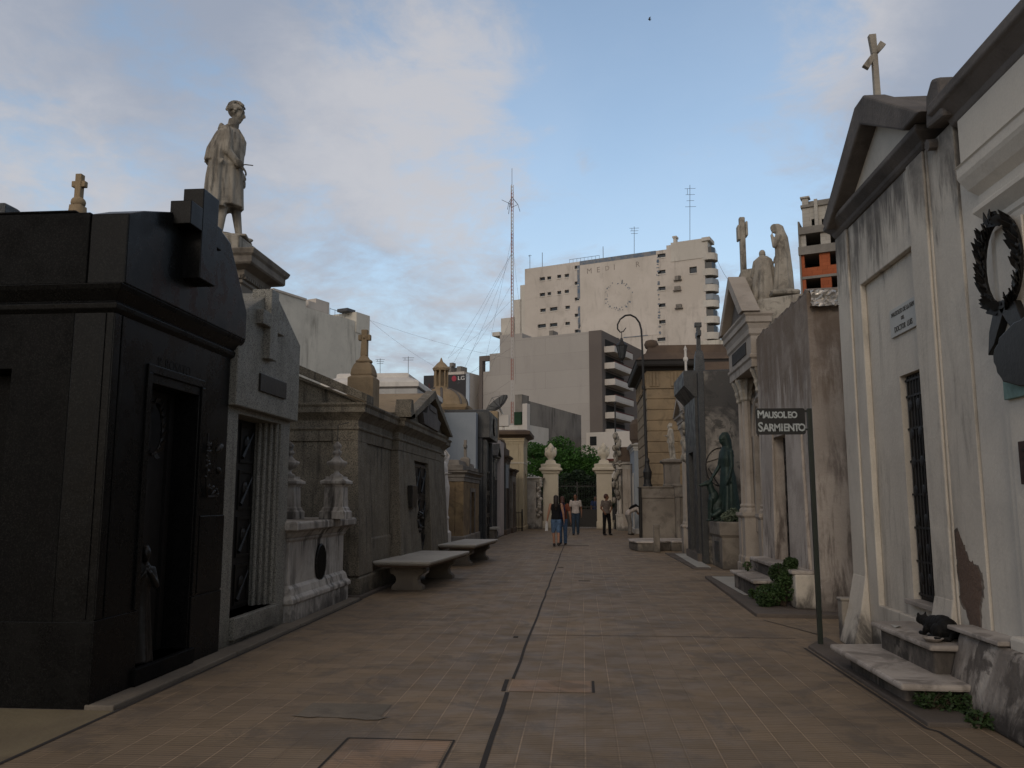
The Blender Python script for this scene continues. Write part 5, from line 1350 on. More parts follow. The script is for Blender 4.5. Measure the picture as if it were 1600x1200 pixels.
# upper right block, chimney, roof clutter
a = fh(P, DA, *Z5(938, 362)); b = fh(P, DA, *Z5(1075, 402))
w = MB(T); w.box(a[0], b[0] + 1.2, -.12, 3, b[1] - .3, zt + 1.1); w.build('roof_block', M['tower_pale'], tw)
w = MB(T); w.box(b[0] + .2, 1.2, -.5, 3, zt + .5, zt + 1.15); w.build('roof_slab', M['tower_pale'], tw)
ca = fh(P, DA, *Z5(941, 305)); cb = fh(P, DA, *Z5(953, 305))
w = MB(T); w.box(ca[0], cb[0], 1, 2.2, zt, ca[1] - .4); w.box(ca[0] - .15, cb[0] + .15, .9, 2.3, ca[1] - .35, ca[1]); w.box(ca[0] - 1.3, cb[0] + .4, .8, 2.4, zt, zt + 1.0); w.build('chimney', M['tower_pale'], tw)
w = MB(T)
for q in range(9):
    u = uL + 9 + q * .8; w.tube([(u, 2, zt), (u, 2, zt + 1.3)], .03, 4)
w.tube([(uL + 9, 2, zt + 1.3), (uL + 15.4, 2, zt + 1.3)], .04, 4); w.tube([(uL + 16.2, 2, zt), (uL + 16.2, 2, zt + 3.0)], .06, 5); w.tube([(uL + 3.0, 2, zt), (uL + 3.0, 2, zt + 3.6)], .06, 5)
w.build('roof_rail', M['wire'], tw)
for (x, y) in ((970, 500), (968, 546), (975, 626)):
    u, z = fh(P, DA, *Z5(x, y)); w = MB(T); w.box(u - .75, u + .75, -.6, 0, z - .45, z - .3); w.box(u - .5, u + .55, -.56, 0, z - .3, z + .4); w.build('window_box', M['old_wall'], tw, bevel=.04)
# rounded balconies wrapping the right corner
for k, y in enumerate((392, 462, 533, 603, 675, 747, 820)):
    u, z = fh(P, DA, *Z5(1098, y))
    cx0, cy0 = .35, 1.6
    poly = [(-.5, -.02)] + [(cx0 + 1.7 * math.cos(a), cy0 + 1.7 * math.sin(a) - .1) for a in [-PI / 2 + PI * i / 10 * .9 for i in range(11)]] + [(-.7, 6.0)]
    w = MB(T); w.prism(poly, 'z', z - 1.0, z + .25); bal = w.build('balcony', M['tower_pale'], tw)
    w = MB(T); w.prism([(-.4, .25), (1.2, .4), (1.6, 1.6), (1.3, 4), (-.4, 4)], 'z', z + .25, z + 1.5); w.build('window_band', M['glass'], bal)
    if k in (2, 3):
        w = MB(T); w.prism([(-.4, .05), (1.3, .15), (1.95, 1.7), (1.6, 4), (-.4, 4)], 'z', z + .4, z + 1.4)
        w.build('glazed_screen', M['blue_grey'], bal)

# --- mauve grey stepped block with balconies in front of the tower
P = Vector(onY(940, 522, 128)); P.z = 0
T = FA(P); zt = fh(P, DA, 922, 518)[1]
gb = thing('apartment_block', 'plain mauve grey stepped block with white balconies on its dark flank', 'apartment block', tuple(P))
ud = fh(P, DA, 921, 560)[0]
def lv(px, py): return fh(P, DA, px, py)
x0 = lv(816, 540)[0]
MB(T).box(x0, ud, 0, 20, 0, zt).build('wall', M['block_grey'], gb)
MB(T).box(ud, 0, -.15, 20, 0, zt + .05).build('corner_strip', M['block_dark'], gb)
prev = x0
for px, py in ((781, 524), (765, 553), (755, 581)):
    u, z = lv(px, py); MB(T).box(u, prev, 0, 18, 0, z).build('stepped_wing', M['block_grey'], gb); prev = u
w = MB(T); a = lv(750, 557); b = lv(755, 557); c = lv(765, 560)
w.box(a[0], b[0], -.3, .8, 0, a[1]); w.box(b[0], c[0], -.3, .3, a[1] - .9, a[1]); w.build('brown_frame', M['block_dark'], gb)
w = MB(T); a = lv(856, 518); b = lv(862, 518); w.box(a[0], b[0], .5, 2.5, zt, zt + .9); w.build('roof_vent', M['raw_concrete'], gb)
TB = lambda u, d, z: (P[0] + DB.x * u + DA.x * d, P[1] + DB.y * u + DA.y * d, z)     # d outward from the flank
LB = fh(P, DB, 974, 600)[0]
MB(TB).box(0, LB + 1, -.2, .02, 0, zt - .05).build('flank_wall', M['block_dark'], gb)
sp_ = 26.3 * 128 / 1300
z0_ = fh(P, DB, *Z5(634, 800))[1]
for k in range(9):
    z = z0_ - k * sp_
    w = MB(TB); w.box(1.0, LB, .0, 1.7, z - 1.0, z - .82); w.box(1.0, LB, 1.6, 1.72, z - .82, z - .05); w.box(1.0, 1.12, .0, 1.6, z - .82, z - .05); bal = w.build('balcony', M['block_white'], gb)
    w = MB(TB); w.box(1.0, LB, 1.62, 1.70, z - .02, z + .14); w.build('rail', M['tile_red'], bal)
    w = MB(TB)
    for q in range(2): w.box(1.4 + q * (LB * .5 - .4), 1.4 + q * (LB * .5 - .4) + (LB * .5 - .8 if q else LB * .5 - .4), .02, .06, z - .8, z + 1.2)
    w.build('glass_door', M['void_dark'], bal)

# --- streaked white high-rise on the left
P = Vector(onY(577, 493, 95)); P.z = 0
hr = thing('high_rise', 'streaked white party wall of a high-rise with uneven roof edge, upper left', 'high-rise', tuple(P))
TB = lambda u, d, z: (P[0] + DB.x * u - DA.x * d, P[1] + DB.y * u - DA.y * d, z)
def hb(px, py): return fh(P, DB, px, py)
pts = [(426, 452), (478, 470), (481, 478), (526, 497), (556, 495), (577, 494)]
pp = [hb(*q) for q in pts]
w = MB(TB)
w.box(pp[0][0] - 3, pp[1][0], 0, 12, 0, (pp[0][1] + pp[1][1]) / 2); w.box(pp[1][0], pp[3][0], 0, 12, 0, (pp[2][1] + pp[3][1]) / 2); w.box(pp[3][0], 0, 0, 12, 0, pp[3][1] + .3)
w.build('wall', M['highrise_white'], hr)
w = MB(TB); w.box(pp[4][0], .0, -.1, 4, pp[3][1] - 1, pp[5][1]); w.build('corner_pier', M['highrise_white'], hr)
w = MB(TB); a = hb(499, 482); b = hb(520, 482); w.box(a[0], b[0], .5, 5, pp[2][1], pp[2][1] + 1.3); w.box(a[0] - 1.2, a[0], .5, 4, pp[2][1], pp[2][1] + .8); w.box(pp[0][0], pp[1][0], -.12, 3, pp[0][1] - .1, pp[0][1] + .12); w.build('roof_hut', M['tower_wall'], hr)
w = MB(TB)
for q in range(6): w.tube([(pp[3][0] + q * .9, 1, pp[3][1]), (pp[3][0] + q * .9, 1, pp[3][1] + 1.3)], .03, 4)
w.tube([(pp[3][0], 1, pp[3][1] + 1.2), (pp[3][0] + 4.5, 1, pp[3][1] + 1.2)], .03, 4); w.box(-3.5, -2, .5, 2, pp[5][1], pp[5][1] + .35); w.box(-1.6, -.4, .5, 2, pp[5][1] - .1, pp[5][1] + .2)
w.build('roof_rail', M['wire'], hr)

# --- unfinished brick building on the right
P = Vector(onY(1250, 400, 78)); P.z = 0
T = FA(P)
ub = thing('unfinished_building', 'unfinished concrete and orange brick building with empty window holes', 'building', tuple(P))
def ph(zx, zy): return fh(P, DA, 1240 + zx / 6.32, 290 + zy / 6.32)
zs_ = {k: ph(80, v)[1] for k, v in dict(top=205, s1=420, s1b=490, s2=612, s2b=692, s3=905, s3b=930, b=1080).items()}
U1 = 16
def holes(lst):
    o = []
    for (xa, ya, xb, yb) in lst:
        a = ph(xa, ya); b = ph(xb, yb); o.append((a[0], b[0], b[1], a[1]))
    return o
h_top = holes([(167, 312, 200, 372), (268, 310, 300, 380)])
w = MB(T); w.grid([.3, U1 - 5], [zs_['s1'], zs_['top']], .6, 1.0, h_top); w.build('penthouse_wall', M['raw_block'], ub)
w = MB(T); w.box(ph(198, 200)[0], ph(232, 200)[0], .2, .6, zs_['s1'], zs_['top'] + .6); w.build('penthouse_column', M['raw_block'], ub)
w = MB(T); w.box(.2, U1 - 5, .4, 8, zs_['top'], zs_['top'] + .25); w.box(.3, 6, 1.5, 6, zs_['top'] + .25, zs_['top'] + .9); w.build('roof_slab', M['raw_concrete'], ub)
w = MB(T); a = ph(95, 100); w.box(a[0] - .25, a[0] + .3, .8, 1.4, zs_['top'], a[1]); w.box(a[0] - .4, a[0] + .45, .65, 1.55, a[1], a[1] + .15); w.build('chimney', M['raw_block'], ub)
w = MB(T); w.box(0, U1, -.3, 8, zs_['s1b'], zs_['s1']); w.build('floor_slab', M['raw_concrete'], ub)
w = MB(T); w.box(-.1, U1, -.3, 8, zs_['s2b'], zs_['s2']); w.build('floor_slab', M['raw_concrete'], ub)
w = MB(T); w.box(0, U1, -.1, 8, zs_['s3b'] , zs_['s3']); w.build('floor_slab', M['raw_concrete'], ub)
w = MB(T); w.grid([.1, U1], [zs_['s2'], zs_['s1b']], 0, .4, holes([(118, 482, 270, 600), (360, 470, 500, 590)])); w.build('wall', M['raw_block'], ub)
w = MB(T); w.grid([.1, U1], [zs_['s3'], zs_['s2b']], 0, .4, holes([(103, 680, 258, 798), (355, 650, 500, 765)])); w.build('wall', M['red_brick'], ub)
w = MB(T); w.grid([.1, U1], [zs_['s3b'] - 3.6, zs_['s3b']], 0, .4, holes([(120, 912, 272, 1028), (372, 890, 510, 1010)])); w.build('wall', M['red_brick'], ub)
MB(T).box(.1, U1, .0, 8, 0, zs_['s3b'] - 3.6).build('lower_wall', M['raw_concrete'], ub)
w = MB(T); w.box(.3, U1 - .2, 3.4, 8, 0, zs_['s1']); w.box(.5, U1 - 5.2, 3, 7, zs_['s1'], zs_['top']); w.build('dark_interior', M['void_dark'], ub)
w = MB(T); w.box(-.05, .1, -.2, 8, 0, zs_['s2'] + 2.5); w.build('party_wall', M['raw_concrete'], ub)
# pale block between the tower and the carved pediment
P = Vector(onY(1118, 560, 105)); P.z = 0; T = FA(P)
t = thing('building', 'low pale building with vertical stains between the tower and the pediment', 'building', tuple(P))
w = MB(T); w.box(-2, 6.5, 0, 10, 0, fh(P, DA, 1130, 530)[1]); w.build('wall', M['highrise_white'], t)
# long brown parapet wall behind the slab
t = thing('mausoleum', 'large brown topped mausoleum seen behind the dark slab tomb', 'mausoleum', (6, 30, 0))
w = MB(); w.box(4.3, 9, 29.5, 34, 0, 5.6); w.build('wall', M['tan_stone'], t)
w = MB(); w.rloft(4.3, 9, 29.5, 34, [(.05, 5.6), (.25, 5.75), (.25, 5.9), (-.1, 6.35)]); w.build('attic', M['brown_cornice'], t)

# --- stained wall, small house, netting, dish, billboard
P = Vector(onY(818, 650, 74)); P.z = 0
t = thing('party_wall', 'stained grey sloping topped wall rising behind the trees', 'wall', tuple(P))
TB = lambda u, d, z: (P[0] + DB.x * u - DA.x * d, P[1] + DB.y * u - DA.y * d, z)
a = fh(P, DB, 822, 625); b = fh(P, DB, 908, 649)
w = MB(TB); w.loft([[(-.3, 0, 0), (b[0], 0, 0), (b[0], .5, 0), (-.3, .5, 0)], [(-.3, 0, a[1]), (b[0], 0, b[1]), (b[0], .5, b[1]), (-.3, .5, a[1])]]); w.build('wall', M['old_wall'], t)
w = MB(TB); w.box(-.5, .9, -.1, .6, 0, a[1] + .4); w.build('pier', M['old_wall'], t)
P2 = Vector(onY(916, 680, 84)); P2.z = 0; T = FA(P2)
t = thing('house', 'small white house with one window behind the right gate pillar', 'house', tuple(P2))
w = MB(T); w.box(0, 9, 0, 6, 0, 8.2); w.build('wall', M['block_white'], t)
w = MB(T); a = fh(P2, DA, 922, 690); w.box(a[0], a[0] + .7, -.05, .02, a[1] - .4, a[1] + .5); w.build('window', M['glass'], t)
w = MB(T); w.box(-.4, 9.4, -.5, 6, 5.3, 5.5); w.build('awning', M['tile_red'], t)
P2 = Vector(onY(792, 640, 72)); P2.z = 0; T = FA(P2)
t = thing('roof_cabin', 'flat roofed house with green shade netting above the dark tombs', 'house', tuple(P2))
a = fh(P2, DA, 792, 664); b = fh(P2, DA, 813, 643)
w = MB(T); w.box(-4, b[0] + .4, .3, 5, 0, a[1]); w.build('wall', M['tower_pale'], t)
w = MB(T); w.box(.6, b[0], .2, 2, a[1], b[1]); w.build('netting', M['net_green'], t)
w = MB(T); w.box(b[0] + .1, b[0] + .55, .2, .8, a[1] - 1, b[1] + .7); w.build('vent_pipe', M['block_white'], t)
# dish
dx, dy, dz = onY(778, 636, 60)
t = thing('satellite_dish', 'big dark mesh satellite dish tilted skyward above the dark tombs', 'satellite dish', (dx + .3, dy, dz - 2))
ax = Vector((-.55, -.45, .70)).normalized(); uu_ = ax.orthogonal().normalized(); vv = ax.cross(uu_)
c0 = Vector((dx + .1, dy, dz)); Rd = 1.0
w = MB()
rings = []
for r in (0.02, .25, .5, .75, 1.0):
    rings.append([tuple(c0 + ax * (.32 * r * r) + (uu_ * math.cos(2 * PI * i / 24) + vv * math.sin(2 * PI * i / 24)) * Rd * r) for i in range(24)])
rings += [[tuple(Vector(p) - ax * .02) for p in rr] for rr in rings[::-1]]
w.loft(rings, False); w.build('reflector', M['dish'], t)
w = MB()
for k in range(12):
    a = 2 * PI * k / 12; w.tube([tuple(c0 + ax * (.32 * r * r + .02) + (uu_ * math.cos(a) + vv * math.sin(a)) * Rd * r) for r in (0, .35, .7, 1.0)], .02, 5)
w.build('ribs', M['iron'], t)
w = MB()
w.tube([tuple(c0), (c0.x + .3, c0.y, c0.z - .7), (c0.x + .3, c0.y, 0)], .08, 8); w.box(c0.x - .1, c0.x + .7, c0.y - .2, c0.y + .4, c0.z - 1.4, c0.z - .6); w.build('mount', M['block_white'], t)
for a in (0, 2.1, 4.2):
    MB().tube([tuple(c0 + ax * .32 + (uu_ * math.cos(a) + vv * math.sin(a)) * Rd), tuple(c0 + ax * .9)], .015, 5).build('feed_arm', M['wire'], t)
# billboard and its building
P = Vector(onY(662, 590, 120)); P.z = 0
D_ = Vector((1, -.16, 0)).normalized()
def TT(u, d, z): return (P[0] + D_.x * u, P[1] + D_.y * u + d, z)
a = fh(P, D_, 663, 587); b = fh(P, D_, 728, 640)
zt = a[1]; ue = b[0]; zb = b[1] - 2
t = thing('billboard', 'black and dark red advertising billboard with white letters and a red round badge', 'billboard', tuple(P))
MB(TT).box(0, ue, 0, .5, zb, zt).build('panel', M['billboard_black'], t)
w = MB(TT); w.box(ue, ue + .5, -.1, .6, zb, zt + .1); w.build('edge', M['billboard_edge'], t)
w = MB(TT)
for k in range(5): w.box(ue * (.12 + .07 * k), ue * (.15 + .07 * k), -.03, 0, zb + .5, zt - 1.2 - (k % 2))
w.box(ue * .68, ue * .78, -.03, 0, zb + .5, zb + 3.4); w.build('red_image', M['billboard_red'], t)
u, z = fh(P, D_, 709.5, 591.5)
w = MB(TT); w.loft([[(u + .36 * math.cos(q), -.06, z + .42 * math.sin(q)) for q in [2 * PI * i / 20 for i in range(20)]], [(u + .36 * math.cos(q), 0, z + .42 * math.sin(q)) for q in [2 * PI * i / 20 for i in range(20)]]]); w.build('badge', M['billboard_pink'], t)
u, z = fh(P, D_, 720.8, 591)
text_obj('letters', 'LG', .82, M['billboard_white'], t, frameM(Vector(TT(u, -.05, z)), D_, (0, 0, 1)), .02, sx=1.1)
w = MB(TT); w.box(1, ue - 1, .5, 8, 0, zb); w.box(1, 1.5, .1, .5, 0, zb); w.build('carrier_wall', M['tower_wall'], t)
P = Vector(onY(694, 600, 135)); P.z = 0; T = FA(P)
t = thing('building', 'concrete rooftop with tanks and clutter peeping over the billboard', 'building', tuple(P))
a = fh(P, DA, 700, 575); b = fh(P, DA, 725, 580)
w = MB(T); w.box(0, b[0], 0, 6, 0, b[1]); w.build('wall', M['tower_wall'], t)
w = MB(T); w.box(.2, 1.3, 0, 3, b[1], b[1] + 1.0); w.box(1.0, 1.6, 0, 1, b[1] + 1.0, b[1] + 1.6); w.box(2.4, 3.2, 0, 2, b[1], b[1] + .9); w.build('roof_tank', M['raw_concrete'], t)
P = Vector(onY(732, 600, 142)); P.z = 0; T = FA(P)
t = thing('building', 'narrow beige building between the billboard and the mauve block', 'building', tuple(P))
w = MB(T); w.box(0, 1.9, 0, 10, 0, fh(P, DA, 735, 595)[1]); w.build('wall', M['tan_stone'], t)
w = MB(T); w.box(1.0, 1.5, -.05, 0, fh(P, DA, 747, 612)[1] - .5, fh(P, DA, 747, 612)[1] + .5); w.build('window', M['glass'], t)

# --- lattice mast with guy wires, rooftop aerials, cables
def mast(px, py0, py1, Y, wd, name, label, red=True):
    b0 = Vector(onY(px + 1, py0, Y)); t0 = Vector(onY(px, py1, Y))
    t = thing(name, label, 'radio mast', (b0.x, b0.y, 0))
    legs = [Vector((wd * math.cos(a), wd * math.sin(a), 0)) for a in (.3, .3 + 2 * PI / 3, .3 + 4 * PI / 3)]
    n = int((t0.z - 0) / (wd * 2.6))
    seg = {True: MB(), False: MB()}
    xb = t0.x
    for i in range(n):
        za = t0.z * i / n; zb_ = t0.z * (i + 1) / n
        w = seg[(i // 6) % 2 == 0]
        for k in range(3):
            w.tube([(xb + legs[k].x, Y + legs[k].y, za), (xb + legs[k].x, Y + legs[k].y, zb_)], .035, 4)
            q = legs[(k + 1) % 3]; w.tube([(xb + legs[k].x, Y + legs[k].y, za), (xb + q.x, Y + q.y, zb_)], .022, 4)
    seg[True].build('red_section', M['mast_red'], t); seg[False].build('white_section', M['mast_white'], t)
    return t, Vector((xb, Y, t0.z))
ms, tp = mast(800, 640, 289, 100, .17, 'lattice_mast', 'tall red and white lattice mast with guy wires beside the tower')
w = MB(); w.tube([tuple(tp), (tp.x, tp.y, tp.z + 2.2)], .03, 5); w.build('whip_aerial', M['wire'], ms)
zc = onY(800, 320, 100)[2]
w = MB()
for a in (0, 2.1, 4.2):
    d = Vector((math.cos(a), math.sin(a), 0))
    w.tube([(tp.x, tp.y, zc + 1.0), tuple(Vector((tp.x, tp.y, zc)) + d * .75)], .04, 5); w.tube([(tp.x, tp.y, zc - .3), tuple(Vector((tp.x, tp.y, zc)) + d * .75), tuple(Vector((tp.x, tp.y, zc - .9)) + d * 1.0)], .035, 5)
w.tube([(tp.x, tp.y, zc), (tp.x - 1.3, tp.y, zc + .7)], .03, 5); w.build('antenna_cross', M['wire'], ms)
w = MB()
for (px, py, Y, zs__) in ((700, 560, 108, (28, 22)), (690, 600, 92, (28, 16)), (745, 620, 118, (30, 20, 12)), (730, 560, 104, (24,)), (715, 600, 85, (28, 18)), (806, 600, 90, (32,)), (812, 480, 112, (30,))):
    g_ = Vector(onY(px, py, Y))
    for z in zs__:
        aa = Vector((tp.x, tp.y, min(z + 4, tp.z))); mid = (aa + g_) / 2 - Vector((0, 0, .5))
        w.tube([tuple(aa), tuple(mid), tuple(g_)], .012, 3)
w.build('guy_wires', M['wire'], ms)
def aerial(px, py0, py1, Y, label, els, wide):
    b_ = Vector(onY(px, py0, Y)); t_ = Vector(onY(px, py1, Y))
    t = thing('rooftop_aerial', label, 'aerial', tuple(b_), 0, 'rooftop aerials')
    th = Y * .00032
    w = MB(); w.tube([tuple(b_), tuple(t_)], th, 5); w.build('pole', M['wire'], t)
    w = MB()
    for k in range(els):
        z = t_.z - (t_.z - b_.z) * (.06 + .1 * k); hw = wide * (1 - .15 * (k % 3)); w.tube([(t_.x - hw, t_.y, z), (t_.x + hw, t_.y, z + .0)], th * .7, 4)
    w.tube([(t_.x - wide * .5, t_.y - .1, t_.z - (t_.z - b_.z) * .06), (t_.x - wide * .5, t_.y - .1, t_.z - (t_.z - b_.z) * .16)], th * .7, 4)
    w.build('elements', M['wire'], t)
aerial(1078, 384, 289, 152, 'tallest rooftop aerial, with a box frame, on the right end of the tower', 4, 1.0)
aerial(991, 396, 354, 152, 'thin aerial over the middle of the tower roof', 3, .9)
aerial(594, 590, 560, 60, 'left one of two small aerials above the white sarcophagus roof', 3, .35)
aerial(638, 592, 557, 60, 'right one of two small aerials above the white sarcophagus roof', 2, .45)
aerial(828, 420, 398, 152, 'short aerial at the left end of the tower roof', 1, .3)
def cable(name, label, pts, r):
    w = MB(); w.tube(pts, r, 3); o = w.build(name, M['wire'], None, org=pts[0]); tag(o, label, 'cable', 'overhead cables'); return o
def sag(a, b, s, n=10): return [tuple(Vector(a).lerp(Vector(b), i / n) - Vector((0, 0, s * 4 * (i / n) * (1 - i / n)))) for i in range(n + 1)]
cable('overhead_cable', 'upper cable sagging from the white high-rise to the grey block', sag(onY(577, 500, 95), onY(800, 560, 128), .5), .012)
cable('overhead_cable', 'lower cable running from the white high-rise down to the billboard', sag(onY(577, 500, 95), onY(690, 578, 120), .4), .012)
cable('overhead_cable', 'cable dropping from the right edge of the tower towards the pediment', sag(onY(1117, 396, 150), onY(1140, 440, 100), .5), .025)

# --- cemetery gate
def gate_pillar(px, label):
    cx0 = onY(px, 780, 44.5)[0]; cy0 = 44.9
    t = thing('gate_pillar', label, 'gate pillar', (cx0, cy0, 0), 0, 'cemetery gate pillars')
    h = .40
    w = MB(); w.rloft(cx0 - h, cx0 + h, cy0 - h, cy0 + h, [(.03, 0), (.03, .35), (0, .38), (0, 2.85), (.06, 2.9), (.10, 3.0), (.21, 3.06), (.21, 3.16), (.1, 3.2), (.12, 3.38), (-.1, 3.42), (-.17, 3.6)])
    w.build('shaft', M['cream'], t, bevel=.015)
    w = MB(); w.lathe(cx0, cy0, [(.20, 3.58), (.14, 3.64), (.16, 3.7), (.27, 3.85), (.31, 4.0), (.26, 4.14), (.18, 4.22), (.20, 4.28), (.12, 4.4), (.05, 4.5), (.01, 4.53)], 16, 8, .07)
    for a in (.4, 1.5, 2.7, 3.6, 4.8, 5.7): w.ell((cx0 + .27 * math.cos(a), cy0 + .27 * math.sin(a), 4.05 + .1 * math.sin(3 * a)), (.08, .08, .16), None, 8, 6)
    w.build('draped_urn', M['cream'], t, smooth=True)
gate_pillar(860.5, 'left cream gate pillar with draped urn, beside the ornate white tomb')
gate_pillar(944.5, 'right cream gate pillar with draped urn, behind the man in black trousers')
gx0 = onY(870, 780, 44.6)[0]; gx1 = onY(934, 780, 44.6)[0]
for s_, lab in ((0, 'left leaf of the black iron cemetery gate'), (1, 'right leaf of the black iron cemetery gate')):
    a = gx0 + (gx1 - gx0) / 2 * s_; b = a + (gx1 - gx0) / 2
    t = thing('gate_leaf', lab, 'gate', (a, 45, 0), 0, 'iron cemetery gate leaves')
    w = MB()
    n = 11
    for i in range(n + 1):
        x = a + .03 + (b - a - .06) * i / n; w.tube([(x, 45, .05), (x, 45, 2.35), (x, 45, 2.52)], [.014, .014, .003], 5)
    w.build('bars', M['iron'], t)
    w = MB(); w.box(a, a + .05, 44.96, 45.04, .03, 2.45); w.box(b - .05, b, 44.96, 45.04, .03, 2.45)
    for z in (.08, .95, 1.1, 2.2): w.box(a + .05, b - .05, 44.97, 45.03, z, z + .05)
    w.box(a + .05, b - .05, 44.99, 45.01, .13, .95); w.build('frame', M['iron'], t)

# --- trees beyond the gate
def leafcloud(mb, c, r, n, s, rnd, squash=1.0, shell=.55):
    for k in range(n):
        d = Vector((rnd.gauss(0, 1), rnd.gauss(0, 1), rnd.gauss(0, 1))).normalized()
        q = rnd.random() ** (1 / 3.0); q = shell + (1 - shell) * q if rnd.random() < .75 else q
        p = Vector(c) + Vector((d.x * r[0], d.y * r[1], d.z * r[2])) * q
        a = Vector((rnd.gauss(0, 1), rnd.gauss(0, 1), rnd.gauss(0, .6))).normalized(); b = a.orthogonal(); b.rotate(Matrix.Rotation(rnd.random() * 6.28, 3, a)); b.normalize()
        L = s * rnd.uniform(.6, 1.3); Wd = L * .5
        mb.add([tuple(p - a * L / 2), tuple(p + b * Wd / 2), tuple(p + a * L / 2), tuple(p - b * Wd / 2)], [(0, 1, 2, 3)])
def tree(label, loc, h, cr, seed, mat='leaf_tree', clumps=16, leaves=420, size=.2, name='tree', base=.45):
    rnd = random.Random(seed)
    t = thing(name, label, 'tree', loc, 0, 'trees beyond the cemetery gate')
    x, y, z = loc
    w = MB(); w.tube([(x, y, 0), (x + .1, y, h * .25), (x, y + .1, h * base), (x + .1, y, h * .8)], [.2, .16, .13, .05], 9)
    cl = []
    for k in range(clumps):
        a = rnd.random() * 2 * PI; q = math.sqrt(rnd.random()) * .75; zz_ = rnd.uniform(-.7, .8)
        cl.append((x + cr[0] * q * math.cos(a), y + cr[1] * q * math.sin(a), h - cr[2] + cr[2] * zz_ * (1 - q * .4)))
    for c in cl[:9]: w.tube([(x, y + .1, h * base), ((x + c[0]) / 2, (y + c[1]) / 2, (h * base + c[2]) / 2 + .1), c], [.09, .05, .015], 6)
    w.build('trunk', M['bark'], t)
    w = MB()
    for c in cl:
        rr = rnd.uniform(.32, .5); leafcloud(w, c, (cr[0] * rr, cr[1] * rr, cr[2] * rr * .85), leaves, size, rnd)
    w.build('crown', M[mat], t, norm=False)
    return t
p1 = onY(850, 712, 62); p2 = onY(902, 722, 60)
tree('bright green leafy tree behind the left gate pillar', (p1[0], 62, 0), 6.35, (2.3, 2.0, 1.75), 5, clumps=26)
tree('bright green tree behind the middle of the gate, lower and wider', (p2[0], 60, 0), 5.3, (2.0, 1.6, 1.6), 8, clumps=20)
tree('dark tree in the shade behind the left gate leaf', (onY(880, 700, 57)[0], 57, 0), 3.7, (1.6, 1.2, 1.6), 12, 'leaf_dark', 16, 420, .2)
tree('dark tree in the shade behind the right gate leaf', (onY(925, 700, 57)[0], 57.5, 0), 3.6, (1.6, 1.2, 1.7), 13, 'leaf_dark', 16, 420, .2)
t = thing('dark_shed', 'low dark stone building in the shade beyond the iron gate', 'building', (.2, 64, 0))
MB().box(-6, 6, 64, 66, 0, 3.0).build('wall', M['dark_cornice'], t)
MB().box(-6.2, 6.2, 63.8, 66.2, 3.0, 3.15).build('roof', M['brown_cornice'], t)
# ------------------------------------------------------------------ street furniture
def bench(label, x, y, rot, L, Wd):
    t = thing('bench', label, 'bench', (x, y, 0), rot, 'marble benches along the avenue', local=True)
    w = MB(); w.rloft(-Wd / 2, Wd / 2, -L / 2, L / 2, [(-.035, .425), (-.02, .44), (0, .46), (0, .485), (-.008, .495)]); w.build('seat', M['bench_top'], t, bevel=.008)
    w = MB(); w.rloft(-Wd / 2, Wd / 2, -L / 2, L / 2, [(-.06, .395), (-.04, .425)]); w.build('seat_edge', M['brown_cornice'], t)
    for s_ in (-1, 1):
        yc = s_ * (L / 2 - .42)
        prof = [(0, .0), (.27, 0), (.27, .06), (.24, .085), (.20, .11), (.185, .17), (.20, .22), (.235, .25), (.265, .29), (.27, .34), (.25, .37), (.29, .395)]
        poly = [(a, b) for a, b in prof[1:]] + [(-a, b) for a, b in prof[:0:-1]]
        w = MB().prism(poly, 'y', yc - .09, yc + .09)
        for q in (-1, 1):
            w.lathe(q * .22, yc, [(.03, .30), (.03, .31)], 6)
            w.tube([(q * .235, yc - .11, .315), (q * .235, yc + .11, .315)], .06, 12)
        w.build('leg', M['bench_leg'], t, bevel=.012)
    return t
bench('nearer marble slab bench on scrolled feet, in front of the streaked granite mausoleum', -2.86, 15.25, R(-5), 2.95, .98)
bench('farther marble slab bench on scrolled feet, before the ochre tomb', -2.74, 20.4, R(-5), 2.7, .88)

# sign
t = thing('street_sign', 'black hand lettered metal sign on a thin dark green post', 'sign', (2.43, 9.1, 0))
w = MB(); w.box(2.405, 2.455, 9.08, 9.12, 0, 2.47); w.build('post', M['pole_green'], t, bevel=.006)
w = MB(); w.box(2.33, 2.405, 9.085, 9.105, 2.43, 2.45); w.box(2.33, 2.405, 9.085, 9.105, 2.235, 2.255); w.build('bracket', M['pole_green'], t, bevel=.003)
X0s, X1s = onY(1181, 658, 9.08)[0], onY(1258, 658, 9.08)[0]
zA = onY(1220, 638, 9.08)[2]; zB = onY(1220, 679, 9.08)[2]
w = MB()
cr_ = .025
pl_ = []
for (cx0, cz0, a0) in ((X1s - cr_, zA - cr_, 0), (X0s + cr_, zA - cr_, 90), (X0s + cr_, zB + cr_, 180), (X1s - cr_, zB + cr_, 270)):
    for k in range(5): a = R(a0 + 22.5 * k); pl_.append((cx0 + cr_ * math.cos(a), cz0 + cr_ * math.sin(a)))
w.prism(pl_, 'y', 9.075, 9.087); pn = w.build('panel', M['sign_black'], t)
xm = (X0s + X1s) / 2; zz0 = (zA + zB) / 2
def letters(s, x0, z, big, small, step):
    x = x0
    for i, ch in enumerate(s):
        sz = big if i == 0 else small
        cw = {'M': .062, 'I': .026, 'i': .026, 'A': .055, 'N': .056, 'O': .052}.get(ch, .048) * (big / .115 if i == 0 else small / .098) * step
        text_obj('letter', ch.upper(), sz, M['sign_letter'], pn, frameM((x + cw / 2, 9.0735, z + (0.004 if i == 0 else -.002)), (1, 0, random.uniform(-.03, .03)), (0, 0, 1)), .0012, sx=.86, bold=.0035)
        x += cw
letters('MAUSOLEO', X0s + .022, zz0 + .068, .115, .094, 1.02)
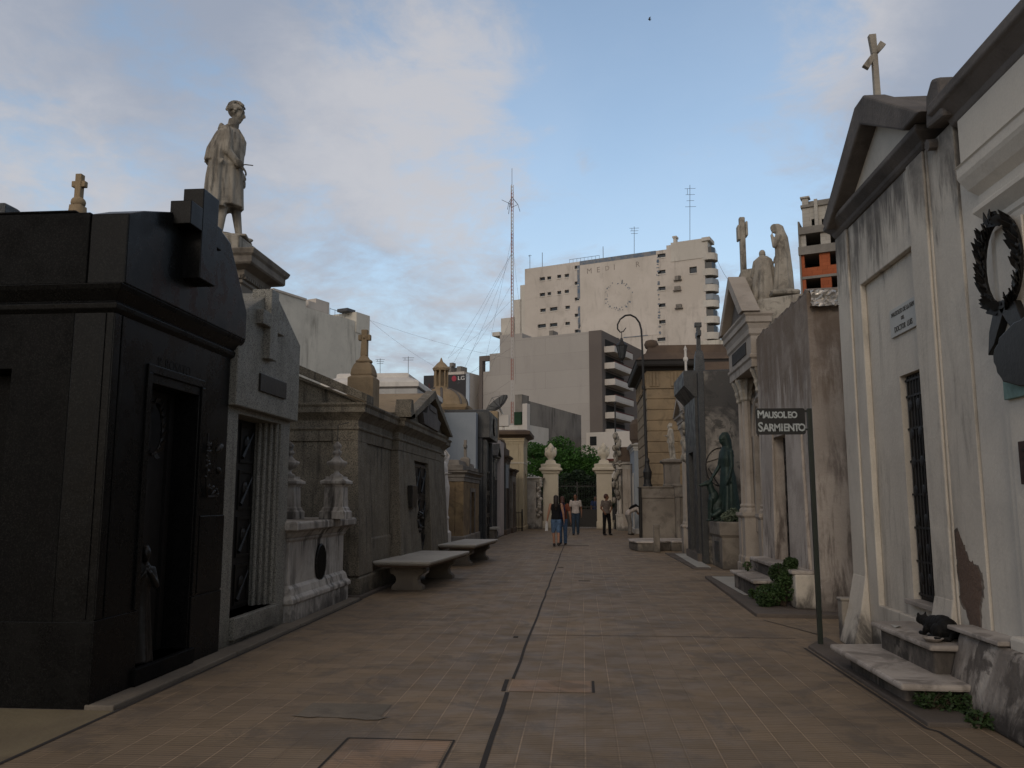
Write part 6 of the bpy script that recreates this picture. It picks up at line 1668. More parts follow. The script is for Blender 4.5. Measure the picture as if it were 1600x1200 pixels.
letters('SARMiENTO', X0s + .018, zz0 - .068, .140, .110, .97)

# lamp posts
t = thing('street_lamp', 'tall black iron lamp post with a curled arm and hanging lantern', 'street lamp', (2.35, 31, 0))
YL = 30.6
bx, _, _ = onY(1012, 756, YL); tx, _, tz = onY(1003, 530, YL)
w = MB(); w.tube([(bx, YL, 0), (bx, YL, 1.9), (bx - .01, YL, 2.6), (bx - .02, YL, 3.0), (tx, YL, tz)], [.16, .15, .10, .055, .035], 12)
w.lathe(bx, YL, [(.22, 0), (.22, .3), (.15, .4), (.13, 1.8), (.19, 1.9), (.16, 2.05), (.10, 2.1), (.14, 2.3), (.16, 2.5), (.10, 2.65), (.07, 2.8), (.09, 2.9), (.06, 3.0)], 14)
w.lathe(tx + .02, YL, [(.03, tz - 1.9), (.06, tz - 1.85), (.06, tz - 1.75), (.03, tz - 1.7)], 10)
w.build('post', M['iron'], t)
arm = [(1003, 530), (1002, 515), (999, 504), (993, 496), (985, 492), (977, 493), (969, 499), (965, 507), (965, 514), (969, 519), (974, 518), (978, 512)]
pts = [onY(a, b, YL) for a, b in arm]
w = MB(); w.tube(pts, [.035] * 6 + [.03, .03, .028, .025, .022, .015], 8); w.build('curled_arm', M['iron'], t)
lx, _, lz = onY(971.5, 545, YL)
ztop = onY(971, 519, YL)[2]
w = MB(); w.tube([(lx, YL, lz + .2), (lx, YL, ztop)], .012, 6)
w.lathe(lx, YL, [(.02, lz + .42), (.05, lz + .38), (.06, lz + .30), (.17, lz + .2), (.22, lz + .12), (.21, lz + .10)], 6)
w.lathe(lx, YL, [(.09, lz - .36), (.06, lz - .42), (.03, lz - .46), (.045, lz - .50), (.01, lz - .56)], 6)
for k in range(6):
    a = 2 * PI * k / 6; w.tube([(lx + .205 * math.cos(a), YL + .205 * math.sin(a), lz + .12), (lx + .10 * math.cos(a), YL + .10 * math.sin(a), lz - .36)], .012, 5)
lan = w.build('lantern', M['iron'], t)
lg = MB(); lg.lathe(lx, YL, [(.195, lz + .1), (.09, lz - .35)], 6); lg.build('lantern_glass', M['lantern_glass'], lan)
t = thing('street_lamp', 'thin black lamp post far off beside the right gate pillar', 'street lamp', (1.75, 43.8, 0))
b0 = onY(963, 826, 43.8); t0 = onY(961, 632, 43.8)
w = MB(); w.tube([(b0[0], 43.8, 0), (b0[0], 43.8, 1.0), (t0[0], 43.8, t0[2])], [.07, .05, .035], 8); w.lathe(b0[0], 43.8, [(.11, 0), (.11, .3), (.07, .4), (.05, .9)], 10); w.build('post', M['iron'], t)
w = MB(); w.ell((t0[0], 43.8, t0[2] + .06), (.06, .06, .09), None, 8, 6); w.build('cap', M['iron'], t)

# roof crosses on the black tomb
t = thing('stone_cross', 'small brown stone cross on a ball, on the roof of the black mausoleum', 'cross', (-4.33, 6.7, 3.73))
cx0, _, cz0 = onY(122, 322, 6.7)
w = MB(); w.ell((cx0, 6.7, cz0 + .03), (.062, .062, .055), None, 14, 10); w.rloft(cx0 - .05, cx0 + .05, 6.65, 6.75, [(.02, 3.71), (.0, cz0)]); w.build('ball', M['tan_stone'], t, smooth=True)
w = MB(); w.box(cx0 - .028, cx0 + .028, 6.67, 6.73, cz0 + .06, cz0 + .29); w.box(cx0 - .062, cx0 - .028, 6.675, 6.725, cz0 + .17, cz0 + .225); w.box(cx0 + .028, cx0 + .062, 6.675, 6.725, cz0 + .17, cz0 + .225); w.build('cross', M['tan_stone'], t, bevel=.006)
t = thing('roof_vent', 'low dark stone cap at the left end of the black mausoleum roof', 'roof vent', (-4.9, 6.6, 3.71))
vx, _, vz = onY(12, 328, 6.6)
w = MB(); w.rloft(vx - .05, vx + .05, 6.5, 6.7, [(0, 3.7), (0, vz + .02), (-.02, vz + .035)]); w.build('cap', M['dark_granite'], t, bevel=.008)

# shrubs and weeds
def plant(name, label, base, clumps, n, s, mat, seed, stems=8, cat='plant', group=None):
    rnd = random.Random(seed)
    t = thing(name, label, cat, base, 0, group)
    w = MB()
    for k in range(stems):
        c = clumps[k % len(clumps)]
        q = (c[0] + rnd.uniform(-1, 1) * c[3] * .7, c[1] + rnd.uniform(-1, 1) * c[3] * .7, c[2] + rnd.uniform(0, 1) * c[3])
        w.tube([base, ((base[0] + q[0]) / 2, (base[1] + q[1]) / 2, (base[2] + q[2]) / 2 + .03), q], [.008, .006, .003], 5)
    w.build('stems', M['bark'], t)
    w = MB()
    for c in clumps: leafcloud(w, c[:3], (c[3], c[3], c[3] * .9), n, s, rnd, shell=.3)
    w.build('leaves', M[mat], t, norm=False)
    return t
plant('shrub', 'dark leafy shrub growing against the steps of the brown tomb', (2.76, 12.0, .05), [(2.62, 12.1, .20, .18), (2.80, 12.0, .30, .2), (2.74, 12.2, .48, .15), (2.86, 12.0, .45, .15), (2.58, 12.4, .16, .16), (2.5, 12.0, .14, .13), (2.88, 12.1, .62, .10)], 900, .045, 'leaf_shrub', 21, 20, 'shrub')
plant('weed', 'small weed growing at the corner of the pale apron slab', (2.5, 12.9, .05), [(2.5, 12.9, .11, .06), (2.47, 12.85, .16, .04)], 110, .04, 'leaf_shrub', 22, 5, 'weed')
plant('weed', 'green weeds growing under the front edge of the lower marble step', (2.45, 6.4, .0), [(2.42, 6.42, .09, .08), (2.55, 6.38, .09, .09), (2.66, 6.34, .08, .08)], 260, .035, 'leaf_shrub', 23, 9, 'weed')
plant('weed', 'low leafy weed on the kerb before the white tomb base', (2.62, 6.05, .0), [(2.60, 6.05, .05, .07), (2.70, 6.0, .04, .07)], 150, .04, 'leaf_shrub', 24, 6, 'weed')
plant('potted_plants', 'green and silvery plants filling the stone planter', (3.6, 19.2, 1.0), [(3.2, 18.95, 1.1, .16), (3.5, 18.9, 1.14, .17), (3.75, 18.95, 1.12, .17), (3.35, 19.1, 1.2, .14), (3.65, 19.0, 1.22, .15)], 300, .06, 'leaf_pale', 25, 12)
plant('weed', 'small leafy tuft on the upper step of the brown tomb', (2.7, 14.3, .33), [(2.7, 14.3, .42, .08)], 160, .04, 'leaf_shrub', 26, 5, 'weed')
# litter
t = thing('dish_bowl', 'shallow pale bowl on the upper step in front of the cat', 'bowl', (2.66, 6.82, .425))
MB().lathe(2.66, 6.82, [(.03, .425), (.05, .428), (.075, .45), (.078, .455), (.07, .452), (.045, .434), (.002, .432)], 18).build('bowl', M['step'], t, smooth=True)
t = thing('fallen_leaf', 'crumpled pale paper scrap on the upper step by the cat', 'litter', (2.62, 7.6, .425))
MB().add([(2.62, 7.5, .428), (2.68, 7.52, .445), (2.70, 7.60, .43), (2.63, 7.62, .44)], [(0, 1, 2), (0, 2, 3)]).build('scrap', M['plaque'], t, norm=False)
# bird
bp = Vector(onY(1015, 30, 70))
t = thing('bird', 'small dark bird flying high in the blue sky', 'bird', tuple(bp))
w = MB(); w.ell(tuple(bp), (.16, .05, .05), None, 10, 6)
w.add([(bp.x + .02, bp.y, bp.z), (bp.x + .12, bp.y - .05, bp.z + .22), (bp.x - .05, bp.y, bp.z + .18), (bp.x - .08, bp.y, bp.z)], [(0, 1, 2, 3)])
w.add([(bp.x + .02, bp.y, bp.z), (bp.x + .1, bp.y + .05, bp.z - .15), (bp.x - .06, bp.y, bp.z - .12), (bp.x - .08, bp.y, bp.z)], [(0, 1, 2, 3)])
w.build('body', M['iron'], t, norm=False)
# bronze spray relief and door figure on the black tomb
t = thing('bronze_relief', 'small bronze relief of sprigs and a dove on the black wall beside the doorway', 'relief', (-3.57, 7.8, 2.0))
w = MB(TL(-3.57)); rnd = random.Random(6)
w.tube([(7.66, -.02, 2.13), (7.64, -.03, 1.9), (7.66, -.03, 1.62), (7.70, -.02, 1.53), (7.92, -.02, 1.54)], .012, 5)
for k in range(26):
    z = 1.56 + rnd.random() * .58; u = 7.65 + rnd.uniform(-.02, .05)
    if k > 17: u = 7.7 + rnd.random() * .2; z = 1.55 + rnd.random() * .1
    w.ell((u, -.03, z), (.03, .012, .016), Matrix.Rotation(rnd.uniform(-1, 1), 3, 'Y'), 8, 5)
w.ell((7.86, -.045, 2.0), (.08, .03, .035), Matrix.Rotation(-.5, 3, 'Y'), 10, 6)
w.add([(7.84, -.04, 2.0), (7.98, -.07, 2.16), (7.96, -.06, 2.0)], [(0, 1, 2)]); w.add([(7.82, -.04, 2.0), (7.74, -.08, 2.14), (7.80, -.05, 1.97)], [(0, 1, 2)])
w.ell((7.88, -.04, 1.78), (.05, .025, .03), Matrix.Rotation(.6, 3, 'Y'), 8, 5)
w.build('sprigs', M['bronze_dark'], t, smooth=False)
t = thing('wreath', 'dark metal wreath hanging high inside the black doorway', 'wreath', (-3.9, 6.9, 2.1))
wreath(t, (7.0, .17, 2.12), .17, .23, TL(-3.58), M['bronze_dark'], 10, .07)
# ------------------------------------------------------------------ draped figures
def robe(b, secs, folds, amp, seed, n=72, sharp=1.4):
    """lofted drapery: secs = (z, cx, cy, rx, ry, foldiness)"""
    rnd = random.Random(seed); ph = [rnd.uniform(0, 6.28) for _ in range(4)]
    S = []
    for (a, c) in zip(secs[:-1], secs[1:]):
        m = max(1, int(abs(c[0] - a[0]) / .035))
        for k in range(m): S.append([a[i] + (c[i] - a[i]) * k / m for i in range(6)])
    S.append(list(secs[-1]))
    rings = []
    for (z, cx, cy, rx, ry, f) in S:
        ring = []
        for i in range(n):
            t = 2 * PI * i / n
            w_ = math.sin(folds * t + ph[0] + z * 1.3) * .6 + math.sin((folds * 1.7) * t + ph[1] - z * 2.1) * .3 + math.sin((folds * .5) * t + ph[2] + z) * .4
            w_ = math.copysign(abs(w_) ** (1 / sharp), w_)
            q = 1 + amp * f * w_
            ring.append((cx + rx * q * math.cos(t), cy + ry * q * math.sin(t), z))
        rings.append(ring)
    return b.loft(rings)
def hand(b, wrist, d, up, s=1.0, curl=.5, mirror=1):
    """palm, four unequal bent fingers and a thumb; d = direction of the fingers, up = back of the hand"""
    wrist = Vector(wrist); d = Vector(d).normalized(); up = (Vector(up) - d * Vector(up).dot(d)).normalized(); side = d.cross(up) * mirror
    pc = wrist + d * .045 * s
    b.ell(tuple(pc), (.048 * s, .040 * s, .016 * s), Matrix((d, side, up)).transposed(), 12, 8)
    for k, (o, L) in enumerate(((-.03, .070), (-.010, .080), (.011, .075), (.030, .058))):
        r = .0095 * s; base = wrist + d * .085 * s + side * o * s
        m = base + d * L * .5 * s - up * L * .25 * curl * s
        e = m + d * L * .5 * s * (1 - curl * .6) - up * L * .55 * curl * s
        b.tube([tuple(base - d * .02 * s), tuple(base), tuple(m), tuple(e)], [r, r, r * .9, r * .7], 7)
    tb = wrist + d * .03 * s - side * .035 * s
    b.tube([tuple(tb), tuple(tb - side * .028 * s + d * .028 * s), tuple(tb - side * .034 * s + d * .062 * s - up * .01 * s)], [.012 * s, .011 * s, .008 * s], 7)
def head(b, c, fwd, s=1.0, tilt=0.0):
    """head with brow, nose, mouth, chin, ears; c = centre, fwd = horizontal facing, tilt forward in radians"""
    fwd = Vector(fwd).normalized(); rt = fwd.cross(Vector((0, 0, 1))).normalized()
    Rm = Matrix.Rotation(-tilt, 3, rt); f = Rm @ fwd; u = Rm @ Vector((0, 0, 1)); c = Vector(c)
    B = Matrix((rt, f, u)).transposed()
    P = lambda r, ff, uu: tuple(c + rt * r * s + f * ff * s + u * uu * s)
    b.ell(P(0, -.012, .022), (.076 * s, .095 * s, .092 * s), B, 18, 14)
    b.ell(P(0, .022, -.035), (.058 * s, .066 * s, .080 * s), B, 16, 12)
    b.ell(P(0, .058, -.098), (.026 * s, .024 * s, .020 * s), B, 10, 8)
    b.tube([P(0, .078, .012), P(0, .100, -.018), P(0, .108, -.032), P(0, .084, -.042)], [.009 * s, .012 * s, .015 * s, .012 * s], 8)
    b.tube([P(-.05, .066, .02), P(-.02, .082, .026), P(.02, .082, .026), P(.05, .066, .02)], .010 * s, 7)
    b.tube([P(-.022, .080, -.062), P(0, .087, -.060), P(.022, .080, -.062)], .007 * s, 6)
    b.tube([P(-.018, .078, -.074), P(0, .085, -.075), P(.018, .078, -.074)], .007 * s, 6)
    for q in (-1, 1):
        b.ell(P(q * .031, .076, .0), (.014 * s, .008 * s, .008 * s), B, 8, 6)
        b.ell(P(q * .075, -.008, -.012), (.010 * s, .018 * s, .030 * s), B, 8, 6)
        b.ell(P(q * .036, .055, -.035), (.022 * s, .02 * s, .025 * s), B, 8, 6)
    return P, B
def curls(b, P, s, seed, low=-.02, n=90, r=.018):
    rnd = random.Random(seed)
    for k in range(n):
        a = rnd.uniform(0, 2 * PI); e = rnd.uniform(-.3, 1.57)
        x = .082 * math.cos(e) * math.cos(a); y = -.012 + .102 * math.cos(e) * math.sin(a); z = .028 + .096 * math.sin(e)
        if y > .055 and z < .065: continue
        if z < low: continue
        b.ell(P(x, y, z), (r * s * rnd.uniform(.7, 1.2),) * 3, None, 8, 6)

# ---- the cloaked man on the tall pedestal, facing the avenue
t = thing('statue', 'stone statue of a curly haired man in long cloak and tailcoat on the tall pedestal', 'statue', (-4.86, 10.72, 5.05), R(12), local=True)
b = MB()
F = Vector((1, 0, 0))     # facing +x, left hand side is +y
hd, _ = head(b, (.06, 0, 1.72), F, 1.14, .18)
b.tube([(0, 0, 1.42), (.02, 0, 1.50), (.035, 0, 1.62)], [.09, .078, .072], 12)
# stock collar and lapels
b.tube([(.0 + .075 * math.cos(a), .075 * math.sin(a), 1.52 + .02 * math.cos(a)) for a in [2 * PI * i / 16 for i in range(17)]], .022, 7)
robe(b, [(.95, .01, 0, .17, .20, .3), (1.1, .02, 0, .165, .19, .3), (1.25, .02, 0, .175, .215, .2), (1.38, .0, 0, .155, .215, .1), (1.47, .0, 0, .10, .13, 0)], 7, .04, 3)
# coat skirt open in front, ends at the knee
robe(b, [(.42, .00, .0, .20, .215, 1.0), (.7, .0, 0, .185, .20, .9), (.95, .01, 0, .16, .19, .4)], 9, .06, 5)
# cloak hanging from the shoulders behind and over the near (right) arm
robe(b, [(.38, -.13, -.04, .16, .26, 1.1), (.8, -.12, -.04, .15, .255, 1), (1.1, -.10, -.03, .135, .25, .8), (1.35, -.06, 0, .10, .225, .4), (1.46, -.04, 0, .08, .13, .2)], 11, .075, 8)
robe(b, [(.98, -.16, -.09, .135, .18, 1.1), (1.15, -.14, -.08, .13, .19, 1), (1.36, -.08, -.05, .10, .20, .4), (1.47, -.04, -.02, .09, .13, .1)], 13, .09, 9)   # short cape
b.tube([(-.12, -.16, 1.42), (-.02, -.20, 1.41), (.06, -.15, 1.38)], [.035, .05, .03], 8); b.tube([(-.12, .16, 1.42), (-.02, .20, 1.41), (.06, .15, 1.38)], [.035, .05, .03], 8)
b.tube([(-.10, -.1, 1.50), (-.14, 0, 1.49), (-.10, .1, 1.50)], .035, 8)
# lapels
b.tube([(.10, -.05, 1.47), (.17, -.06, 1.34), (.185, -.03, 1.16)], [.02, .03, .012], 7); b.tube([(.10, .05, 1.47), (.17, .06, 1.34), (.185, .03, 1.16)], [.02, .03, .012], 7)
# arms: near arm bent, hand out in front of the waist
b.cap((.0, -.20, 1.37), (.02, -.23, 1.10), .068, .055); b.cap((.02, -.23, 1.10), (.15, -.17, .96), .055, .043); b.cap((.14, -.175, .97), (.165, -.165, .95), .055, .052)
b.cap((.0, .20, 1.37), (.03, .24, 1.10), .065, .052); b.cap((.03, .24, 1.10), (.16, .13, .87), .052, .042)
hand(b, (.17, -.16, .945), (.6, .25, -.6), (.6, -.3, .7), 1.05, .8); hand(b, (.165, .125, .855), (.35, -.4, -.85), (.9, .2, .2), 1.05, .9, -1)
b.cap((.21, -.15, .96), (.33, -.12, .965), .011, .009, 8)
# legs: near leg back and straight, far leg forward
b.cap((-.02, -.09, .78), (-.03, -.10, .44), .095, .068); b.cap((-.03, -.10, .44), (-.06, -.11, .06), .066, .042); b.ell((-.01, -.12, .035), (.13, .048, .035), None, 12, 8)
b.cap((.04, .09, .78), (.09, .10, .44), .095, .068); b.cap((.09, .10, .44), (.15, .10, .06), .066, .042); b.ell((.21, .10, .035), (.13, .048, .035), None, 12, 8)
b.tube([(-.16, .05, 0), (-.15, .06, .25), (-.13, .05, .52)], [.10, .08, .07], 8)   # trunk support
for k in range(5): b.tube([(-.02, -.27 + k * .0, .98 - k * .0), (-.10, -.25, .86), (-.13, -.2, .56)], .018, 6) if k == 0 else None
b.rloft(-.26, .26, -.22, .22, [(.0, -.01), (0, .02)]) if False else b.box(-.24, .30, -.22, .22, -.005, .03)
body = remesh(b, 'figure', M['statue'], t, .011, 2)
b = MB(); curls(b, hd, 1.14, 4, n=130); remesh(b, 'curly_hair', M['statue'], body, .009, 1)
t.scale = (1.05, 1.05, 1.08)

# ---- veiled mourning woman
t = thing('statue', 'tall veiled marble woman with bowed head, mourning on the pale block', 'statue', (3.78, 15.55, 5.34), R(165), local=True)
b = MB(); s = .78
hp, _ = head(b, (.12, 0, 1.60), F, 1.05, .75)
robe(b, [(.0, 0, 0, .25, .23, 1.1), (.12, 0, 0, .235, .21, 1), (.5, -.01, 0, .19, .18, 1), (.85, -.02, 0, .165, .175, .8), (1.05, 0, 0, .14, .155, .4), (1.22, .01, 0, .145, .175, .3), (1.38, .0, 0, .13, .18, .15), (1.46, .02, 0, .09, .1, 0)], 8, .10, 12)
robe(b, [(.02, -.12, -.10, .14, .18, 1.2), (.5, -.12, -.08, .13, .16, 1.1), (1.0, -.10, -.04, .12, .17, .8), (1.35, -.06, 0, .12, .19, .4), (1.52, .0, 0, .115, .13, .2), (1.64, .04, 0, .12, .11, .1), (1.70, .08, 0, .08, .08, 0)], 7, .08, 14)
b.tube([(.0, -.0, 1.42), (.05, 0, 1.5), (.09, 0, 1.55)], .06, 10)
b.cap((.02, .18, 1.36), (.14, .16, 1.12), .06, .05); b.cap((.14, .16, 1.12), (.19, .07, 1.42), .05, .035); hand(b, (.19, .06, 1.42), (-.1, -.3, .9), (1, .2, 0), .9, .7)
b.cap((.02, -.18, 1.36), (.05, -.20, 1.08), .06, .05); b.cap((.05, -.20, 1.08), (.14, -.10, .88), .05, .038); hand(b, (.14, -.10, .88), (.4, .5, -.6), (.8, -.3, .4), .9, .8)
for k in range(12): b.ell((.14 + random.uniform(-.03, .04), -.08 + random.uniform(-.05, .06), .80 + random.uniform(-.06, .06)), (.03, .03, .03), None, 8, 6)
b.box(-.25, .28, -.24, .24, -.01, .03)
for i, v in enumerate(b.v): b.v[i] = v * s
remesh(b, 'figure', M['statue'], t, .010, 2)
# ---- smaller figure beside her
t = thing('statue', 'smaller weathered stone figure seen from behind, hunched beside the mourning woman', 'statue', (3.50, 15.75, 5.12), R(100), local=True)
b = MB()
head(b, (.06, 0, 1.04), F, .78, .5)
robe(b, [(.0, .08, 0, .34, .27, 1.2), (.25, .06, 0, .30, .25, 1.1), (.5, .0, 0, .22, .21, 1), (.75, -.02, 0, .16, .18, .7), (.92, .0, 0, .12, .16, .3), (.99, .02, 0, .07, .08, 0)], 8, .11, 15)
b.cap((.02, .15, .86), (.12, .18, .62), .055, .045); b.cap((.12, .18, .62), (.24, .06, .60), .045, .035); b.cap((.02, -.15, .86), (.12, -.18, .62), .055, .045); b.cap((.12, -.18, .62), (.24, -.06, .60), .045, .035)
hand(b, (.24, .05, .60), (.6, -.5, 0), (0, 0, 1), .8, .6); hand(b, (.24, -.05, .60), (.6, .5, 0), (0, 0, 1), .8, .6, -1)
remesh(b, 'figure', M['statue'], t, .012, 2)

# ---- green bronze hooded woman with a dog, standing behind the planter
t = thing('statue', 'green bronze statue of a hooded woman in a long gown standing in the planter', 'statue', (3.30, 19.45, 1.02), R(200), local=True)
b = MB()
head(b, (.07, 0, 1.86), F, 1.1, .35)
robe(b, [(.0, .0, 0, .30, .30, 1.1), (.15, 0, 0, .27, .27, 1), (.6, -.01, 0, .20, .22, .9), (1.0, -.01, 0, .165, .185, .6), (1.22, 0, 0, .135, .155, .3), (1.42, .01, 0, .14, .185, .2), (1.60, .0, 0, .12, .185, .1), (1.68, .02, 0, .08, .09, 0)], 7, .09, 21)
robe(b, [(1.45, -.06, 0, .10, .17, .6), (1.65, -.03, 0, .10, .13, .4), (1.82, -.01, 0, .115, .115, .2), (1.95, .02, 0, .11, .10, .1), (2.02, .02, 0, .06, .06, 0)], 6, .06, 22)
b.tube([(.0, 0, 1.62), (.04, 0, 1.72), (.05, 0, 1.8)], .06, 10)
b.cap((.0, .20, 1.56), (.01, .24, 1.24), .062, .05); b.cap((.01, .24, 1.24), (.08, .22, .96), .05, .036); hand(b, (.08, .22, .96), (.2, -.1, -.9), (0, 1, 0), 1.0, .5)
b.cap((.0, -.20, 1.56), (.04, -.26, 1.26), .062, .05); b.cap((.04, -.26, 1.26), (.20, -.28, 1.02), .05, .036); hand(b, (.20, -.28, 1.02), (.6, -.1, -.6), (.4, -.6, .6), 1.0, .5, -1)
remesh(b, 'figure', M['bronze_green'], t, .013, 2)
t = thing('dog_statue', 'dark bronze dog sitting up beside the hooded bronze woman', 'statue', (3.02, 19.4, 1.02), R(185), local=True)
b = MB()
b.ell((-.04, 0, .32), (.15, .12, .26), Matrix.Rotation(-.25, 3, 'Y'), 16, 12); b.ell((.05, 0, .52), (.12, .11, .20), Matrix.Rotation(-.1, 3, 'Y'), 14, 10)
b.cap((.07, 0, .62), (.12, 0, .80), .085, .075); b.ell((.16, 0, .85), (.10, .075, .075), None, 14, 10)
b.tube([(.20, 0, .85), (.29, 0, .82), (.36, 0, .80)], [.055, .042, .03], 10); b.ell((.375, 0, .81), (.02, .02, .016), None, 8, 6)
for q in (-1, 1):
    b.tube([(.10, q * .05, .90), (.08, q * .065, .97), (.06, q * .06, 1.01)], [.03, .02, .006], 7)
    b.cap((.12, q * .07, .48), (.14, q * .07, .22), .05, .034); b.cap((.14, q * .07, .22), (.15, q * .07, .03), .034, .028); b.ell((.18, q * .07, .02), (.055, .03, .022), None, 10, 6)
    b.cap((-.06, q * .10, .22), (.08, q * .12, .13), .085, .055); b.cap((.08, q * .12, .13), (-.06, q * .12, .04), .045, .03); b.ell((.02, q * .12, .02), (.10, .032, .022), None, 10, 6)
b.tube([(-.14, 0, .10), (-.26, .04, .03), (-.32, .12, .03)], [.035, .025, .012], 8)
remesh(b, 'figure', M['bronze_green'], t, .012, 2)
t = thing('bronze_hoop', 'thin bronze hoop and rod relief on the slab beside the hooded woman', 'relief', (3.05, 20.38, 1.6))
w = MB(); w.tube([(3.32 + .36 * math.cos(a), 20.385, 2.28 + .46 * math.sin(a)) for a in [.9 + 4.2 * i / 20 for i in range(21)]], .012, 6); w.tube([(3.02, 20.38, 2.25), (3.25, 20.37, 1.85)], .014, 6); w.tube([(2.99, 20.385, 2.4), (3.5, 20.385, 2.55)], .008, 5); w.build('hoop', M['bronze_dark'], t)

# ---- white marble woman with one arm over her head
t = thing('statue', 'white marble statue of a woman with one arm raised over her head', 'statue', (-3.82, 22.6, 1.0), R(-25), local=True)
b = MB()
head(b, (.04, 0, 1.70), F, 1.05, .2)
robe(b, [(.0, .0, 0, .20, .19, 1.1), (.15, 0, 0, .19, .18, 1), (.45, .0, 0, .20, .21, .9), (.85, .0, 0, .215, .22, .7), (1.05, 0, 0, .17, .19, .4), (1.15, .0, 0, .155, .165, .3), (1.32, .01, 0, .15, .19, .2), (1.48, .0, 0, .12, .18, .1), (1.55, .01, 0, .07, .08, 0)], 8, .08, 31)
b.tube([(.0, 0, 1.5), (.03, 0, 1.6), (.035, 0, 1.66)], .055, 10)
b.cap((.0, .17, 1.44), (.02, .30, 1.70), .058, .045); b.cap((.02, .30, 1.70), (-.0, .06, 1.92), .045, .032); hand(b, (.0, .05, 1.93), (0, -.8, .4), (0, .3, 1), 1.0, .4)
b.cap((.0, -.18, 1.44), (.05, -.22, 1.16), .058, .046); b.cap((.05, -.22, 1.16), (.27, -.14, 1.20), .046, .034); hand(b, (.27, -.14, 1.20), (.9, .2, .1), (0, 0, 1), 1.0, .3)
for k in range(40):
    a = k * .7; b.ell((-.02 + .05 * math.cos(a), .04 * math.sin(a) + 0, 1.78 + .03 * math.sin(k)), (.03, .03, .03), None, 7, 5)
b.tube([(-.05, 0, 1.75), (-.09, .02, 1.6), (-.08, .03, 1.42)], [.06, .06, .04], 8)
b.lathe(0, 0, [(.22, -.02), (.22, .05)], 16)
remesh(b, 'figure', M['statue_white'], t, .013, 2)

# ---- small standing male statue on the monument
t = thing('statue', 'small pale stone statue of a standing figure on the short pedestal over the monument', 'statue', (2.97, 28.18, 2.82), R(150), local=True)
b = MB()
head(b, (.04, 0, 1.12), F, .75, .2)
robe(b, [(.55, 0, 0, .12, .13, .8), (.7, 0, 0, .11, .125, .5), (.85, 0, 0, .10, .13, .2), (1.0, 0, 0, .08, .12, .1), (1.05, 0, 0, .05, .06, 0)], 7, .08, 41)
b.cap((0, .06, .6), (.0, .07, .32), .07, .05); b.cap((0, .07, .32), (-.02, .07, .04), .05, .032); b.ell((.03, .07, .025), (.08, .03, .025), None, 8, 6)
b.cap((0, -.06, .6), (.05, -.07, .32), .07, .05); b.cap((.05, -.07, .32), (.03, -.07, .04), .05, .032); b.ell((.08, -.07, .025), (.08, .03, .025), None, 8, 6)
b.cap((0, .12, .98), (.03, .15, .78), .042, .034); b.cap((.03, .15, .78), (.15, .08, .80), .034, .024); hand(b, (.15, .07, .8), (.8, -.3, .2), (0, 0, 1), .75, .5)
b.cap((0, -.12, .98), (.02, -.15, .78), .042, .034); b.cap((.02, -.15, .78), (.12, -.08, .66), .034, .024); hand(b, (.12, -.08, .66), (.6, .4, -.4), (0, 0, 1), .75, .5, -1)
b.tube([(-.1, 0, 0), (-.09, .02, .35), (-.06, .03, .6)], [.07, .06, .04], 8); b.tube([(-.06, .05, 1.1), (-.05, 0, 1.2), (.05, 0, 1.22)], .03, 8)
b.lathe(0, 0, [(.2, -.02), (.19, .04)], 14)
remesh(b, 'figure', M['statue'], t, .012, 2)

# ---- small bronze woman in the black doorway
t = thing('statue', 'small dark bronze veiled woman standing low in the black doorway', 'statue', (-3.70, 6.84, .17), R(-30), local=True)
b = MB(); s = .55
head(b, (.10, 0, 1.60), F, 1.05, .5)
robe(b, [(.0, 0, 0, .24, .22, 1.1), (.3, 0, 0, .2, .2, 1), (.85, -.02, 0, .165, .175, .8), (1.05, 0, 0, .14, .155, .4), (1.25, .01, 0, .145, .18, .3), (1.40, .0, 0, .12, .18, .15), (1.48, .02, 0, .08, .09, 0)], 8, .10, 52)
robe(b, [(1.2, -.08, 0, .09, .17, .6), (1.5, -.02, 0, .11, .13, .3), (1.66, .03, 0, .11, .11, .1), (1.74, .05, 0, .07, .07, 0)], 7, .07, 54)
b.cap((.02, .18, 1.36), (.12, .2, 1.12), .06, .05); b.cap((.12, .2, 1.12), (.19, .05, 1.32), .05, .035); hand(b, (.19, .04, 1.33), (0, -.3, .9), (1, 0, 0), .9, .4)
b.cap((.02, -.18, 1.36), (.12, -.2, 1.12), .06, .05); b.cap((.12, -.2, 1.12), (.19, -.05, 1.32), .05, .035); hand(b, (.19, -.04, 1.33), (0, .3, .9), (1, 0, 0), .9, .4, -1)
for i, v in enumerate(b.v): b.v[i] = v * s
remesh(b, 'figure', M['bronze_dark'], t, .010, 2)

# ------------------------------------------------------------------ people
M['skin'] = plain('skin', (.30, .16, .105), .55, 0, .12, 20, .35, .05)
M['skin_dark'] = plain('tanned skin', (.16, .075, .045), .55, 0, .12, 20, .35, .05)
def cloth(n, c, v=.25): return plain(n, c, .9, 0, v, 14, .15, .4, 60)
M['c_black'] = cloth('black cotton', (.010, .010, .012)); M['c_denim'] = cloth('blue denim', (.09, .15, .25), .4); M['c_denim_dark'] = cloth('dark denim', (.035, .055, .085), .4)
M['c_orange'] = cloth('orange cotton', (.16, .05, .028)); M['c_white'] = cloth('white cotton', (.42, .38, .36)); M['c_greybrown'] = cloth('taupe cotton', (.13, .11, .10))
M['c_blacktrouser'] = cloth('black trousers', (.008, .008, .009)); M['c_navy'] = cloth('navy canvas', (.012, .018, .06)); M['c_grey'] = cloth('pale grey cotton', (.19, .18, .17)); M['c_blue'] = cloth('blue cotton', (.03, .05, .12))
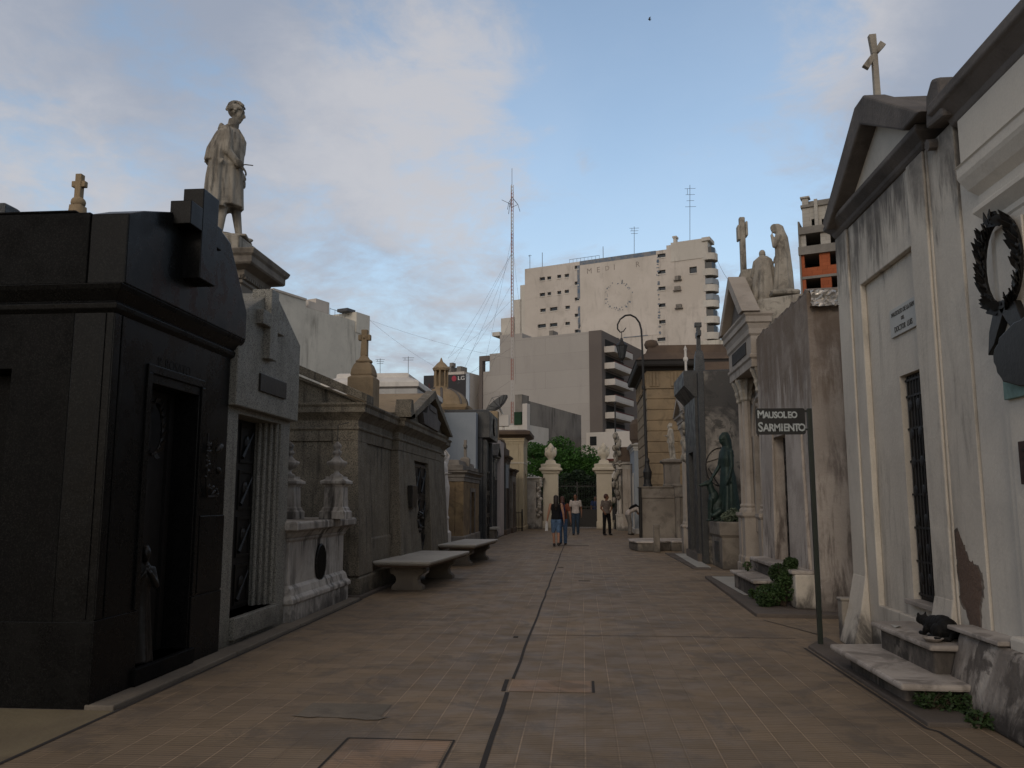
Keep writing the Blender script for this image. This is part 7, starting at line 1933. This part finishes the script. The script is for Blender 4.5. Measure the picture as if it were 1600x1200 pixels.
M['hair_dark'] = plain('dark brown hair', (.014, .008, .006), .6, 0, .3, 30); M['hair_red'] = plain('auburn hair', (.05, .015, .008), .6, 0, .3, 30); M['shoe'] = plain('dark shoe', (.015, .011, .01), .5); M['bag_white'] = plain('white plastic bag', (.5, .5, .5), .5)
def person(label, loc, rot, J, H, top, legs, hair, skin='skin', sleeve='short', shorts=False, longhair=0.0, shoe='shoe', group=None, name='person', tank=False):
    """facing +x, left side +y. J = overrides for the joints, H = height"""
    k = H / 1.75
    D = dict(pelvis=(0, 0, .95), waist=(0, 0, 1.08), chest=(.01, 0, 1.30), neck=(0, 0, 1.46), head=(.02, 0, 1.625),
             shL=(0, .185, 1.42), elL=(-.02, .23, 1.13), wrL=(.05, .22, .88), shR=(0, -.185, 1.42), elR=(-.02, -.23, 1.13), wrR=(.05, -.22, .88),
             hipL=(0, .09, .92), knL=(.01, .10, .50), anL=(0, .10, .08), hipR=(0, -.09, .92), knR=(.01, -.10, .50), anR=(0, -.10, .08), face=(1, 0, 0), tilt=.05, handd=(.15, 0, -1))
    D.update(J)
    V = lambda n: Vector(D[n]) * k
    t = thing(name, label, 'person', loc, rot, group, local=True)
    def ringt(mb, pts):   # ellipse rings following the spine: (centre, rx depth, ry width)
        rings = []
        for i, (c, rx, ry) in enumerate(pts):
            a = pts[max(0, i - 1)][0]; e = pts[min(len(pts) - 1, i + 1)][0]; d = (e - a).normalized()
            y = Vector((0, 1, 0)); x = y.cross(d).normalized()
            rings.append([tuple(c + x * rx * k * math.cos(q) + y * ry * k * math.sin(q)) for q in [2 * PI * j / 24 for j in range(24)]])
        mb.loft(rings)
    def torso(mb, e):
        up = (V('chest') - V('waist')).normalized()
        ringt(mb, [(V('pelvis') - Vector((0, 0, .06)) * k, .08 + e, .12 + e), (V('pelvis'), .105 + e, .155 + e), (V('waist'), .09 + e, .135 + e), ((V('waist') + V('chest')) / 2, .10 + e, .15 + e), (V('chest'), .115 + e, .17 + e), (V('chest') * .35 + V('neck') * .65, .095 + e, .165 + e), (V('chest') * .08 + V('neck') * .92, .06 + e, .085 + e)])
    b = MB(); torso(b, 0)
    b.cap(V('neck') - Vector((0, 0, .03)) * k, V('neck').lerp(V('head'), .6), .058 * k, .052 * k)
    P_, B_ = head(b, tuple(V('head')), D['face'], k, D['tilt'])
    for q in 'LR':
        b.cap(V('sh' + q), V('el' + q), .052 * k, .041 * k); b.cap(V('el' + q), V('wr' + q), .041 * k, .028 * k)
        hand(b, V('wr' + q), (V('wr' + q) - V('el' + q)).normalized() + Vector((0, 0, -.25)), (0, 1 if q == 'L' else -1, .2), k, .55, 1 if q == 'L' else -1)
        b.cap(V('hip' + q), V('kn' + q), .082 * k, .055 * k); b.cap(V('kn' + q), V('an' + q), .055 * k, .036 * k)
        a = V('an' + q); b.ell((a.x + .06 * k, a.y, a.z - .04 * k), (.12 * k, .042 * k, .038 * k), None, 10, 6)
    body = remesh(b, 'body', M[skin], t, .009, 1)
    # top
    b = MB(); torso(b, .014)
    for q in 'LR':
        if tank: b.ell(tuple(V('sh' + q) * .96 + V('neck') * .04), (.055 * k, .04 * k, .05 * k), None, 10, 8)
        else:
            L = {'short': .62, 'long': 1.0}[sleeve]
            b.cap(V('sh' + q), V('sh' + q).lerp(V('el' + q), L), .066 * k, .058 * k)
            if sleeve == 'long': b.cap(V('el' + q), V('el' + q).lerp(V('wr' + q), .9), .056 * k, .042 * k)
    ringt(b, [(V('pelvis') - Vector((0, 0, .03)) * k, .125, .178), (V('pelvis') + Vector((0, 0, .03)) * k, .125, .175), (V('waist'), .11, .155)])
    remesh(b, 'top', M[top], t, .011, 2, .006, .06)
    # trousers or shorts
    b = MB(); ringt(b, [(V('pelvis') - Vector((0, 0, .09)) * k, .10, .15), (V('pelvis'), .122, .172), (V('pelvis') * .4 + V('waist') * .6, .105, .152)])
    for q in 'LR':
        if shorts: b.cap(V('hip' + q) - Vector((0, 0, .03)), V('hip' + q).lerp(V('kn' + q), .95), .098 * k, .078 * k)
        else: b.cap(V('hip' + q) - Vector((0, 0, .03)), V('kn' + q), .098 * k, .074 * k); b.cap(V('kn' + q), V('an' + q) + Vector((0, 0, .01)), .072 * k, .062 * k)
    remesh(b, 'shorts' if shorts else 'trousers', M[legs], t, .011, 2, .008, .07)
    for q in 'LR':
        a = V('an' + q); b = MB(); b.ell((a.x + .055 * k, a.y, a.z - .038 * k), (.14 * k, .052 * k, .04 * k), None, 12, 8); b.ell((a.x, a.y, a.z - .01), (.055 * k, .05 * k, .05 * k), None, 10, 8); b.build('shoe', M[shoe], t, smooth=True)
    b = MB()
    b.ell(P_(0, -.022, .032), (.084 * k, .098 * k, .093 * k), B_, 16, 12)
    b.ell(P_(0, -.05, -.01), (.078 * k, .07 * k, .08 * k), B_, 14, 10)
    if longhair:
        h0 = Vector(P_(0, -.06, 0)); b.tube([tuple(h0), tuple(h0 + Vector((-.03, 0, -.12)) * k), tuple(h0 + Vector((-.045, 0, -.12 - longhair * .5)) * k), tuple(h0 + Vector((-.03, 0, -.12 - longhair)) * k)], [.085 * k, .085 * k, .075 * k, .03 * k], 12)
    # keep the face clear
    hr_ = remesh(b, 'hair', M[hair], t, .010, 2, .006, .03)
    return t
g1 = Vector((-.86, 27.4, 0))
person('woman with long dark hair in black sleeveless top and cropped jeans, walking away', tuple(g1), R(90), dict(elL=(-.04, .25, 1.14), wrL=(.0, .30, .90), elR=(-.03, -.25, 1.13), wrR=(.02, -.27, .88), knL=(.04, .09, .50), anL=(.05, .07, .09), knR=(-.02, -.08, .50), anR=(-.10, -.08, .11)), 1.66, 'c_black', 'c_denim', 'hair_dark', shorts=True, longhair=.32, tank=True)
t = thing('shoulder_bag', 'white plastic bag hanging from the hand of the woman in the black top', 'bag', (-1.18, 27.42, .55))
w = MB(); w.loft([[(-1.22, 27.36, .50), (-1.12, 27.36, .50), (-1.12, 27.52, .50), (-1.22, 27.52, .50)], [(-1.20, 27.35, .80), (-1.13, 27.35, .80), (-1.13, 27.53, .80), (-1.20, 27.53, .80)]]); w.tube([(-1.16, 27.37, .79), (-1.16, 27.44, .87), (-1.16, 27.51, .79)], .008, 5); w.build('sack', M['bag_white'], t, bevel=.015)
g2 = Vector((-.68, 28.6, 0))
person('companion in orange top with a navy bag, half hidden beside the woman in black', tuple(g2), R(88), dict(elR=(-.02, -.26, 1.12), wrR=(.03, -.30, .84), knL=(.05, .09, .50), anL=(.12, .08, .09), anR=(-.02, -.1, .08)), 1.63, 'c_orange', 'c_denim', 'hair_red', longhair=.12)
t = thing('shoulder_bag', 'navy shoulder bag carried by the companion in the orange top', 'bag', (-.66, 28.3, .95))
w = MB(); w.rloft(-.74, -.58, 28.32, 28.44, [(-.02, .86), (0, .9), (0, 1.18), (-.02, 1.24)]); w.tube([(-.70, 28.38, 1.22), (-.66, 28.44, 1.42), (-.62, 28.46, 1.38), (-.60, 28.4, 1.22)], .012, 6); w.build('bag', M['c_navy'], t, bevel=.02)
person('man in a white short sleeved shirt and dark jeans walking towards the camera', (-.30, 36.4, 0), R(-95), dict(elL=(-.05, .24, 1.13), wrL=(.04, .26, .88), knL=(.0, .09, .5), anL=(-.08, .09, .10), knR=(.06, -.09, .50), anR=(.10, -.08, .08), elR=(.03, -.25, 1.13), wrR=(.12, -.20, .92)), 1.76, 'c_white', 'c_denim_dark', 'hair_dark', 'skin_dark')
person('man in a taupe shirt and black trousers standing with hands on his hips, looking right', (1.02, 36.3, 0), R(-60), dict(face=(.5, .85, 0), elL=(-.06, .30, 1.16), wrL=(.06, .17, 1.0), elR=(-.02, -.25, 1.14), wrR=(.10, -.17, .98), anL=(.0, .16, .08), anR=(.02, -.14, .08), knL=(.01, .14, .5), knR=(.02, -.12, .5)), 1.76, 'c_greybrown', 'c_blacktrouser', 'hair_red', 'skin_dark')
person('person in pale shirt and grey trousers bending over by the right tomb fronts', (2.02, 36.6, 0), R(10), dict(pelvis=(-.08, 0, .93), waist=(.0, 0, 1.05), chest=(.24, 0, 1.17), neck=(.38, 0, 1.22), head=(.50, 0, 1.16), shL=(.33, .18, 1.18), elL=(.42, .2, .95), wrL=(.58, .12, .86), shR=(.33, -.18, 1.18), elR=(.42, -.2, .95), wrR=(.58, -.12, .86), hipL=(-.08, .09, .90), hipR=(-.08, -.09, .90), tilt=.9), 1.68, 'c_white', 'c_grey', 'hair_dark')
t = thing('shoulder_bag', 'black bag slung over the back of the bending person', 'bag', (2.2, 36.55, 1.1))
w = MB(); w.tube([(2.0, 36.45, 1.12), (2.12, 36.5, 1.2), (2.3, 36.55, 1.26), (2.42, 36.6, 1.2)], [.03, .06, .07, .03], 8); w.build('bag', M['c_black'], t, smooth=True)
person('person in a blue shirt standing in the shade just beyond the gate', (.72, 47.5, 0), R(-80), {}, 1.72, 'c_blue', 'c_blacktrouser', 'hair_dark', 'skin_dark')

# ------------------------------------------------------------------ the black cat on the upper step
M['cat'] = plain('black fur', (.006, .0055, .005), .75, 0, .3, 30, .25, .6, 80)
M['cat_white'] = plain('white fur', (.35, .32, .30), .9, 0, .1, 30, .2, .4, 80)
t = thing('cat', 'black cat with a white chest crouching on the upper marble step by the doorway', 'cat', (2.79, 7.05, .425), R(100), local=True)
b = MB()
b.ell((-.08, 0, .105), (.15, .085, .10), None, 18, 12); b.ell((.04, 0, .10), (.11, .072, .088), None, 16, 12); b.ell((-.15, 0, .095), (.095, .09, .095), None, 14, 10)
b.cap((.10, .01, .10), (.17, .02, .13), .055, .048); b.ell((.205, .025, .125), (.050, .046, .042), None, 14, 10); b.ell((.245, .03, .112), (.022, .024, .018), None, 10, 8)
for q in (-1, 1):
    b.tube([(.195, .025 + q * .028, .155), (.190, .025 + q * .036, .185), (.188, .025 + q * .036, .200)], [.018, .010, .002], 7)
    b.cap((.07, q * .055, .07), (.12, q * .055, .02), .035, .02); b.cap((.12, q * .055, .018), (.19, q * .05, .014), .019, .017)
    b.ell((-.12, q * .085, .07), (.075, .035, .065), None, 12, 8); b.cap((-.12, q * .095, .02), (-.02, q * .09, .015), .024, .018)
b.tube([(-.23, 0, .06), (-.27, .06, .02), (-.20, .13, .015), (-.08, .15, .014)], [.026, .022, .02, .012], 8)
cb = remesh(b, 'body', M['cat'], t, .006, 2, .003, .02); t.scale = (.88, .88, .88)
b = MB(); b.ell((.135, .02, .075), (.028, .034, .035), None, 10, 8); b.build('white_chest', M['cat_white'], cb, smooth=True)
